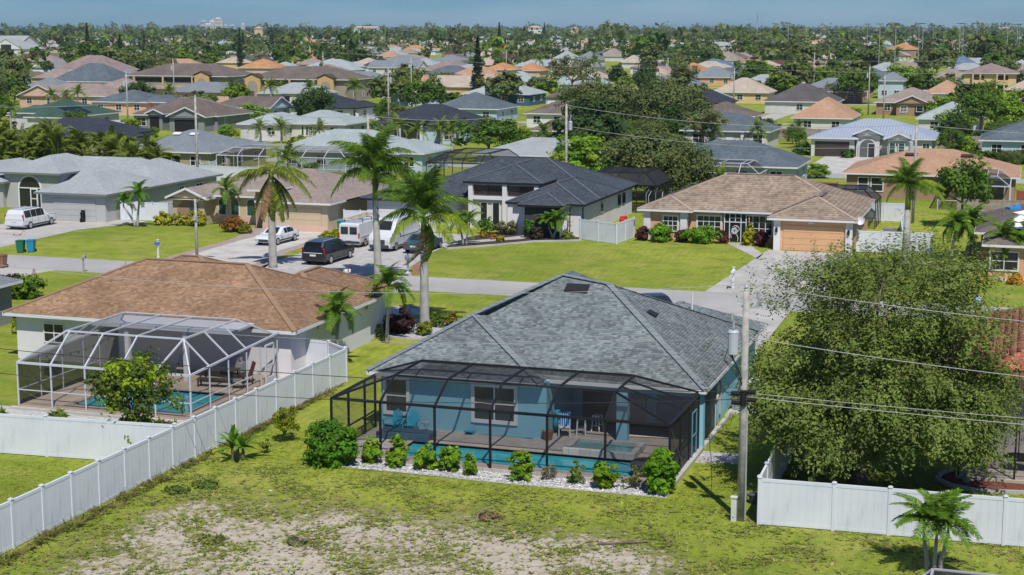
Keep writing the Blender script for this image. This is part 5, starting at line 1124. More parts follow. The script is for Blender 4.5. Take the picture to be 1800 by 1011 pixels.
# near palms (camera looks along +Y turned to the left; screen right is roughly +X)
palm('tall royal palm on the street edge behind the tan brown roof', -44.6, 104.0, 6.2, 'royal', 19, 1.12, .24, 2.0, (-.2, .1), 1, els=(82, -12), extra=[('dead0', -75, 200, .5), ('limp0', -70, 20, .5)])
palm('tall royal palm with yellowish fronds in the round planting bed', -35.2, 89.3, 5.6, 'royal', 12, 1.0, .25, 1.5, (0, 0), 2, els=(84, 20), extra=[('royaly0', 14, 190, .95), ('royaly1', 8, 10, 1.05), ('royaly2', 0, 225, .85), ('royaly0', -6, 330, .95), ('royaly1', 22, 90, .9), ('dead1', -82, 350, 1.05), ('limp1', -64, 5, 1.0)])
palm('wilted palm with hanging brown fronds in front of the tan house', -55.6, 108.9, 6.9, 'limp', 0, 1.1, .26, .5, (0, 0), 3, extra=[('hang0', -64, 196, 1.1), ('hang1', -74, 215, 1.15), ('brown0', -76, 250, 1.2), ('brown1', -70, 236, 1.15), ('brown2', -80, 205, 1.1), ('hang2', -58, 12, 1.15), ('hang0', -70, 345, 1.2), ('hang1', -50, 28, 1.1), ('hang2', -76, 300, 1.15), ('limp0', 14, 190, 1.1), ('limp1', 16, 20, 1.1), ('limp2', 28, 60, 1.0), ('limp0', 26, 120, 1.0), ('limp1', 24, 330, 1.0), ('limp2', 10, 168, 1.1), ('limp0', 34, 270, .8), ('limp2', 6, 5, 1.1)])
palm('single royal palm with green shaft right of the tile roofed house', -8.6, 123, 4.7, 'royal', 20, .66, .27, 1.9, (0, 0), 4, els=(86, -12), extra=[('royaly0', 20, 10, .9), ('royaly1', 10, 350, .95), ('dead0', 10, 5, .8)])
palm('small arching palm at the side wall of the brown roofed house', -35.9, 77.7, 2.45, 'xmas', 15, 1.05, .10, .5, (.15, 0), 5, els=(78, -30)); 
palm('small palm beside the round bed near the brown roofed house', -35.6, 84.2, 2.9, 'xmas', 13, 1.12, .09, .55, (.15, 0), 6, els=(80, -25))
T = palm('double trunked small palm on the lawn of the grey house', -79.1, 127.5, 2.6, 'xmas', 11, 1.05, .10, .5, (.3, 0), 7, els=(75, -25)); palm('', -79.1, 127.5, 1.9, 'xmas', 9, .95, .09, .4, (-1.0, -.2), 8, T=T, ox=-.3, els=(75, -25))
T = palm('three stemmed bushy palm in front of the white back fence', -2.6, 53.6, 1.3, 'xmas', 11, .9, .065, .3, (-.16, 0), 9, els=(74, 4)); palm('', -2.6, 53.6, 1.35, 'xmas', 10, .88, .06, .3, (.03, .05), 10, T=T, ox=.25, els=(78, 8)); palm('', -2.6, 53.6, 1.3, 'xmas', 11, .9, .065, .3, (.2, 0), 11, T=T, ox=.45, els=(74, 4))
palm('slender palm in front of the tan house windows', -71.6, 131.0, 2.9, 'xmas', 12, 1.1, .10, .5, (.1, 0), 12, els=(75, -30))
T = palm('bushy yellow green palm against the charcoal wall panel', -39.8, 131.9, 1.0, 'xmas', 12, 1.0, .08, .4, (-.3, 0), 13, els=(75, 0)); palm('', 0, 0, 1.2, 'xmas', 11, 1.05, .08, .4, (.3, 0), 14, T=T, ox=.2, els=(75, -10))
T = palm('small twin palm in the mulch bed by the white porch', -45.9, 125.6, 1.6, 'xmas', 8, .95, .08, .35, (-.3, 0), 15, els=(75, -10)); palm('', 0, 0, 1.7, 'xmas', 8, .95, .08, .35, (.3, 0), 16, T=T, ox=.3, els=(75, -10))
for i, (x, y, h) in enumerate(((-5.5, 130.2, 2.2), (-4.2, 131.6, 2.3), (-1.6, 121.2, 2.4), (.2, 121.6, 2.6))):
    palm(['short bushy palm on the far lawn left of the peach wall', 'short bushy palm just behind its twin on the far lawn', 'leaning small palm in the white stone ring', 'small palm at the frame edge in the white stone ring'][i], x, y, h, 'xmas', 18, 1.3, .11, .5, (.2 if i < 3 else .5, 0), 17+i, els=(78, -30))

# ---- the big shaggy tree right of the pole
def shaggy_tree():
    rg = np.random.default_rng(77); rd = random.Random(77)
    T = thing('shaggy_tree', 'big shaggy green tree rising behind the white fence right of the pole', 'tree', (-6.0, 63.6, 0))
    b = MB(); b.tube([(0, 0, -.1), (0, 0, .4), (.1, .1, 1.6), (.1, .1, 2.6)], [.46, .36, .31, .28], 10)
    tips = []; limbs = []
    for k in range(15):
        az = k*2.4 + rd.uniform(-.3, .3); el = rd.uniform(.25, 1.45); L = rd.uniform(3.6, 5.6)*(1.12 if el > .9 else 1.0)
        d = Vector((math.cos(az)*math.cos(el), math.sin(az)*math.cos(el), math.sin(el)))
        s = Vector((.1, .1, rd.uniform(1.7, 2.7))); m = s + d*L*.5 + Vector((0, 0, .3)); e = s + d*L*.95 + Vector((0, 0, -.2 if el < .6 else .5))
        b.tube([s, m, e], [.15, .09, .03], 6); limbs.append((s, m, e))
        for j in range(7):
            t = rd.uniform(.35, 1.0); p = s.lerp(m, t*2) if t < .5 else m.lerp(e, t*2-1)
            q = p + Vector((rd.gauss(0, 1), rd.gauss(0, 1), rd.gauss(.1, .8))).normalized()*rd.uniform(.8, 1.7)
            b.tube([p, p.lerp(q, .5) + Vector((0, 0, .1)), q], [.035, .025, .008], 4, cap=False); tips.append((p, q))
    b.build('trunk', barkM, T, smooth=True)
    C = []; N = []; K = []; ci = 0
    # sprays: airy upright ones above, drooping ones below
    masses = []; A_ = []
    for i in range(220):                                         # leaf masses at the limb ends, gaps between them
        low = i >= 160
        a = rd.uniform(0, 6.283); zz = rd.uniform(3.3, 9.0) if not low else rd.uniform(2.3, 4.8); f = math.sqrt(rd.uniform(.12, 1.05)) if not low else rd.uniform(.70, 1.04)
        rz_ = np.interp(zz, (1.5, 2.6, 4.5, 6.5, 8.0, 9.0), (3.3, 4.2, 4.55, 4.6, 4.2, 3.2)); lump = 1 + .10*math.sin(3*a+1+zz*.5) + .08*math.sin(5*a+zz*1.7)
        masses.append((Vector((.75 + math.cos(a)*rz_*f*lump, math.sin(a)*rz_*.92*f*lump, zz)), rd.uniform(.38, .80), rd.uniform(.80, 1.2)))
    tn = []; sid = 0
    for c, rad, tone in masses:
        out = Vector((c.x - .75, c.y, 0)); out = out.normalized() if out.length > .2 else Vector((1, 0, 0)); up = c.z > 6.2 + rd.gauss(0, 1.0)
        for k in range(int((24 if up else 56)*rad/.55)):
            c0 = c + Vector((rd.gauss(0, rad), rd.gauss(0, rad), rd.gauss(0, rad*.45)))
            d = (out*rd.uniform(.2, .8) + Vector((rd.gauss(0, .45), rd.gauss(0, .45), rd.uniform(.5, 1.5)))) if up else (out*rd.uniform(.5, 1.2) + Vector((rd.gauss(0, .5), rd.gauss(0, .5), rd.uniform(-1.3, .1))))
            d.normalize(); L = rd.uniform(.5, 1.5) if up else rd.uniform(.4, .95); nl = int((22 if up else 26)*L)
            for j in range(nl):
                t = j/max(nl, 1); sp = .06 + .05*(1-t)
                pt = c0 + d*L*t + Vector((rd.gauss(0, sp), rd.gauss(0, sp), rd.gauss(0, sp) - (0 if up else .28*t*t)))
                if pt.z < 1.35 + .25*math.sin(pt.x*2): continue
                C.append(pt); K.append(sid); e = (pt - c); N.append((e.x*.5 + rd.gauss(0, .28), e.y*.5 + rd.gauss(0, .28), .8 + e.z*.6 + rd.gauss(0, .25)))
            tn.append(tone); sid += 1
    C = np.array(C); N = np.array(N); K = np.array(K); n_sp = sid
    base = (np.where((rg.random(n_sp) > .35)[:, None], np.array((.160, .205, .050)), np.array((.122, .172, .034)))*np.array(tn)[:, None])[K]
    col = base*leaf_cols(rg, K, (1, 1, 1), .12, .14, .05)
    me = leaf_mesh('crown', C, N, .070*(.6 + .8*rg.random(len(C))), col, 2.1)
    link('crown', me, T)
    tr, cr, _ = None, None, None
    return T
shaggy_tree()
def bush(label, x, y, rx, rz, base, n=60, per=45, ls=.11, seed=1, name='shrub', cat='shrub', group=None, flowers=None, z0=0, cr=.3, low=-.9, shell=.55, asp=1.7):
    rg = np.random.default_rng(seed); P, N, ix, cc = crown_pts(rg, (rx, rx, rz*.55), n, per, cr*rx, low, shell)
    P = P + np.array([0, 0, rz*.5 + z0]); k = P[:, 2] > .02 + z0; P, N, ix = P[k], N[k], ix[k]
    col = leaf_cols(rg, ix, base, .2, .2)
    T = thing(name, label, cat, (x, y, 0), 0, group)
    link('foliage', leaf_mesh('foliage', P, N, ls*(.6 + .8*rg.random(len(P))), col, asp), T)
    b = MB()
    for c in cc[::max(1, len(cc)//8)]: b.tube([(0, 0, z0-.05), (c[0]*.4, c[1]*.4, z0 + rz*.3), (c[0]*.9, c[1]*.9, max(c[2] + rz*.5 + z0, .1))], [.03, .022, .008], 5, cap=False)
    b.build('stem', barkM, T)
    if flowers:
        fc, nf = flowers
        for q in range(nf):
            i = int(rg.integers(len(P))); m = MB(); p = P[i]*1.05
            for a in range(5): t = a*1.2566; m.poly([tuple(p), (p[0]+.07*math.cos(t-.4), p[1]+.07*math.sin(t-.4)-.02, p[2]+.03), (p[0]+.10*math.cos(t), p[1]+.10*math.sin(t)-.02, p[2]+.05), (p[0]+.07*math.cos(t+.4), p[1]+.07*math.sin(t+.4)-.02, p[2]+.03)])
            m.build('flower', paint('petal_%.2f_%.2f' % fc[:2], fc, .6), T)
    return T
HIB = (.15, .255, .016)
bush('large round dark green bush at the left corner of the black cage', -27.75, 59.3, 1.0, 1.75, (.072, .168, .012), 150, 60, .11, 1)
bush('dense upright bush at the right corner of the black cage', -13.35, 59.6, .62, 1.75, (.12, .245, .012), 110, 55, .12, 2)
hib = [(-26.1, 59.9, .42, 1.1, 'bright shrub just right of the large round bush', 3), (-24.9, 59.8, .44, 1.2, 'second bright shrub from the large round bush, with pink flowers', 4), (-23.6, 59.85, .46, 1.15, 'third bright shrub from the large round bush', 5), (-22.5, 59.8, .40, 1.1, 'fourth bright shrub from the large round bush', 6), (-21.45, 59.55, .26, .95, 'slim bright shrub in the middle of the gravel bed', 7), (-19.2, 59.5, .46, 1.25, 'full bright shrub standing alone in the gravel bed', 8), (-15.65, 59.45, .45, 1.1, 'round bright shrub left of the dense upright bush', 9)]
for x, y, rx, rz, lb, sd_ in hib: bush(lb, x, y, rx, rz, HIB, 42, 30, .12, sd_, group='shrubs along the black cage', flowers=((.85, .35, .45), 3) if sd_ == 4 else None, shell=.3)
bush('thin sparse shrub before the pool steps in the gravel bed', -16.95, 59.8, .45, 1.0, (.12, .17, .03), 16, 14, .10, 10, shell=.2); bush('greyish dry shrub in the gravel bed', -18.1, 59.9, .4, .9, (.16, .15, .07), 14, 14, .07, 11, shell=.2); bush('wiry half bare shrub left of the dense upright bush', -14.55, 59.75, .5, 1.0, (.13, .14, .05), 18, 12, .08, 12, shell=.2)
bush('young yellow green citrus shrub on the lawn', -31.3, 62.0, .6, 1.2, (.17, .20, .012), 30, 26, .10, 13, name='young_citrus', shell=.25, z0=.35, low=-.5); bush('tiny wispy seedling beside the young citrus', -31.2, 60.0, .4, .6, (.17, .20, .03), 10, 9, .09, 14, shell=.2)
# small bright tree behind the fence
def fence_tree():
    T = thing('fence_tree', 'small tree with lime green top behind the white fence corner', 'tree', (-36.6, 57.9, 0)); rg = np.random.default_rng(91)
    P, N, ix, cc = crown_pts(rg, (1.7, 1.6, 1.5), 110, 50, .42, -.75, .35); P[:, 2] += 2.95; cc[:, 2] += 2.95
    cl = rg.random(len(cc)); base = np.where((cl[ix] > .62)[:, None], np.array((.20, .28, .012)), np.array((.085, .125, .022)))
    col = base*leaf_cols(rg, ix, (1, 1, 1), .2, .2, .05)
    link('crown', leaf_mesh('crown', P, N, .11*(.6 + .8*rg.random(len(P))), col), T)
    P, N, ix, c2 = crown_pts(rg, (.95, .85, .6), 40, 44, .34, -.9, .3); P[:, 2] += 1.25; P[:, 0] += .3
    link('lower_branches', leaf_mesh('lower_branches', P, N, .11*(.6 + .8*rg.random(len(P))), leaf_cols(rg, ix, (.14, .21, .018)), 1.7), T)
    b = MB(); b.tube([(0, 0, -.1), (.02, 0, .8), (.1, .05, 1.9)], [.09, .07, .05], 7)
    for c in cc[::6]: b.tube([(.1, .05, rd_ := 1.2 + .5*abs(c[0])), (c[0]*.5, c[1]*.5, 2.2), tuple(c)], [.035, .025, .006], 4, cap=False)
    b.build('trunk', barkM, T, smooth=True)
fence_tree()
# banana plant: each blade is a leaf of its own
def banana():
    T = thing('banana_plant', 'banana plant with broad upright leaves beside the white fence', 'banana plant', (-31.8, 58.5, 0)); rd = random.Random(5); meshes = []
    for v in range(3):
        L, w = 1.45, .34; V = []; F = []; C = []; m = 10
        for k in range(m+1):
            t = k/m; x = L*t*(1-.12*t); z = L*(.25*t - (.25 + .18*v)*t*t); ww = w*.5*math.sin(math.pi*min(1, t*.92+.06))**.6
            if k == 0: ww = .03
            for s in (-1, 0, 1): V.append((x, s*ww, z + abs(s)*ww*.35)); c = .8 + .4*rd.random(); C.append((.11*c, .21*c, .02*c))
        for k in range(m):
            i = k*3; F += [(i, i+1, i+4, i+3), (i+1, i+2, i+5, i+4)]
        meshes.append(mesh_np('leaf', np.array(V), np.array(F), leafM, np.array(C)))
    for s in range(3): b = MB(); b.tube([(.18*s-.2, .1*s, 0), (.2*s-.25, .12*s, .55)], [.09, .06], 8); b.build('stem', paint('banana_stem', (.12, .11, .05)), T)
    for k in range(17):
        o = link('leaf', meshes[k % 3], T); o.location = (.2*(k % 3)-.25, .12*(k % 3), .5); o.rotation_euler = (rd.uniform(-.4, .4), -R(72 - 4.6*k + rd.uniform(-10, 10)), R(k*137.5)); q = rd.uniform(.7, 1.05)*(1 if k < 12 else .7); o.scale = (q, q, q)
        if k > 14: o['label'] = 'small withered leaf near the ground'
banana()
# beds, flowers and hedges around the near houses
def stones(name, pts_fn, n, size, cols, seed):
    rg = np.random.default_rng(seed); base = np.array([(1, 0, 0), (-1, 0, 0), (0, 1, 0), (0, -1, 0), (0, 0, .8), (0, 0, -.5)]); tri = np.array([(0, 2, 4), (2, 1, 4), (1, 3, 4), (3, 0, 4)])
    V = []; F = []; C = []
    for i in range(n):
        x, y, z = pts_fn(rg); s = size*(.5 + rg.random()); a = rg.random()*6.28; c, sn = math.cos(a), math.sin(a); q = base*np.array([s, s*(.6 + .4*rg.random()), s*.8])
        q = np.stack([q[:, 0]*c - q[:, 1]*sn + x, q[:, 0]*sn + q[:, 1]*c + y, q[:, 2] + z], 1); F.append(tri + 6*i); V.append(q); k = cols[int(rg.integers(len(cols)))]; C.append(np.repeat([k], 6, 0))
    return stuff(link(name, mesh_np(name, np.concatenate(V), np.concatenate(F), tabM, np.concatenate(C))))
whitestone = paint('white_gravel', (.46, .455, .44), .9, .25, 6, .5, 25)
struct(sheet('gravel_bed', [(-27.4, 60.3), (-27.4, 59.1), (-20, 58.85), (-13.0, 58.95), (-13.0, 60.3)], .012, whitestone))
stones('white_gravel', lambda r: (-27.3 + 14.2*r.random(), 58.95 + 1.3*r.random(), .03), 2600, .05, [(.55, .545, .53), (.44, .43, .415), (.62, .61, .60), (.34, .33, .32)], 3)
struct(sheet('gravel_bed', [(-48, 63.8), (-48, 57.0), (-33.9, 57.3), (-33.8, 64), (-37, 63.7)], .010, whitestone))
struct(sheet('gravel_bed', [(-37.0, 63.7), (-33.85, 64), (-33.8, 75), (-37.0, 75)], .0125, paint('dark_gravel', (.22, .19, .16), .9, .2, 4)))
b = MB(); b.box(-46.9, -37, 63.3, 63.6, 0, .12); struct(b.build('kerb', concrete))
for i, (x, y, lb) in enumerate(((-45.6, 60.6, 'spiky grass clump in the white gravel near the cage corner'), (-42.8, 61.2, 'grass clump in the white gravel beside the lime topped tree'), (-37.2, 61.6, 'small grass clump in the gravel by the pool cage'), (-49.6, 70.8, 'yellow green clump against the white house wall'), (-35.4, 69.6, 'leafy clump between the white cage and the long fence'), (-35.2, 65.6, 'pale grass clump inside the long white fence'))): bush(lb, x, y, .42, .6, (.11, .16, .02), 18, 16, .16, 30+i, asp=4, name='grass_clump', cat='plant')
bush('low purple plant in the white gravel', -40.6, 61.0, .4, .3, (.14, .03, .06), 12, 16, .12, 36, name='purple_plant', cat='plant')
def kerb_ring(name, cx, cy, rx, ry, mat, w=.16, h=.12, fill=None, a0=0, a1=360):
    b = MB(); n = 28; pts = [(cx + rx*math.cos(R(a0+(a1-a0)*k/n)), cy + ry*math.sin(R(a0+(a1-a0)*k/n))) for k in range(n+1)]
    for p, q in zip(pts[:-1], pts[1:]): b.beam((p[0], p[1], h/2), (q[0], q[1], h/2), w, h)
    struct(b.build('kerb', mat))
    if fill: struct(sheet(name, pts[:-1] if a1-a0 == 360 else pts, .014, fill))
greystone = paint('grey_gravel', (.42, .41, .42), .9, .25, 5, .4, 22)
kerb_ring('planting_bed', -35.2, 88.6, 2.7, 3.0, concrete, fill=greystone); kerb_ring('planting_bed', -38.5, 94, 1.6, 1.6, concrete, fill=greystone)
bush('dark burgundy shrub in the round bed left of the royal palm', -36.2, 87.3, .85, 1.35, (.05, .022, .022), 50, 40, .13, 40); bush('second burgundy shrub at the back of the round bed', -37.2, 87.6, .7, 1.2, (.055, .024, .022), 40, 40, .13, 41); 
bush('croton shrub with orange flowers in front of the royal palm', -34.4, 87.2, .52, .8, (.13, .17, .02), 30, 30, .11, 42, flowers=((.85, .25, .05), 7)); bush('shrub with vivid orange blossoms at the bed edge', -33.4, 89.6, .5, .8, (.12, .12, .02), 28, 30, .11, 43, flowers=((.9, .2, .03), 12)); bush('green shrub behind the royal palm trunk', -34.4, 90.0, .6, .8, (.10, .15, .02), 28, 30, .11, 44)
bush('low yellow shrub by the brown roofed house corner', -37.0, 85.8, .45, .7, (.2, .22, .02), 20, 26, .10, 45)
mulch = paint('dark_mulch', (.055, .036, .028), .95, .3, 4, .5, 20); redmulch = paint('red_mulch', (.16, .055, .04), .95, .3, 5, .5, 20)
struct(sheet('mulch_bed', [(-47.2, 123.6), (-46.2, 122.6), (-43, 126.0), (-40.6, 129.2), (-38.4, 130.2), (-36.9, 131.2), (-37.4, 133.0), (-41, 134.6), (-46.2, 134.4), (-47.2, 130)], .011, mulch))
b = MB(); pts = [(-47.2, 123.6), (-46.2, 122.6), (-43, 126.0), (-40.6, 129.2), (-38.4, 130.2), (-36.9, 131.2)]
for p, q in zip(pts[:-1], pts[1:]): b.beam((p[0], p[1], .07), (q[0], q[1], .07), .2, .14)
struct(b.build('kerb', concrete))
for i, (x, y, rx, rz, c, lb) in enumerate(((-46.4, 133.2, .75, 1.5, (.07, .17, .02), 'round green shrub left of the white porch'), (-45.2, 133.6, .7, 1.2, (.13, .15, .06), 'greyish shrub in the porch bed'), (-44.2, 133.2, .7, 1.2, (.14, .13, .05), 'brownish shrub right of the greyish one in the porch bed'), (-41.9, 131.6, .65, 1.6, (.06, .16, .02), 'tall green shrub before the porch column'), (-40.9, 131.0, .6, 1.0, (.06, .055, .03), 'dark shrub left of the bushy yellow green palm'), (-38.2, 131.2, .45, .75, (.15, .20, .02), 'yellow green shrub at the end of the mulch bed'), (-44.6, 129.8, .28, .4, (.30, .16, .02), 'small orange flowering plant in the mulch'), (-43.6, 128.8, .3, .5, (.26, .25, .02), 'small yellow plant at the mulch edge'), (-45.8, 130.8, .3, .45, (.30, .20, .03), 'small amber plant by the front walk'))): bush(lb, x, y, rx, rz, c, 24, 26, .13, 50+i)
for i, (x, y, rx, rz, c, lb) in enumerate(((-30.2, 133.0, 1.05, 1.35, (.12, .235, .014), 'round clipped bush left under the tile roofed house window'), (-26.6, 133.2, 1.3, 1.45, (.115, .23, .014), 'wide clipped bush before the tile roofed house window'), (-31.9, 133.2, .5, 1.2, (.09, .03, .03), 'reddish shrub at the corner of the tile roofed house'), (-28.4, 133.3, .45, 1.0, (.10, .04, .04), 'reddish shrub between the two clipped bushes'), (-24.9, 133.6, .45, 1.1, (.10, .035, .03), 'reddish shrub left of the scrolled screen door'), (-22.4, 133.0, .6, 1.5, (.26, .27, .015), 'yellow croton right of the scrolled screen door'), (-21.4, 132.8, .5, 1.3, (.08, .025, .035), 'maroon shrub beside the garage of the tile roofed house'))): bush(lb, x, y, rx, rz, c, 50, 40, .15, 70+i)
for i, (x, y, rx, rz, c, lb) in enumerate(((-77.6, 129.6, .8, 1.25, (.30, .28, .03), 'yellow bush at the left corner of the tan house'), (-75.9, 129.9, .65, 1.0, (.32, .30, .05), 'middle yellow bush before the tan house'), (-74.2, 130.0, .8, 1.3, (.27, .26, .02), 'yellow bush right of the arched niche'), (-68.8, 127.2, .95, 1.2, (.20, .09, .02), 'orange and red croton bush at the driveway bend'), (-67.4, 126.6, .6, .8, (.14, .15, .02), 'green croton beside the orange and red one'), (-57.6, 125.8, .8, .8, (.25, .26, .01), 'yellow hedge plant left of the white work van'), (-57.4, 123.4, .8, .8, (.24, .25, .01), 'yellow hedge plant nearer the driveway than its neighbour'), (-.4, 118.4, .5, .7, (.40, .20, .02), 'orange croton under the peach wall at the frame edge'), (-3.2, 118.6, .5, .8, (.42, .27, .02), 'yellow orange croton left of the window on the peach wall'))): bush(lb, x, y, rx, rz, c, 40, 34, .15, 90+i)
for i, (x, y, rx, rz, c, lb) in enumerate(((-65.4, 90.8, 1.1, 1.5, (.09, .16, .015), 'green hedge bush at the frame edge before the street'), (-67.0, 91.4, .8, 1.4, (.05, .025, .025), 'dark red shrub beside the green hedge bush'), (-57.6, 80.5, 1.0, 1.4, (.14, .20, .015), 'yellow green shrub between the small dark house and brown roof'))): bush(lb, x, y, rx, rz, c, 50, 40, .15, 110+i)
kerb_ring('stone_ring', -.8, 121.2, 1.7, 1.3, trimM, fill=whitestone); kerb_ring('stone_ring', -4.9, 126.5, 3.2, 1.2, paint('edging_stone', (.48, .45, .40)), fill=None)
pts = [(-2.3, 66.6), (-2.8, 65.8), (-2.9, 64.9), (-2.3, 64.1), (-1.2, 63.7), (.4, 64.0), (1.8, 64.3), (6, 64.3)]
struct(sheet('mulch_bed', pts + [(6, 65.45), (-2.1, 65.45)], .012, redmulch)); b = MB()
for p, q in zip(pts[:-1], pts[1:]): b.beam((p[0], p[1], .07), (q[0], q[1], .07), .16, .14)
struct(b.build('kerb', concrete))
T = thing('pale_barked_tree', 'slim white barked tree in the red mulch bed behind the big tree', 'tree', (-1.75, 65.1, 0)); rg = np.random.default_rng(55)
b = MB(); b.tube([(0, 0, -.1), (.1, 0, 1.2), (.05, .1, 2.8), (-.2, .2, 4.2)], [.17, .13, .10, .05], 8); b.build('trunk', paint('white_bark', (.55, .55, .50), .8, .25, 4), T, smooth=True)
P, N, ix, cc = crown_pts(rg, (1.6, 1.5, 1.3), 45, 40, .4, -.6, .35); P[:, 2] += 4.2; link('crown', leaf_mesh('crown', P, N, .11*(.6 + .8*rg.random(len(P))), leaf_cols(rg, ix, (.10, .155, .02))), T)
T = thing('nest_swing', 'black round nest swing hanging in the lanai of the red tiled house', 'swing', (.25, 67.4, .1)); b = MB(); b.lathe([(0, .42), (.5, .45), (.62, .55), (.5, .5), (0, .47)], n=20); b.build('seat', rubber, T); b = MB(); b.tube([(0, 0, .45), (0, 0, 2.5)], .025, 6); b.build('rope', rubber, T)

# ---- oaks, groves and garden trees behind the street, each where it stands
tree('oak0', 'huge dark oak behind the charcoal roof and the rear pool cage', -39.4, 167.5, 1.36, .4, sz=1.12)
tree('oak2', 'lower oak filling the gap above the trampoline', -34.6, 163.5, .9, 2.1, sz=.9)
tree('dark1', 'dark oak left of the huge oak beside the utility pole', -56.0, 205, 1.62, 1.2, sz=1.50)
tree('lime0', 'bright green bushy tree right behind the rear utility pole', -52.6, 186, 1.42, 0, sz=1.12)
tree('oak1', 'airy grey green oak rising behind the dark oaks', -70.0, 262, 1.6, 2, sz=1.45)
tree('oak2', 'grey green oak with paler top right of the airy oak', -57.5, 255, 1.5, .2, sz=1.45)
tree('olive0', 'grey green feathery tree right of the oaks', -47, 235, 1.3, 1, sz=1.1)
tree('dark2', 'dark tree crown just above the slate porch roof', -53.6, 247, 1.0, 1)
tree('round0', 'leafy green tree in the yard beside the pale low roof', -72, 208, 1.5, .3, sz=1.0)
tree('lime1', 'yellowing tree behind the leafy yard tree', -73.5, 222, .9, .3)
tree('round1', 'lush tree in front of the red stained fence and tan shingle house', -5.6, 151.5, .95, .7, sz=1.08)
tree('dark0', 'round dark tree before the navy and white house', -124.5, 262, 1.15, .2, sz=1.35)
tree('round2', 'bushy golden green tree beside the silvery fan palm', -118, 300, 1.5, .5, sz=1.3)
tree('round0', 'bushy golden green tree left of the beige hip roof', -113, 268, .9, 2)
tree('lime2', 'lime hedge tree below the blue gable house', -143, 273, 1.1, 1, sz=.75)
tree('lime0', 'lime green tree right of the brown gable house', -16.5, 318, 1.1, 0)
tree('lime1', 'lime shrubby tree before the pale grey hip roof', -11.5, 268, 1.15, 1, sz=1.0)
tree('lime2', 'tall lime green tree at the right frame edge', -3.2, 290, 1.5, 2, sz=1.5)
tree('round1', 'deep green tree left of the tall lime tree', -8.2, 283, 1.35, 2, sz=1.4)
tree('dark1', 'dark bush tree right of the metal roofed house', -11.3, 257, .85, 3)
tree('lime0', 'clipped round lime bush by the wooden fence of the slate corner house', -8.6, 241, .55, 3, sz=.45)
tree('lime1', 'spreading umbrella shaped lime tree left of the yellow apartment block', -34, 470, 2.2, 0, sz=1.6)
tree('round2', 'broad round tree left of the umbrella shaped lime tree', -41, 392, 1.9, 1, sz=1.35)
tree('olive1', 'grey leafed tree right of the teal walled house', -113, 392, 2.0, 1, sz=1.8)
tree('olive2', 'thin leafed tree beside the cream walled house', -92, 430, 1.5, 2, sz=1.6)
tree('lime2', 'vivid lime crown between the oaks and the taupe roof', -120, 545, 1.5, 0, sz=1.35)
tree('dark2', 'dark clump under the vivid lime crown', -100, 420, 1.3, 0, sz=1.6)
tree('round0', 'green tree at the right corner of the apricot walled house', -80, 470, 1.7, 0, sz=1.5)
tree('lime0', 'pale lime tree right of the beige hip roof', -66, 440, 1.6, 0, sz=1.5)
tree('oak0', 'dark oak on the left frame edge above the green roof', -226, 300, 1.5, 0, sz=1.5)
tree('round1', 'leafy hedge tree under the dark oak on the left edge', -208, 278, 1.5, 0, sz=.9)
tree('dark0', 'dark tree beside the peach gabled house', -196, 318, 1.2, 0, sz=1.1)
tree('round2', 'small round tree before the white fence of the green roofed house', -158, 236, .75, 0, sz=.7)
tree('pine0', 'tall dark pine standing before the orange roofs', -141, 398, 1.0, 0, name='pine_tree', sz=1.12)
tree('pine1', 'tall dark pine above the first apartment block', -420, 640, 1.0, 0, name='pine_tree', sz=1.0)
tree('pine0', 'pine just right of the tallest pine above the apartments', -412, 655, 1.05, 0, name='pine_tree')
tree('pine0', 'thin dark pine between the terracotta house and mint roof', -330, 620, .8, 0, name='pine_tree', sz=1.25)
tree('olive0', 'brown tinged bare tree above the apartment roof', -255, 430, 1.9, 0, sz=1.7)
# hedge of feathery palms left behind the grey house
rd = random.Random(3); k = 0
for i in range(38):
    x = -138 + 37*((i % 19)/18.0) + rd.uniform(-1.2, 1.2); y = 165 + (i//19)*4 + rd.uniform(-2, 3) - .12*(x+120)
    T = thing('areca_palm', 'feathery clumped palm in the dense grove behind the light grey house', 'palm tree', (x, y, 0), rd.uniform(0, 6), 'palm grove behind the light grey house')
    hh = rd.uniform(3.6, 5.4)*(1 if x < -108 else .7)
    for q in range(4): b = MB(); b.tube([(.2*math.cos(q*1.6), .2*math.sin(q*1.6), 0), (.5*math.cos(q*1.6), .5*math.sin(q*1.6), hh)], [.07, .05], 5); b.build('stem', greenshaft, T)
    for q in range(30):
        f = link('frond', FROND['areca%d' % (q % 3)], T); f.location = (.5*math.cos(q*1.6), .5*math.sin(q*1.6), hh*(rd.uniform(.75, 1.0) if q < 16 else rd.uniform(.25, .75))); f.rotation_euler = (rd.uniform(-.3, .3), -R(rd.uniform(-5, 80)), R(q*137.5)); s = rd.uniform(.9, 1.3); f.scale = (s, s, s)
def far_palm(label, x, y, h, s=1.0, r=.17, n=13, group=None):
    rd = random.Random(int(abs(x*7+y))); T = thing('palm_tree', label, 'palm tree', (x, y, 0), rd.uniform(0, 6), group)
    b = MB(); b.tube([(0, 0, 0), (.1, 0, h*.5), (0, .1, h)], [r*1.3, r, r*.8], 7); b.build('trunk', palmbark, T); 
    for k in range(n): f = link('frond', FROND['far%d' % (k % 3)], T); f.location = (0, .1, h); f.rotation_euler = (rd.uniform(-.3, .3), -R(78 - 110*k/n + rd.uniform(-8, 8)), R(k*137.5)); q = s*rd.uniform(.85, 1.15); f.scale = (q, q, q)
    return T
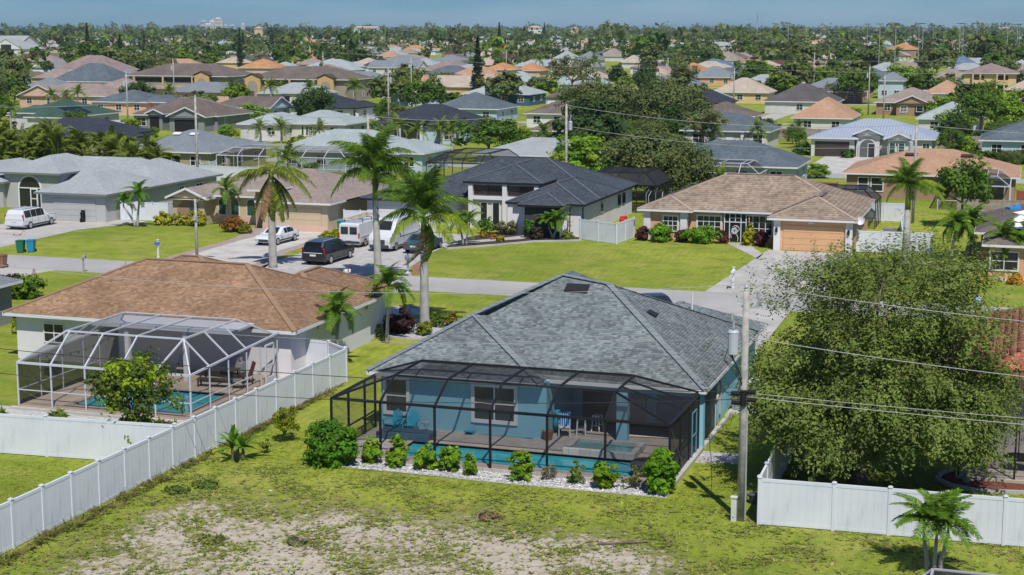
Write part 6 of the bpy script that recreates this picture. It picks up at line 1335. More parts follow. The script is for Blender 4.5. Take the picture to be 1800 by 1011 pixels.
FP = [(-173, 238.5, 4.2, 1.15, 'royal palm in front of the green roofed house'), (-200, 300, 4.2, 1.1, 'palm left of the slate roof with peach walls'), (-205, 303, 3.4, 1.0, 'shorter palm before the peach gabled house'), (-211, 306, 3.4, 1.0, 'stubby palm by the peach wall'), (-190, 322, 4.0, 1.2, 'dark palm right behind the peach walled house'), (-178, 330, 4.4, 1.2, 'palm at the left end of the apartment balconies'),
      (-168, 330, 5.2, 1.3, 'tall palm left before the apartment block with two arches'), (-158, 330, 4.6, 1.3, 'middle palm before the apartment block with two arches'), (-150, 338, 5.0, 1.3, 'right palm before the apartment block with two arches'), (-176, 352, 3.6, 1.1, 'palm beside the first stair arch'), (-99.5, 231, 2.6, 1.0, 'palm before the plum garage door'), (-95.4, 231.5, 2.8, 1.1, 'bushy palm by the raised entry'), (-92.0, 231, 2.4, 1.0, 'yellow green palm before the raised entry'), (-84.6, 222, 3.3, 1.0, 'twin trunk palm on the lawn before the near black roof'), (-83.2, 223, 3.4, 1.0, 'second palm on the lawn before the near black roof'),
      (-118.6, 229, 2.4, 1.0, 'small palm left before the long pale roof'), (-114.8, 229, 2.6, 1.0, 'small palm in the middle before the long pale roof'), (-108.6, 230, 2.2, .9, 'small palm right before the long pale roof'), (-47.8, 238.6, 3.0, 1.0, 'palm left of the white door on the porch house'), (-45.9, 238.6, 3.0, 1.0, 'palm close to the white door on the porch house'), (-39.2, 238.4, 3.0, 1.0, 'palm at the right end of the porch house'), (-36, 258, 2.2, .9, 'low palm by the wooden fence behind the metal roof'),
      (-86.5, 174, 2.4, 1.3, 'dark palm behind the wilted palm inside the white cage yard'), (-30.6, 163, 2.6, .9, 'small palm between the tile roof and white cage'), (-70.5, 229, 2.4, 1.2, 'yellow palm above the leafy yard tree'), (-13, 300, 4.0, 1.5, 'yellow green palm near the right edge'), (-8, 330, 6.0, 1.6, 'wide palm below the yellow apartment block'), (-58, 640, 11.0, 2.0, 'tall palm right of the whitish roof'), (-50, 620, 8.0, 1.8, 'palm beside the tall palm right of the whitish roof'), (-36, 760, 15.0, 1.9, 'tall slim palm against the far trees on the right'), (-178, 1000, 15, 3.0, 'tall palm left of the radio tower'), (-140, 900, 14, 2.8, 'tall dark palm below the radio tower')]
for x, y, h, s, lb in FP: far_palm(lb, x, y, h, s)
tree('olive1', 'silvery fan palm shrub left of the near black roof', -108, 262, .9, 0, name='fan_palm', sz=.8)

for i in range(7):
    x = -9.5 + 1.9*i; bush('low palm like hedge plant, %s in the row before the slate corner house' % ('first', 'second', 'third', 'fourth', 'fifth', 'sixth', 'seventh')[i], x, 224.5 + .3*(i % 3), 1.1, 1.7, (.06, .11, .018), 26, 18, .32, 150+i, group='hedge row before the slate corner house', asp=3, shell=.3)
for i, (x, y, rx, rz, c, lb) in enumerate(((-13.6, 228.6, 1.0, .9, (.07, .14, .02), 'low green shrub right of the arched porch of the metal roofed house'), (-24.6, 228.4, .8, 1.2, (.06, .12, .02), 'shrub at the brown garage corner of the metal roofed house'), (-31.6, 232, 1.3, 1.8, (.06, .12, .02), 'leafy shrub left of the metal roofed house'), (-17.6, 222, 1.6, 1.1, (.06, .11, .02), 'spreading shrub on the lawn beside the stained driveway'), (-44.2, 239, .9, .7, (.05, .10, .02), 'clipped shrub under the porch of the slate roofed house'), (-41.0, 237.6, 2.2, 1.4, (.05, .09, .02), 'dark hedge right of the white porch door'), (-112, 229.5, 1.3, 1.1, (.17, .22, .02), 'lime shrub before the slim windows of the long pale house'), (-104.4, 171.5, 1.5, 1.7, (.10, .14, .03), 'sparse shrub behind the fence of the olive walled house'), (-148.5, 246, .9, .8, (.10, .14, .03), 'round shrub beside the black garage door'), (-175.5, 241.0, 1.2, 1.9, (.15, .20, .02), 'yellow green shrub before the arched porch of the green roofed house'))): bush(lb, x, y, rx, rz, c, 40, 26, .2, 170+i)
# ------------------------------------------------------------ vehicles
def vehicle(name, label, x, y, rz, L, W, Hh, kind, col, cat='car', trim=None, base_dark=True):
    """body lofted through cross sections along its length (front at +X), glass bands, wheels, lamps"""
    T = thing(name, label, cat, (x, y, .02), rz)
    m, n, l, bs = nodes_of('carpaint_' + name + '_%d' % len(MATS)); bs.inputs['Base Color'].default_value = rgb(col); bs.inputs['Roughness'].default_value = .28; bs.inputs['Coat Weight'].default_value = .6; bs.inputs['Coat Roughness'].default_value = .08
    w = W/2; gc = .22; belt = Hh*.56; hood = Hh*.55
    # stations: (x fraction, bottom z, shoulder z, roof z, half width)
    if kind == 'suv': st = [(.5, .45, hood*.80, hood*.80, .80), (.485, .32, hood*.98, hood*.98, .95), (.42, gc, hood*1.04, hood*1.04, 1), (.24, gc, belt*1.04, belt*1.08, 1), (.13, gc, belt*1.05, Hh*.93, 1), (.05, gc, belt*1.05, Hh, 1), (-.25, gc, belt*1.05, Hh, 1), (-.44, gc, belt*1.05, Hh*.985, 1), (-.485, .32, belt*1.0, Hh*.80, .97), (-.5, .45, belt*.95, belt*.98, .93)]
    elif kind == 'sedan': st = [(.5, .38, hood*.70, hood*.70, .78), (.48, .28, hood*.90, hood*.90, .93), (.40, gc, hood*1.02, hood*1.02, 1), (.23, gc, belt*1.06, belt*1.10, 1), (.06, gc, belt*1.08, Hh*.97, 1), (-.05, gc, belt*1.08, Hh, 1), (-.20, gc, belt*1.1, Hh*.98, 1), (-.36, gc, belt*1.12, belt*1.22, 1), (-.47, .3, belt*1.12, belt*1.14, .95), (-.5, .42, belt*1.0, belt*1.02, .88)]
    elif kind == 'van': st = [(.5, .4, Hh*.36, Hh*.36, .80), (.485, .30, Hh*.45, Hh*.45, .95), (.42, gc, Hh*.52, Hh*.53, 1), (.36, gc, Hh*.54, Hh*.62, 1), (.25, gc, Hh*.54, Hh*.94, 1), (.2, gc, Hh*.54, Hh, 1), (-.3, gc, Hh*.54, Hh, 1), (-.47, gc, Hh*.54, Hh*.99, 1), (-.495, .35, Hh*.54, Hh*.95, .98), (-.5, .4, Hh*.52, Hh*.9, .97)]
    V = []; secs = []
    def sec(s):
        fx, zb, zs, zr, k = s; xx = fx*L; a = w*k; tum = .80 if kind != 'van' else .90
        ra = a*(1 - (1-tum)*min(1, max(0, (zr-zs)/(Hh*.35))))
        return [(xx, -a*.88, zb), (xx, -a, zb+.16), (xx, -a*1.0, zs*.8), (xx, -a*.965, zs), (xx, -ra, max(zr-.07, zs+.005)), (xx, -ra*.82, max(zr, zs+.02)), (xx, ra*.82, max(zr, zs+.02)), (xx, ra, max(zr-.07, zs+.005)), (xx, a*.965, zs), (xx, a, zs*.8), (xx, a, zb+.16), (xx, a*.88, zb)]
    b = MB(); prev = None; S = [sec(s) for s in st]
    for A, B in zip(S[:-1], S[1:]):
        for j in range(11): b.poly([A[j], A[j+1], B[j+1], B[j]])
        b.poly([A[11], A[0], B[0], B[11]])
    b.poly(S[0][::-1]); b.poly(S[-1]); body = b.build('body', m, T)
    def lerp(A, B, t): return tuple(A[i] + (B[i]-A[i])*t for i in range(3))
    def glass(i, t0, t1, j0, j1, e=.012, lo=.06, hi=.9, name='window', sgn=1):
        A, B = S[i], S[i+1]; p = [lerp(A[j0], B[j0], t0), lerp(A[j0], B[j0], t1), lerp(A[j1], B[j1], t1), lerp(A[j1], B[j1], t0)]
        q = [lerp(p[0], p[3], lo), lerp(p[1], p[2], lo), lerp(p[1], p[2], hi), lerp(p[0], p[3], hi)]
        nn = (Vector(q[1])-Vector(q[0])).cross(Vector(q[3])-Vector(q[0])).normalized(); c = sum((Vector(z) for z in q), Vector())/4
        if nn.dot(c - Vector((c.x*.6, 0, Hh*.45))) < 0: nn = -nn
        g = MB(); q = [Vector(z) + nn*e for z in q]; g.poly(q)
        for k in range(4): g.poly([q[k], q[(k+1) % 4], q[(k+1) % 4] - nn*(e+.03), q[k] - nn*(e+.03)])
        g.build(name, glassM, T)
    if kind == 'suv':
        glass(3, .12, .95, 5, 6, name='windscreen'); glass(8, .05, .85, 5, 6, name='rear_window') if False else None
        for j0, j1 in ((3, 4), (8, 7)):
            glass(4, .12, .99, j0, j1, lo=.03, hi=.96); glass(5, .015, .485, j0, j1, lo=.03, hi=.97); glass(5, .515, .985, j0, j1, lo=.03, hi=.97); glass(6, .05, .93, j0, j1, lo=.03, hi=.97)
    elif kind == 'sedan':
        glass(3, .10, .95, 5, 6, name='windscreen'); glass(6, .08, .92, 5, 6, name='rear_window')
        for j0, j1 in ((3, 4), (8, 7)): glass(4, .1, .95, j0, j1); glass(5, .05, .95, j0, j1); glass(6, .0, .45, j0, j1)
    else:
        glass(3, .10, .92, 5, 6, name='windscreen')
        for j0, j1 in ((3, 4), (8, 7)): glass(4, .02, .98, j0, j1, lo=.1, hi=.8) if False else glass(3, .35, .98, j0, j1, lo=.06, hi=.85)
    xr = -L*.5
    def rearbox(nm, y0, y1, z0, z1, mat, d=.02, xx=None):
        g = MB(); q = xx if xx is not None else xr; g.box(q-d, q+.06, y0, y1, z0, z1); g.build(nm, mat, T)
    red = paint('lamp_red', (.35, .012, .012), .2, .1); lampw = paint('lamp_clear', (.7, .7, .68), .15, .05); plate = paint('number_plate', (.62, .62, .6))
    dk = paint('bumper_grey', (.045, .048, .052), .6, .1)
    if kind == 'suv':
        A, B = S[8], S[9]
        p = [Vector(A[4]), Vector(A[7]), Vector(A[8]), Vector(A[3])]; A2 = S[7]; q = [Vector(S[8][3]).lerp(Vector(S[8][4]), .2), Vector(S[8][8]).lerp(Vector(S[8][7]), .2)]
        g = MB(); x8 = S[8][0][0] - .02; x7 = S[7][0][0] - .03; g.poly([(x8-.03, -w*.78, belt*1.06), (x8-.03, w*.78, belt*1.06), (x7, w*.72, Hh*.93), (x7, -w*.72, Hh*.93)]); g.poly([(x8-.03, -w*.78, belt*1.06), (x7, -w*.72, Hh*.93), (x7+.05, -w*.72, Hh*.93), (x8+.05, -w*.78, belt*1.06)]); g.build('rear_window', glassM, T)
        for s in (-1, 1): rearbox('tail_light', *(sorted((s*w*.98, s*w*.82))), belt*.78, belt*1.35, red, .01, x8)
        rearbox('bumper', -w*.95, w*.95, .42, .66, m, .06); rearbox('number_plate', -.26, .26, .72, .86, plate, .03); rearbox('chrome_strip', -w*.8, w*.8, belt*.93, belt*.97, trimM, .025)
        for s in (-1, 1): g = MB(); g.beam((L*.04, s*w*.66, Hh+.04), (-L*.40, s*w*.66, Hh+.04), .05); g.build('roof_rail', steel, T)
        for s in (-1, 1): g = MB(); g.box(-L*.28, L*.26, s*w*.96-.04, s*w*.96+.04, gc+.06, gc+.14); g.build('running_board', steel, T)
    if kind == 'sedan':
        for s in (-1, 1): rearbox('tail_light', *(sorted((s*w*.88, s*w*.5))), belt*.86, belt*1.02, red, .02)
        rearbox('number_plate', -.26, .26, .55, .68, plate, .03); rearbox('bumper', -w*.86, w*.86, .36, .5, m, .05)
    if kind == 'van':
        for s in (-1, 1):
            rearbox('tail_light', *(sorted((s*w*.97, s*w*.86))), Hh*.38, Hh*.60, red, .02); g = MB(); g.box(xr-.03, xr+.08, *(sorted((s*w*.08, s*w*.74))), Hh*.55, Hh*.84); g.build('rear_window', glassM, T)
        rearbox('bumper', -w*.95, w*.95, .36, .56, dk, .08); rearbox('number_plate', -.26, .26, .60, .74, plate, .03)
    for s in (-1, 1):
        g = MB(); g.box(L*.5-.16, L*.5-.02, *(sorted((s*w*.86, s*w*.52))), hood*.72 if kind != 'van' else Hh*.33, hood*.86 if kind != 'van' else Hh*.40); g.build('headlight', lampw, T)
        g = MB(); g.box(L*.19, L*.215, *(sorted((s*w*1.0, s*w*1.16))), belt*1.02, belt*1.16); g.build('mirror', m, T)
    g = MB(); g.box(L*.5-.1, L*.5+.015, -w*.5, w*.5, hood*.42, hood*.70); g.build('grille', dk, T)
    if base_dark: g = MB(); g.box(L*.5-.14, L*.5+.025, -w*.82, w*.82, .3, hood*.40); g.build('front_bumper', dk if kind == 'van' else m, T)
    for s in (-1, 1):
        g = MB(); g.box(-L*.46, L*.44, s*w*1.0-.012, s*w*1.0+.012, gc+.10, gc+.22); g.build('sill_trim', dk, T)
        for fx in ((.13, -.06, -.24) if kind != 'van' else (.26, .06)): g = MB(); g.box(fx*L-.009, fx*L+.009, s*w*1.0-.01, s*w*1.0+.008, gc+.2, (belt if kind != 'van' else Hh*.54)*.97); g.build('door_seam', dk, T)
        if kind == 'van': g = MB(); g.box(-L*.44, L*.18, s*w*.995-.01, s*w*.995+.012, Hh*.40, Hh*.425); g.build('rub_strip', dk, T)
    r = .36 if kind != 'sedan' else .33
    for fx in (.315, -.30):
        for s in (-1, 1):
            wh = MB(); wh.tube([(fx*L, s*(w-.20), r), (fx*L, s*(w+.012), r)], r, 18); o = wh.build('wheel', rubber, T)
            h = MB(); h.tube([(fx*L, s*(w+.01), r), (fx*L, s*(w+.03), r)], r*.66, 14); h.build('rim', paint('alloy', (.5, .5, .52), .3, .05, 2, 0, 1, .6), o)
    return T, m
vehicle('white_suv', 'white sport utility vehicle parked on the left driveway', -88.7, 124.6, R(91), 5.5, 2.05, 1.84, 'suv', (.60, .61, .62))
vehicle('black_suv', 'black sport utility vehicle on the paver driveway', -52.9, 113.4, R(88), 5.5, 2.05, 1.84, 'suv', (.006, .006, .008))
vehicle('silver_sedan', 'silver white sedan half hidden behind the wilted palm', -61.7, 121.8, R(-93), 4.8, 1.85, 1.45, 'sedan', (.62, .66, .69))
T, m = vehicle('work_van', 'white work van with ladders on its roof rack', -54.4, 123.6, R(89), 5.6, 2.02, 2.1, 'van', (.58, .59, .60), 'van')
for k, (s, lb) in enumerate(((-.35, 'a'), (.35, 'b'))):
    b = MB()
    for q in (-.16, .16): b.beam((-2.6, s+q, 2.42), (2.1, s+q*.8, 2.46), .05, .07)
    for q in range(14): b.beam((-2.5+.34*q, s-.16, 2.43), (-2.5+.34*q, s+.16, 2.43), .03)
    b.build('ladder', paint('ladder_fibreglass', (.55, .45, .33)), T)
b = MB()
for q in (-1.8, 0, 1.6):
    b.beam((q, -.85, 2.36), (q, .85, 2.36), .05); b.beam((q, -.85, 2.05), (q, -.85, 2.36), .05); b.beam((q, .85, 2.05), (q, .85, 2.36), .05)
b.build('roof_rack', blackalu, T)
vehicle('cargo_van', 'tall white cargo van facing the street beside the royal palm', -50.9, 122.3, R(-92), 6.2, 2.1, 2.65, 'van', (.58, .59, .61), 'van')
vehicle('teal_sedan', 'dark teal car parked beside the tall white van', -47.9, 121.4, R(91), 4.9, 1.9, 1.5, 'sedan', (.03, .075, .09))
vehicle('dark_parked_car', 'dark blue car roof showing over the slate shingle roof', -22.3, 97.2, R(-60), 4.7, 1.9, 1.5, 'sedan', (.012, .02, .035))
vehicle('dark_parked_car', 'dark car parked before the apartment block', -216, 372, R(10), 4.7, 1.9, 1.6, 'sedan', (.015, .03, .05))
T = thing('folding_trailer_bed', 'white utility trailer behind the work vans', 'trailer', (-55.6, 129.6, 0)); b = MB(); b.box(-1.2, 1.2, -.9, .9, .5, 1.3); b.build('body', trimM, T)
for s in (-1, 1): b = MB(); b.tube([(0, s*.92, .3), (0, s*1.05, .3)], .3, 14); b.build('wheel', rubber, T)

# ------------------------------------------------------------ bins, mailboxes, small yard things
def bin_(label, x, y, rz, c, lid, group=None):
    T = thing('wheelie_bin', label, 'bin', (x, y, 0), rz, group); b = MB(); t0, t1 = .24, .31
    P = [(-t0, -t0*1.1, .06), (t0, -t0*1.1, .06), (t0, t0*1.1, .06), (-t0, t0*1.1, .06)]; Q = [(-t1, -t1*1.15, .98), (t1, -t1*1.15, .98), (t1, t1*1.15, .98), (-t1, t1*1.15, .98)]
    for k in range(4): b.poly([P[k], P[(k+1) % 4], Q[(k+1) % 4], Q[k]])
    b.poly(P[::-1]); b.build('body', paint('bin_%.2f_%.2f' % c[:2], c, .5), T)
    b = MB(); b.obox(0, 0, 1.01, .68, .78, .05); b.obox(0, -.05, 1.05, .5, .5, .04); b.build('lid', paint('lid_%.2f_%.2f' % lid[:2], lid, .5), T)
    for s in (-1, 1): b = MB(); b.tube([(s*.26, .3, .13), (s*.32, .3, .13)], .13, 10); b.build('wheel', rubber, T)
bin_('green wheeled bin at the kerb of the grey house', -79.2, 109.6, .3, (.02, .16, .10), (.02, .14, .09)); bin_('bright blue wheeled bin right behind the green one', -78.6, 110.2, .3, (.03, .25, .45), (.03, .25, .45)); bin_('brown wheeled bin at the left frame edge by the street', -75.5, 102.0, .1, (.25, .13, .08), (.23, .12, .07)); bin_('green bin with blue lid beside the tan garage', -59.5, 130.4, 0, (.03, .20, .13), (.03, .33, .55)); bin_('brown bin beside the blue lidded bin', -58.6, 130.6, 0, (.14, .07, .045), (.12, .06, .04)); bin_('dark bin at the left frame edge on the driveway', -82.2, 109.2, .2, (.02, .03, .03), (.02, .03, .03))
T = thing('tipped_bin', 'brown wheeled bin lying on its side by the kerb', 'bin', (-43.6, 109.6, .36), .2); b = MB(); b.obox(0, 0, 0, .75, 1.15, .68); b.build('body', paint('bin_tan', (.33, .18, .12), .5), T); b = MB(); b.obox(0, -.62, 0, .8, .06, .74); b.obox(.0, -.2, .36, .6, .5, .04); b.build('lid', paint('bin_tan', (.33, .18, .12)), T)
def mailbox(label, x, y, rz=0, post=(.72, .73, .74), box=(.72, .73, .74), fancy=False, hh=1.1):
    T = thing('mailbox', label, 'mailbox', (x, y, 0), rz); pm = paint('mpost_%.2f_%.2f' % post[:2], post); bm = paint('mbox_%.2f_%.2f' % box[:2], box)
    b = MB(); b.box(-.06, .06, -.06, .06, 0, hh + (.35 if fancy else 0)); b.box(-.09, .09, -.09, .09, 0, .12)
    if fancy: b.box(-.09, .09, -.09, .09, hh+.35, hh+.40); b.box(-.3, .35, -.05, .05, hh-.08, hh-.01)
    b.build('post', pm, T); b = MB(); n = 8; r = .11
    for x0, x1 in ((-.12, .38),):
        prof = [(-r, hh), (r, hh), (r, hh+.12)] + [(r*math.cos(math.pi*k/n), hh+.12+r*math.sin(math.pi*k/n)) for k in range(1, n)] + [(-r, hh+.12)]
        b.poly([(x0, u, z) for u, z in prof]); b.poly([(x1, u, z) for u, z in prof][::-1])
        for k in range(len(prof)): (u0, z0), (u1, z1) = prof[k], prof[(k+1) % len(prof)]; b.poly([(x0, u0, z0), (x1, u0, z0), (x1, u1, z1), (x0, u1, z1)])
    b.build('box', bm, T); b = MB(); b.box(.1, .2, -r-.03, -r-.01, hh+.1, hh+.3); b.build('flag', paint('flag_red', (.5, .04, .03)), T)
mailbox('white post mailbox with blue box on the lawn of the tan house', -66.8, 110.6, R(-95), box=(.10, .16, .42), fancy=True); mailbox('grey mailbox beside the street before the hedge', -68.1, 101.9, R(90), (.40, .36, .31), (.36, .35, .33)); mailbox('white mailbox behind the tan brown roof tip', -46.2, 101.8, R(60), box=(.7, .72, .72)); mailbox('white mailbox across the street from the slate roof', -19.6, 110.0, R(-95), hh=1.2, fancy=True); mailbox('ornate white mailbox at the paver driveway corner', -44.5, 109.5, R(-90), fancy=True)
b = MB(); b.tube([(-64.2, 101.6, 0), (-64.2, 101.6, 1.1)], .07, 8); b.tube([(-64.6, 101.6, .8), (-63.8, 101.6, .8)], .03, 6); tag(b.build('pipe_post', steel), 'grey pipe stand with a valve by the street', 'pipe')
T = thing('garden_obelisk', 'rusty lattice garden obelisk at the left frame edge', 'garden ornament', (-67.2, 94.4, 0)); rust = paint('obelisk_rust', (.26, .16, .10))
for k in range(6): a = k*1.047; b = MB(); b.tube([(.36*math.cos(a), .36*math.sin(a), 0), (.26*math.cos(a), .26*math.sin(a), .8), (0, 0, 1.5)], .02, 5); b.build('rod', rust, T)
for z, r in ((.25, .34), (.65, .29), (1.05, .18)): b = MB(); b.tube([(r*math.cos(k*.6283), r*math.sin(k*.6283), z) for k in range(11)], .016, 4); b.build('ring', rust, T)
b = MB(); b.lathe([(0, 0), (.16, 0), (.26, .34), (.28, .38), (.24, .38), (.2, .3), (0, .3)], -9.55, 59.4, 14); tag(b.build('plant_pot', paint('pot_dark', (.06, .07, .085))), 'dark blue plant pot behind the white fence corner', 'plant pot')
b = MB(); b.box(-10.02, -9.82, 56.85, 57.03, 0, .92); b.box(-10.05, -9.79, 56.82, 57.06, .92, .96); b.box(-9.96, -9.88, 56.83, 56.85, .18, .24); tag(b.build('utility_pedestal', paint('pedestal', (.55, .56, .50))), 'pale green cable pedestal at the foot of the pole', 'utility box')
b = MB(); b.lathe([(0, 0), (.22, 0), (.24, .35), (.15, .4), (.15, .75), (.2, .9), (.1, 1.0), (0, 1.0)], -86.1, 129.0, 10); b.obox(-86.1, 129.2, .7, .4, .12, .9); tag(b.build('golf_bag', rubber), 'dark golf bag standing beside the grey garage', 'bag')
T = thing('kick_scooter', 'pink children scooter lying on the left driveway', 'scooter', (-86.0, 118.6, .05), .3); b = MB(); b.obox(0, 0, .05, .6, .12, .03); b.build('deck', paint('scooter_pink', (.5, .12, .14)), T); b = MB(); b.tube([(.3, 0, .05), (.55, .1, .35), (.6, .35, .3)], .025, 6); b.build('handlebar', paint('scooter_pink', (.5, .12, .14)), T)
for q in (-.3, .3): b = MB(); b.tube([(q, -.02, .06), (q, .02, .06)], .06, 8); b.build('wheel', rubber, T)
T = thing('child_bicycle', 'small dark bicycle leaning by the arched entry', 'bicycle', (-95.2, 135.6, 0), .2)
for q in (-.45, .45): b = MB(); pts = [(q+.3*math.cos(k*.6283), 0, .3+.3*math.sin(k*.6283)) for k in range(11)]; b.tube(pts, .03, 5); b.build('wheel', rubber, T)
b = MB(); b.tube([(-.45, 0, .3), (-.1, 0, .75), (.35, 0, .8), (.45, 0, .3)], .025, 5); b.tube([(.35, -.25, .95), (.35, .25, .95)], .02, 5); b.tube([(.35, 0, .8), (.35, 0, .95)], .02, 5); b.build('frame', paint('bike_blue', (.03, .06, .2)), T)
T = thing('satellite_dish', 'satellite dish on the corner of the tile roofed house', 'satellite dish', (-12.95, 131.2, 2.5)); b = MB(); b.lathe([(0, .0), (.2, .03), (.36, .12), (.37, .13), (.2, .05), (0, .02)], n=18); o = b.build('dish', trimM, T); o.rotation_euler = (R(70), 0, R(-20)); o.location = (.12, -.15, .2); b = MB(); b.tube([(-.4, .1, -.3), (0, 0, 0), (.1, -.1, .2)], .025, 6); b.build('mast', steel, T)
T = thing('trampoline', 'round trampoline with tall net poles behind the charcoal house', 'trampoline', (-33.6, 150.5, 0)); b = MB(); b.lathe([(0, .85), (1.9, .85), (2.1, .88), (2.1, .8), (0, .8)], n=20); b.build('mat', rubber, T)
for k in range(8):
    a = k*.785; b = MB(); b.tube([(2.1*math.cos(a), 2.1*math.sin(a), 0), (2.1*math.cos(a), 2.1*math.sin(a), 2.2), (1.8*math.cos(a), 1.8*math.sin(a), 2.7)], .04, 6); b.build('pole', steel, T)
b = MB(); n = 20
for k in range(n): a0, a1 = k*6.2832/n, (k+1)*6.2832/n; b.poly([(2.05*math.cos(a0), 2.05*math.sin(a0), .9), (2.05*math.cos(a1), 2.05*math.sin(a1), .9), (2.05*math.cos(a1), 2.05*math.sin(a1), 2.2), (2.05*math.cos(a0), 2.05*math.sin(a0), 2.2)])
b.build('net', scrV, T)
b = MB(); b.obox(-36.4, 144.2, .5, .5, .9, .4); b.lathe([(0, .0), (.25, .0), (.28, .5), (0, .55)], -36.4, 143.7, 10); b.tube([(-36.4, 144.6, .5), (-36.4, 145.3, 1.0)], .025, 6); tag(b.build('lawn_mower', paint('mower_red', (.5, .04, .03))), 'red mower by the side wall of the charcoal roofed house', 'mower')
b = MB(); b.box(-11.9, -10.6, 140.2, 141.0, 0, 1.0); tag(b.build('side_air_conditioner', paint('ac_grey', (.20, .20, .20))), 'grey air conditioner inside the white fence of the tile roofed house', 'air conditioner')
flag = MB()
for k in range(5): flag.box(-22.75, -22.68, 134.5-.002*k, 134.52, 1.7+.12*k, 1.82+.12*k, k % 2)
tag(flag.build('hanging_flag', [paint('flag_red2', (.45, .03, .04)), trimM]), 'red and white striped flag hanging by the scrolled door', 'flag')
# a person's head and shoulders seen over the red roof
T = thing('person', 'person in a light blue shirt beyond the red tiled roof', 'person', (-2.6, 103.4, 0)); b = MB()
b.tube([(-.1, 0, 0), (-.1, 0, .5), (-.09, 0, .95)], [.06, .075, .10], 8); b.tube([(.1, 0, 0), (.1, 0, .5), (.09, 0, .95)], [.06, .075, .10], 8); b.tube([(0, 0, .85), (0, 0, 1.15), (0, 0, 1.4), (0, 0, 1.5)], [.17, .16, .20, .07], 10)
for s in (-1, 1): b.tube([(s*.19, 0, 1.42), (s*.27, .02, 1.12), (s*.25, -.12, .88)], [.065, .05, .035], 7)
b.tube([(0, 0, 1.48), (0, 0, 1.56)], .055, 8); b.lathe([(0, 1.53), (.06, 1.54), (.085, 1.62), (.09, 1.68), (.075, 1.75), (0, 1.78)], 0, 0, 12); b.build('body', paint('skin', (.42, .26, .18)), T, smooth=True)
b = MB(); b.tube([(0, 0, .9), (0, 0, 1.15), (0, 0, 1.41), (0, 0, 1.47)], [.185, .175, .215, .10], 12); b.build('shirt', paint('shirt_blue', (.35, .58, .72)), T, smooth=True); b = MB(); b.lathe([(.088, 1.64), (.1, 1.70), (.083, 1.77), (0, 1.80)], 0, .01, 12); b.build('hair', paint('hair_dark', (.03, .02, .015)), T); b = MB(); b.tube([(0, 0, .5), (0, 0, .95)], [.20, .19], 10); b.build('trousers', paint('trousers', (.05, .055, .08)), T)

# ------------------------------------------------------------ poles and wires
def pole(label, x, y, h, r=.15, transformer=0, name='utility_pole', arm=0, mat=None):
    T = thing(name, label, 'utility pole', (x, y, 0)); b = MB(); b.tube([(0, 0, -.2), (0, 0, h*.5), (0, 0, h)], [r, r*.88, r*.72], 10); b.build('shaft', mat or woodpole, T, smooth=True)
    b = MB(); b.lathe([(.03, h), (.09, h+.02), (.05, h+.1), (.09, h+.14), (.05, h+.22), (.02, h+.26)], 0, 0, 10); b.build('insulator', steel, T)
    if transformer:
        z = h - 1.9; b = MB(); b.lathe([(0, z-.5), (.2, z-.5), (.21, z+.3), (.225, z+.32), (.17, z+.4), (0, z+.41)], -.44*transformer, -.05, 14); b.build('transformer', paint('transformer_grey', (.42, .455, .49), .4), T, smooth=False); b = MB(); b.tube([(-.44*transformer, -.05, z+.42), (-.44*transformer, -.05, z+.72)], .05, 8); b.tube([(-.5*transformer, -.05, z+.75), (-.5*transformer, -.05, z+1.05)], .06, 8); b.build('bushing', steel, T)
    if arm: b = MB(); b.beam((-.9, 0, h-.25), (.9, 0, h-.25), .09, .11); b.build('cross_arm', woodpole, T)
    return T
mp_ = pole('weathered wooden utility pole with grey transformer in the right foreground', -9.68, 57.1, 8.85, .165, 1)
b = MB(); b.tube([(.165, -.04, .0), (.15, -.04, 4.3)], .035, 6); b.build('conduit', steel, mp_)
for k in range(7):
    a = .5 + .12*k; b = MB(); b.tube([(0, -.1, 5.35), (-.25-.05*k, -.15, 6.0+.1*k), (-.62+.05*k, -.12, 6.5), (-.42, -.1, 7.4)] if k < 4 else [(0, -.1, 5.2), (-.3, -.2, 5.7+.15*(k-4)), (-.75, -.15, 6.2), (-.55, -.1, 6.9)], .014, 4, cap=False); b.build('lead_cable', rubber, mp_)
for k, (z, s) in enumerate(((4.95, -.3), (5.05, .3), (4.75, .32), (4.6, -.28))): b = MB(); b.tube([(s-.16, -.12, z), (s+.16, -.12, z)], .09, 8); b.build('splice_box', rubber, mp_)
b = MB(); b.tube([(0, -.12, 4.5), (0, -.12, 5.1)], .12, 8); b.build('cable_bundle', rubber, mp_)
b = MB(); b.tube([(.42, 0, 8.25), (.5, 0, 8.6)], .05, 8); b.beam((0, 0, 8.2), (.5, 0, 8.3), .05); b.tube([(.45, 0, 8.6), (.45, 0, 8.85)], .07, 8); b.build('cutout_fuse', steel, mp_)
pole('wooden pole with transformer between the oak and the charcoal roof', -44.8, 153.4, 10.6, .16, -1); pole('wooden pole behind the light grey house', -87.3, 153.4, 10.9, .16); pole('wooden pole rising behind the tall royal palms', -66.8, 153.6, 9.2, .15); pole('short wooden pole with transformer behind the single royal palm', -10.2, 153.2, 9.3, .15, 1)
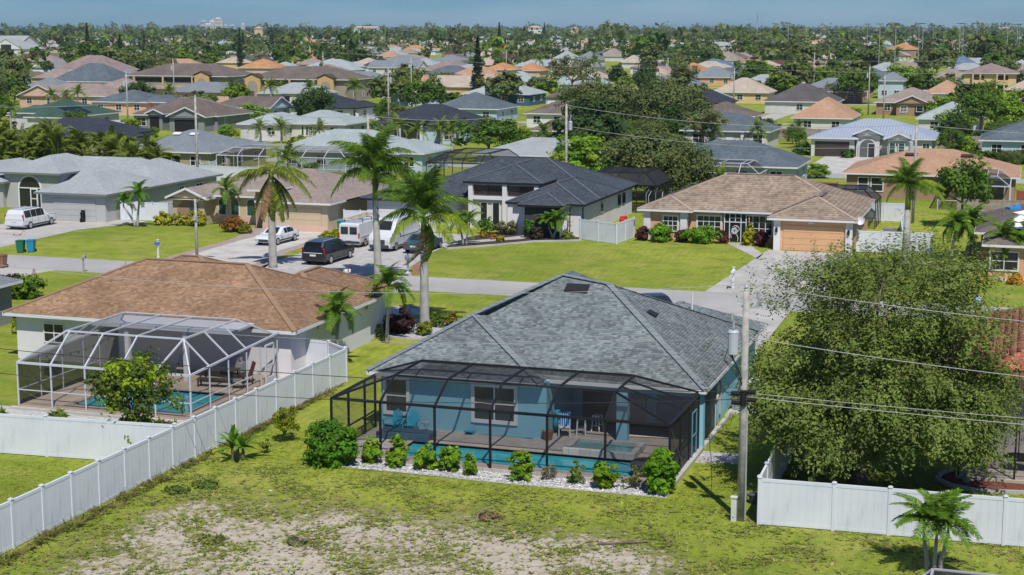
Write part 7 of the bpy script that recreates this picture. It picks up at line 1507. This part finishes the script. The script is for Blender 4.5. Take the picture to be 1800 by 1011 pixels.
for i, (x, y, h, t, lb) in enumerate(((-104, 248, 11.6, -1, 'dark pole in front of the slate blue hip roof'), (-155, 248, 10.4, 1, 'pole with transformer before the grey gabled house'), (-62, 343, 9.6, 1, 'pole with transformer above the yellow gable'), (-27, 311, 9.4, 0, 'thin grey pole before the brown gable house'), (-57, 437, 11.5, 0, 'leaning bare pole above the dark grey roofs'), (-178, 533, 10, 0, 'pole among the orange roofs'), (-97, 433, 10, 1, 'transformer pole beside the taupe hip roof'), (-138, 343, 11.5, 1, 'pole with transformers before the second apartment block'), (-201, 343, 10.5, 1, 'pole with transformer left of the first apartment block'), (-33, 343, 10.3, 1, 'pole with transformer left of the brown gable house'), (-205, 438, 11, 0, 'slim pole above the terracotta house'), (-128, 438, 11, 0, 'slim pole above the tan gabled roof'))): pole(lb, x, y, h, .16, t)
lp = thing('street_lamp', 'weathered street lamp pole beside the tan house driveway', 'street lamp', (-62.9, 110.0, 0)); b = MB(); b.tube([(0, 0, -.1), (0, 0, 5.0)], [.13, .10], 9); b.build('shaft', woodpole, lp, smooth=True); b = MB(); b.tube([(0, 0, 4.6), (.7, -.3, 5.2), (1.3, -.6, 5.45)], .03, 6); b.build('arm', steel, lp); b = MB(); b.obox(1.7, -.75, 5.5, .9, .28, .14, Matrix.Rotation(-.4, 3, 'Z')); b.build('lamp_head', steel, lp); b = MB(); b.box(-.14, .14, -.2, .1, 3.3, 3.6); b.build('junction_box', steel, lp)
wireM = paint('wire_grey', (.36, .36, .35), .5, .1); wireD = paint('wire_dark', (.03, .03, .032), .6, .1)
def wire(label, a, c, sag, r, m, n=22):
    b = MB(); a, c = Vector(a), Vector(c); pts = []
    for k in range(n+1): t = k/n; p = a.lerp(c, t); p.z -= sag*4*t*(1-t); pts.append(p)
    b.tube(pts, r, 5); tag(b.build('power_line', m), label, 'cable')
wire('top bare power line running right from the foreground pole', (-9.68, 57.1, 9.1), (28, 57.6, 9.1), 1.1, .014, wireM); wire('top bare power line running left from the foreground pole', (-9.68, 57.1, 9.1), (-50, 56.4, 9.1), 1.15, .011, wireM)
wire('second line running right below the top power line', (-9.6, 57.1, 7.1), (28, 57.6, 7.0), 1.05, .016, wireM); wire('second faint line running left over the slate roof', (-9.7, 57.1, 7.1), (-50, 56.4, 7.0), 1.1, .008, wireM)
wire('dark communication cable running left over the white cage', (-9.7, 57.0, 5.0), (-50, 56.3, 5.0), .5, .016, wireD); wire('lower dark communication cable running left past the long fence', (-9.7, 57.0, 4.75), (-50, 56.3, 4.05), .95, .014, wireD); wire('pale communication cable running right through the big tree', (-9.6, 57.0, 5.0), (28, 57.4, 5.2), .35, .014, wireM); wire('second pale cable just below in the big tree', (-9.6, 57.0, 4.85), (28, 57.4, 4.9), .4, .016, wireM)
wire('service cable dropping from the pole to the blue house', (-9.7, 57.1, 5.0), (-13.3, 71, 2.4), .5, .016, wireD)
for a, c, lb in (((-44.8, 153.4, 10.7), (-10.2, 153.2, 9.4), 'power line between the oak pole and the short palm pole'), ((-44.8, 153.4, 8.6), (-10.2, 153.2, 7.4), 'lower power line between the oak pole and the short palm pole'), ((-44.8, 153.4, 10.7), (-66.8, 153.6, 9.3), 'power line left of the oak pole'), ((-66.8, 153.6, 9.3), (-87.3, 153.4, 11), 'power line between the two left poles'), ((-87.3, 153.4, 11), (-130, 153, 10), 'power line left of the pole behind the grey house'), ((-10.2, 153.2, 9.4), (40, 153, 9.4), 'power line right of the short palm pole'), ((-62, 343, 9.8), (20, 343, 10), 'far power line crossing above the metal roof'), ((-62, 343, 9.8), (-138, 343, 11.6), 'far power line behind the oaks'), ((-97, 433, 10), (40, 437, 11), 'distant power line above the right roofs'), ((-97, 433, 10), (-205, 438, 11), 'distant power line above the orange roofs')): wire(lb, a, c, 1.0, .022, wireM, 12)
b = MB(); b.box(-.02, .02, -.02, .02, 0, .05)
# ------------------------------------------------------------ filling the suburb towards the horizon
YAW = R(18.263); cyw, syw = math.cos(YAW), math.sin(YAW)
def lat_depth(x, y): return x*cyw + y*syw, -x*syw + y*cyw
def in_view(x, y, m=1.04):
    r, f = lat_depth(x, y); return f > 10 and abs(r) < f*.3273*m + 6
def clear(x, y, pad):
    for a, b, c, d in HOUSES:
        if a - pad < x < b + pad and c - pad < y < d + pad: return False
    return True
KEY = list(HOUSES)
def px_of(x, y, z):
    r, f = lat_depth(x, y); d = z - 18.5; cp, sp = math.cos(R(9.445)), math.sin(R(9.445)); dep = f*cp - d*sp
    return 900 + 2750*r/dep, 505.5 - 2750*(f*sp + d*cp)/dep
KEYPX = []
for a, b, c, d in KEY:
    f = lat_depth((a+b)/2, c)[1]
    if f > 150: KEYPX.append((px_of(a, c, 2.7)[0], px_of(b, d, 2.7)[0], f, px_of((a+b)/2, c, 2.0)[1]))
def hides(x, y, h, rad):
    f = lat_depth(x, y)[1]; u, v = px_of(x, y, h); w = rad/f*2750
    for x0, x1, fh, yb in KEYPX:
        if f < fh - 2 and u + w*.6 > x0 and u - w*.6 < x1 and v < yb: return True
    return False
rd = random.Random(21)
# more houses on the grid of streets, sharing a few shells
SHELL = []
for i, (w, d, p) in enumerate(((16, 12, .42), (14, 13, .45), (18, 12, .40), (13, 11, .48))):
    fs, gb, rk, hp = hip_faces(-w/2, w/2, -d/2, d/2, 2.75, p); b = MB()
    for f in fs: b.poly(f, 0, slope_uv(f)[0])
    fs, gb, rk, hp = hip_faces(-w/2+.02, -w/2+6.5, -d/2-2.5, 0, 2.72, p)
    for f in fs: b.poly(f, 0, slope_uv(f)[0])
    SHELL.append((w, d, b))
roofs = [(S_grey, 'light grey'), (S_brown, 'brown'), (S_beige, 'beige'), (S_slate, 'slate'), (S_tan, 'tan'), (S_orange, 'orange'), (S_pinkb, 'pinkish'), (S_pale, 'whitish'), (S_mid, 'mid grey'), (S_maroon, 'maroon')]
walls = [W_white, W_pale, W_tan, W_pink, W_yellow, W_pblue]
cache = {}; FARH = []; OVER = []
def far_house(x, y, i, ri, wi, label, group):
    w, d, b = SHELL[i]
    if ('r', i, ri) not in cache:
        o = b.build('roof', roofs[ri][0]); cache['r', i, ri] = o.data; bpy.data.objects.remove(o)
    if ('w', i, wi) not in cache:
        m = MB(); m.box(-w/2+.5, w/2-.5, -d/2+.5, d/2-.5, 0, 2.72); m.box(-w/2+.55, -w/2+6, -d/2-2, 0, 0, 2.7); o = m.build('wall', walls[wi]); cache['w', i, wi] = o.data; bpy.data.objects.remove(o)
    if ('o', 0) not in cache:
        m = MB(); m.box(-.7, .7, -.03, .04, -.6, .6); o = m.build('window', glassM); cache['o', 0] = o.data; bpy.data.objects.remove(o)
        m = MB(); m.box(-2.3, 2.3, -.04, .03, -1.05, 1.0); o = m.build('garage_door', trimM); cache['g', 0] = o.data; bpy.data.objects.remove(o)
    T = thing('far_house', label, 'house', (x, y, 0), 0 if rd.random() < .5 else math.pi, group)
    link('wall', cache['w', i, wi], T); link('roof', cache['r', i, ri], T)
    if T.rotation_euler[2] == 0 and y < 700:
        for u in (-.05, .15, .33): o = link('window', cache['o', 0], T); o.location = (w*u, -d/2+.47, 1.5)
        o = link('garage_door', cache['g', 0], T); o.location = (-w/2+3.2, -d/2-2.02, 1.1)
    HOUSES.append((x - w/2, x + w/2, y - d/2 - 2, y + d/2)); FARH.append((T, roofs[ri][1]))
for row in range(3, 17):
    yc = 200 + 95*(row-1)
    for side in (-1, 1):
        y = yc + side*(39 if row < 9 else 40)
        x = -1000
        while x < 60:
            x += 24.4
            if not in_view(x, y, 1.0) or not clear(x, y, 7): continue
            keep = .72 if row < 7 else .62
            if rd.random() > keep: continue
            if len(FARH) >= 285: OVER.append((x + rd.uniform(-2, 2), y + rd.uniform(-3, 3))); continue
            ri = rd.choice((0, 0, 1, 2, 2, 3, 4, 5 if rd.random() < .5 else 8, 6, 6, 7, 7, 8, 8, 9 if rd.random() < .3 else 2)); wi = rd.randrange(6)
            far_house(x + rd.uniform(-2, 2), y + rd.uniform(-3, 3), rd.randrange(4), ri, wi, 'small distant house with %s roof among the trees towards the horizon' % roofs[ri][1], 'distant houses with %s roofs' % roofs[ri][1])
# the farthest roofs, beyond what one can count
def roof_mass():
    rg = random.Random(31); b = [MB() for _ in range(4)]; mats = [S_grey, S_beige, S_pale, S_tan]
    for i in range(360 + len(OVER)):
        f = 1500*(3200/1500)**rg.random(); r = rg.uniform(-1, 1)*f*.33; x, y = r*cyw - f*syw, r*syw + f*cyw
        if i < len(OVER): x, y = OVER[i]
        k = rg.randrange(4); w = rg.uniform(7, 10)
        fs, _, _, _ = hip_faces(x-w, x+w, y-6.5, y+6.5, 3.4, .5)
        for q in fs: b[k].poly(q, 0, slope_uv(q)[0])
        b[k].box(x-w+.5, x+w-.5, y-6, y+6, 0, 3.35); FARPX.append((px_of(x-w, y, 3)[0], px_of(x+w, y, 3)[0], lat_depth(x, y)[1], px_of(x, y, 2.4)[1]))
    for k in range(4): stuff(tag(b[k].build('distant_rooftops', mats[k]), 'scatter of tiny %s roofs before the horizon' % ('light grey', 'beige', 'whitish', 'tan')[k], 'rooftops'))
FARPX = []
for a, b_, c, d in HOUSES[len(KEY):]: FARPX.append((px_of(a, c, 2.7)[0], px_of(b_, d, 2.7)[0], lat_depth((a+b_)/2, c)[1], px_of((a+b_)/2, c, 1.6)[1]))
roof_mass()
def hides_far(x, y, h, rad):
    f = lat_depth(x, y)[1]; u, v = px_of(x, y, h); w = rad/f*2750
    for x0, x1, fh, yb in FARPX:
        if f < fh - 2 and u + w*.5 > x0 and u - w*.5 < x1 and v < yb: return True
    return False
# trees between the houses
n_tree = 0; RND = []
def put(kinds, n, y0, y1, smin, smax, label, group, pad, zmul=1.0, hid=.9):
    global n_tree; tries = 0; k = 0
    while k < n and tries < n*60:
        tries += 1; f = y0*((y1/y0)**rd.random()); r = rd.uniform(-1, 1)*f*.335
        x, y = r*cyw - f*syw, r*syw + f*cyw
        if not clear(x, y, pad): continue
        row = (y - 102.2) % 95
        if -1.5 < row < 7.5: continue                                     # keep the streets open
        if 7.5 <= row < 30 or 65 < row < 93.5:
            if rd.random() > .28: continue                                # front lawns stay mostly open
        s = rd.uniform(smin, smax)
        if hides(x, y, 6.0*s, 3*s) and rd.random() < hid: continue
        kd = rd.choice(kinds); sz = s*zmul*rd.uniform(.8, 1.15); RND.append((tree(kd, 'x', x, y, s, None, group, sz=sz), kd, s, sz)); k += 1; n_tree += 1
put(['round0', 'round1', 'lime0', 'lime1', 'oak1', 'olive2', 'dark1'], 22, 165, 225, .35, .6, '', 'garden trees between first and second street', 1.6, .8, .95)
put(['round0', 'round1', 'lime0', 'lime1', 'oak1', 'olive2', 'dark0'], 50, 225, 330, .5, .95, '', 'garden trees between second street houses', 1.8, .85, .97)
put(['foak0', 'foak1', 'fround0', 'fround1', 'fround2', 'flime0', 'flime1', 'fdark0'], 95, 330, 480, .65, 1.35, '', 'trees between roofs beyond the second street', 1.6, .9, .96)
put(['foak0', 'foak1', 'foak2', 'fround0', 'fround1', 'fdark1', 'flime2', 'fdark0'], 75, 480, 800, .95, 1.75, '', 'trees in the middle distance', 1.5, .95, .85)
for i in range(26):
    f = rd.uniform(380, 900); r = rd.uniform(-1, 1)*f*.33; x, y = r*cyw - f*syw, r*syw + f*cyw
    if clear(x, y, 2): RND.append((far_palm('x', x, y, rd.uniform(5, 9), 1.5, .2, 11, 'palms among the middle distance roofs'), 'palm', 1, 1))
# the far wood: one mass
def far_wood():
    rg = np.random.default_rng(5); kinds = []
    for key in ('foak0', 'foak1', 'foak2', 'fround0', 'fround1', 'fround2', 'fdark0', 'fdark1', 'flime0', 'flime1'):
        me = KIND[key][1]; n = len(me.vertices); V = np.empty(n*3, np.float32); me.vertices.foreach_get('co', V); V = V.reshape(-1, 4, 3)
        C = np.empty(n*4, np.float32); me.color_attributes['Col'].data.foreach_get('color', C); C = C.reshape(-1, 4, 4)[:, 0, :3]
        kinds.append((V, C))
    VV = []; CC = []
    N = 6500; f = 500*(6500/500)**(.12 + .88*rg.random(N))**.95; r = (rg.random(N)*2-1)*f*.345
    for i in range(N):
        x, y = r[i]*cyw - f[i]*syw, r[i]*syw + f[i]*cyw
        if not clear(x, y, 1.0) and rg.random() < .85: continue
        if f[i] < 1500 and (not clear(x, y + 9, 5)) and rg.random() < .6: continue
        if f[i] < 1000 and hides(x, y, 7, 4) and rg.random() < .8: continue
        sc = rg.uniform(.55, 1.25)*(1.5 if rg.random() < .12 else 1)
        if hides_far(x, y, 6*sc, 3.4*sc) and rg.random() < .62: continue
        if f[i] < 800 and (-1.5 < (y - 102.2) % 95 < 7.5): continue
        V, C = kinds[int(rg.choice(10, p=[.15, .15, .14, .12, .12, .1, .08, .06, .05, .03]))]
        d = f[i]; m = int(np.clip(70*(1000/d)**1.0, 20, 90)); j = rg.integers(len(V), size=m)
        s = sc*1.25*(1 + d/4200.); q = V[j].copy(); c0 = q.mean(1, keepdims=True); g = 1.7 if d < 1600 else 2.6
        q = c0 + (q - c0)*g; q *= np.array([s, s, s*rg.uniform(.75, 1.15)]); q += np.array([x, y, -.6])
        VV.append(q.reshape(-1, 3)); k = rg.uniform(.6, 1.25); CC.append(np.repeat(C[j]*k, 4, 0))
    V = np.concatenate(VV); F = np.arange(len(V)).reshape(-1, 4)
    stuff(tag(link('distant_woodland', mesh_np('distant_woodland', V, F, leafD, np.concatenate(CC))), 'dense dark green tree mass reaching to the horizon', 'woodland'))
    return len(F)
NF = far_wood()
rdp = random.Random(8); PIN = []
for i in range(20):
    f = rdp.uniform(900, 2200); r = rdp.uniform(-1, 1)*f*.32; PIN.append(tree(rdp.choice(('pine0', 'pine1')), 'lone dark pine standing above the distant tree line', r*cyw - f*syw, r*syw + f*cyw, rdp.uniform(.8, 1.3), None, 'lone pines above the tree line', name='pine_tree'))
# labels that single things out: by look, by the nearest house one can find, then by place in their row
def landmark_list():
    L = []
    for o in bpy.data.objects:
        if o.parent is None and o.get('category') in ('house', 'building') and o.name.split('.')[0] not in ('far_house', 'horizon_building', 'high_rise', 'apartment_block'): L.append((o.location.x, o.location.y, o.name.split('.')[0].replace('_', ' ')))
    return L + [(-221, 386, 'one arched apartment block'), (-178, 372, 'two arched apartment block'), (-11, 477, 'yellow apartment block')]
LM = landmark_list()
def where(x, y):
    u, v = px_of(x, y, 0); best = None
    for a, b, n in LM:
        p, q = px_of(a, b, 0); dd = math.hypot(u - p, (v - q)*2.2)
        if best is None or dd < best[0]: best = (dd, p, b, n)
    d, p, b, n = best; f = 2750/lat_depth(x, y)[1]
    if abs(u - p) < 8*f: rel = 'behind' if y > b else 'in front of'
    else: rel = ('left' if u < p else 'right') + (' behind' if y > b + 8 else (' before' if y < b - 8 else ' beside'))
    rel = {'left behind': 'left and behind', 'right behind': 'right and behind', 'left before': 'left and in front of', 'right before': 'right and in front of', 'left beside': 'left of', 'right beside': 'right of'}.get(rel, rel)
    return rel + ' the ' + n
ADJ = {'oak': 'grey green oak', 'round': 'round mid green tree', 'lime': 'lime green tree', 'dark': 'dark green tree', 'olive': 'thin olive tree', 'palm': 'palm', 'foak': 'grey green oak', 'fround': 'round mid green tree', 'flime': 'lime green tree', 'fdark': 'dark green tree'}
ORD = ['first', 'second', 'third', 'fourth', 'fifth', 'sixth', 'seventh', 'eighth', 'ninth', 'tenth', 'eleventh', 'twelfth', 'thirteenth', 'fourteenth', 'fifteenth', 'sixteenth', 'seventeenth', 'eighteenth', 'nineteenth', 'twentieth']
def single_out(items):
    by = {}
    for o, base in items: by.setdefault(base, []).append(o)
    for base, os_ in by.items():
        if len(os_) == 1: os_[0]['label'] = base; continue
        os_.sort(key=lambda o: px_of(o.location.x, o.location.y, 0)[0])
        for i, o in enumerate(os_): o['label'] = base if i >= 20 else (base + ', ' + ORD[i] + ' from left' if len(base.split()) < 14 else ORD[i] + ' ' + base)
items = []
for o, kd, s_, z_ in RND:
    k = ADJ[kd.rstrip('012')]; size = '' if kd == 'palm' else ('tall ' if z_ > s_*1.0 and s_ > .9 else ('small ' if s_ < .75 else ('broad ' if s_ > 1.25 else '')))
    items.append((o, size + k + ' ' + where(o.location.x, o.location.y)))
for o, rc in FARH: items.append((o, 'distant ' + rc + ' roof ' + where(o.location.x, o.location.y)))
single_out(items + [(o, 'lone dark pine above the distant tree line') for o in PIN])
# masts of the sports ground, tower, high-rises
def at(px, f):                                   # ground point at depth f in the direction of picture column px (1800 wide)
    r = (px - 900)/2788.0*f; return r*cyw - f*syw, r*syw + f*cyw
MX = [1525, 1547, 1575, 1616, 1623, 1688, 1694, 1718, 1772, 1789, 1793, 1362, 1386, 1641]
for i, (px, top, f) in enumerate(((1525, 43, 720), (1547, 43, 610), (1575, 43, 560), (1616, 42, 640), (1623, 42, 690), (1688, 42, 690), (1694, 42, 780), (1718, 42, 800), (1772, 43, 690), (1789, 44, 700), (1793, 43, 850), (1362, 42, 900), (1386, 41, 850), (1641, 46, 900))):
    x, y = at(px, f); h = 18.5 + (48 - top)/2788.0*f; T = thing('floodlight_mast', ORD[sorted(MX).index(px)] + ' floodlight mast from the left on the right horizon', 'light mast', (x, y, 0), 0, 'floodlight masts of the sports ground')
    b = MB(); b.tube([(0, 0, 0), (0, 0, h)], [.18, .10], 6); b.build('mast', steel, T); b = MB(); b.beam((-1.5, 0, h), (1.5, 0, h), .10); b.beam((-1.2, 0, h-.8), (1.2, 0, h-.8), .10); b.build('lamp_bar', steel, T)
    for k in range(-2, 3): b = MB(); b.obox(k*.6, -.15, h+.15, .35, .25, .3); b.build('lamp', blackalu, T)
x, y = at(1331, 1500); T = thing('radio_tower', 'slender lattice radio tower on the right horizon', 'tower', (x, y, 0)); h = 32.5; b = MB()
for k in range(3): a = k*2.094; b = MB(); b.beam((.7*math.cos(a), .7*math.sin(a), 0), (.35*math.cos(a), .35*math.sin(a), h), .28); b.build('leg', steel, T)
pass; b = MB()
for k in range(22):
    z = k*1.45; a = (k % 3)*2.094; c = ((k+1) % 3)*2.094; b.beam((.6*math.cos(a), .6*math.sin(a), z), (.6*math.cos(c), .6*math.sin(c), z+1.45), .14)
b.build('lattice', steel, T); b = MB(); b.box(-1.1, 1.1, -1.1, 1.1, h-3.4, h-2.6); b.box(-.9, .9, -.9, .9, h-6.5, h-5.7); b.build('antenna_panels', steel, T)
hw = paint('highrise_pale', (.62, .60, .60), .8, .08, .02); hb = paint('highrise_blue', (.36, .44, .54), .5, .08, .02); wg = glass_mat('highrise_glass', (.10, .12, .15), .2)
for i, (px, w, top, f, m, lb) in enumerate(((359, 14, 37, 4000, hb, 'pale blue high-rise at the left end of the distant skyline'), (373, 9, 37, 4100, hw, 'narrow high-rise in the distant skyline'), (384, 16, 33, 3900, hw, 'tallest pale high-rise of the distant skyline'), (397, 9, 44, 4000, hb, 'low blue block in the distant skyline'), (409, 12, 44.5, 4100, hb, 'lowest blue block in the distant skyline'), (428, 5, 42, 4000, hw, 'lone slim tower right of the distant skyline'), (366, 20, 43, 3800, hw, 'wide pale block before the distant high-rises'))):
    x, y = at(px, f); h = 18.5 + (48 - top)/2788.0*f; ww = w/2788.0*f; T = thing('high_rise', lb, 'building', (x, y, 0), YAW)
    b = MB(); b.box(-ww/2, ww/2, -8, 8, 0, h); b.box(-ww*.2, ww*.25, -4, 4, h, h+2.5); b.build('tower', m, T)
    for k in range(int(h/3.5)): b = MB(); b.box(-ww*.45, ww*.45, -8.06, -8.0, 2+3.5*k, 3.6+3.5*k); b.build('window_band', wg, T)
for i, (px, w, top, f, c, lb) in enumerate(((645, 45, 47, 3000, W_pale, 'long pale low building on the horizon'), (455, 14, 47.5, 2600, W_tan, 'tan building on the horizon right of the high-rises'), (1400, 46, 51, 4300, S_orange, 'orange roofed apartment row left of the floodlights'), (1447, 26, 51, 4400, S_orange, 'short orange roofed block beside the longer row'), (1505, 34, 51, 4300, S_orange, 'orange roofed row below the floodlights'), (1552, 26, 51, 4400, S_orange, 'orange roofed block among the floodlight masts'), (1735, 18, 47.5, 4000, W_pink, 'pink walled block on the right horizon'), (1762, 28, 48.5, 4000, W_yellow, 'yellow block on the right horizon'), (1010, 14, 48, 2400, W_pink, 'small pink block on the middle horizon'), (940, 24, 46.5, 2500, W_pale, 'pale block on the middle horizon'))):
    x, y = at(px, f); h = 18.5 + (48 - top)/2788.0*f; ww = w/2788.0*f; T = thing('horizon_building', lb, 'building', (x, y, 0), YAW); b = MB(); b.box(-ww/2, ww/2, -6, 6, 0, h-2); b.build('wall', W_pale if c is S_orange else c, T); b = MB(); fs, _, _, _ = hip_faces(-ww/2-.6, ww/2+.6, -6.6, 6.6, h-2, .45)
    for q in fs: b.poly(q, 0, slope_uv(q)[0])
    b.build('roof', c if c is S_orange else S_beige, T)
    for k in range(max(2, int(ww/4))): b = MB(); u = -ww/2 + ww*(k+.5)/max(2, int(ww/4)); b.box(u-.8, u+.8, -6.05, -6.0, h-5, h-3.2); b.build('window', glassM, T)

# ------------------------------------------------------------ weeds and grass of the empty lot and near lawns
def tufts(name, label, n, area, hmin, hmax, cols, seed, dens=None, blades=5, wd=.02):
    rg = np.random.default_rng(seed); x0, x1, y0, y1 = area
    X = x0 + (x1-x0)*rg.random(n); Y = y0 + (y1-y0)*rg.random(n)
    if dens is not None: k = rg.random(n) < dens(X, Y); X, Y = X[k], Y[k]
    n = len(X); B = blades; h = (hmin + (hmax-hmin)*rg.random(n)**2)[:, None]*(.6 + .6*rg.random((n, B)))
    a = rg.random((n, B))*6.283; sp = h*(1.5 + 1.6*rg.random((n, B)))
    bx = X[:, None] + (rg.random((n, B))-.5)*h*.9; by = Y[:, None] + (rg.random((n, B))-.5)*h*.9
    w = wd*(.6 + rg.random((n, B)))*(.5 + h*4); ca, sa = np.cos(a), np.sin(a); z0 = np.zeros_like(bx)
    P0 = np.stack([bx - sa*w, by + ca*w, z0], -1); P1 = np.stack([bx + sa*w, by - ca*w, z0], -1); P2 = np.stack([bx + ca*sp, by + sa*sp, h], -1)
    V = np.stack([P0, P1, P2], 2).reshape(-1, 3); F = np.arange(len(V)).reshape(-1, 3)
    c = np.array(cols)[rg.integers(len(cols), size=n)]*(.75 + .5*rg.random((n, 1))); C = np.repeat(c, B*3, 0)
    o = stuff(link(name, mesh_np(name, V, F, leafM, C))); tag(o, label, 'grass'); return o
def wave(X, Y): return .5 + .25*np.sin(X*1.3 + np.sin(Y*.9)*2) + .25*np.sin(Y*1.7 + np.sin(X*1.1)*2)
tufts('weeds', 'patchy weeds and dry grass over the sandy empty lot', 46000, (-33.5, 4, 42.5, 58.5), .025, .10, [(.19, .25, .03), (.24, .28, .045), (.14, .18, .035), (.30, .28, .10), (.20, .18, .08)], 4, lambda X, Y: np.clip(wave(X, Y)**2*1.3, .12, 1), 6, .03)
tufts('lawn_grass', 'green lawn blades around the pool cages and the long fence', 60000, (-50, 5, 46, 64), .02, .06, [(.22, .27, .03), (.27, .31, .04), (.17, .21, .025)], 6, lambda X, Y: np.where(((Y > 57.2) & (X > -33.5) & ((Y < 58.9) | (X < -29) | (X > -12.8))) | (X < -34.3) & (Y < 55.5), 1.0, .12), 4, .02)
tufts('fence_weeds', 'rough weeds along the foot of the long white fence', 420, (-33.7, -33.2, 43, 73), .08, .35, [(.14, .15, .03), (.18, .15, .06), (.09, .11, .025)], 9, None, 8, .018)
for i, (x, y, rx, c, lb) in enumerate(((-32.0, 53.6, .55, (.10, .14, .035), 'dark low weed patch by the long fence'), (-31.2, 54.6, .5, (.11, .16, .03), 'second dark low weed patch by the long fence'), (-24.5, 49.3, .4, (.14, .15, .07), 'grey green weed clump on the bare sand'), (-18.8, 54.3, .45, (.19, .14, .07), 'brown dry weed clump on the sandy lot'), (-27.5, 48.5, .5, (.16, .18, .045), 'olive weed clump on the bare sand'))): bush(lb, x, y, rx, .16, c, 22, 22, .07, 130+i, name='weed_patch', cat='plant')
b = MB(); b.tube([(-14.1, 52.6, .05), (-13.2, 52.9, .09), (-12.4, 53.4, .06)], [.06, .05, .03], 6); tag(b.build('fallen_branch', barkM), 'fallen brown branch on the sandy lot', 'branch')
for i, (x, y, lb) in enumerate(((-28.4, 54.9, 'small white limestone rock near the dark weed patch'), (-25.6, 52.4, 'small pale rock on the bare sand'))): b = MB(); b.lathe([(0, 0), (.07, 0), (.085, .03), (.04, .06), (0, .065)], x, y, 6); tag(b.build('rock', paint('limestone', (.50, .47, .43), .9, .2, 8)), lb, 'rock')
# ------------------------------------------------------------ haze over the plain
hz = MB(); hz.box(-4300, 2600, -40, 7400, -1.0, 78)
ho = hz.build('haze', []); ho['kind'] = 'stuff'
hm = bpy.data.materials.new('haze'); hm.use_nodes = True; hn = hm.node_tree.nodes; hn.clear()
out = hn.new('ShaderNodeOutputMaterial'); pv = hn.new('ShaderNodeVolumePrincipled'); pv.inputs['Color'].default_value = (.72, .86, 1, 1); pv.inputs['Density'].default_value = 0.00006; pv.inputs['Anisotropy'].default_value = .1
hm.node_tree.links.new(pv.outputs[0], out.inputs['Volume']); ho.data.materials.append(hm)
print('far faces', NF, 'trees', n_tree)
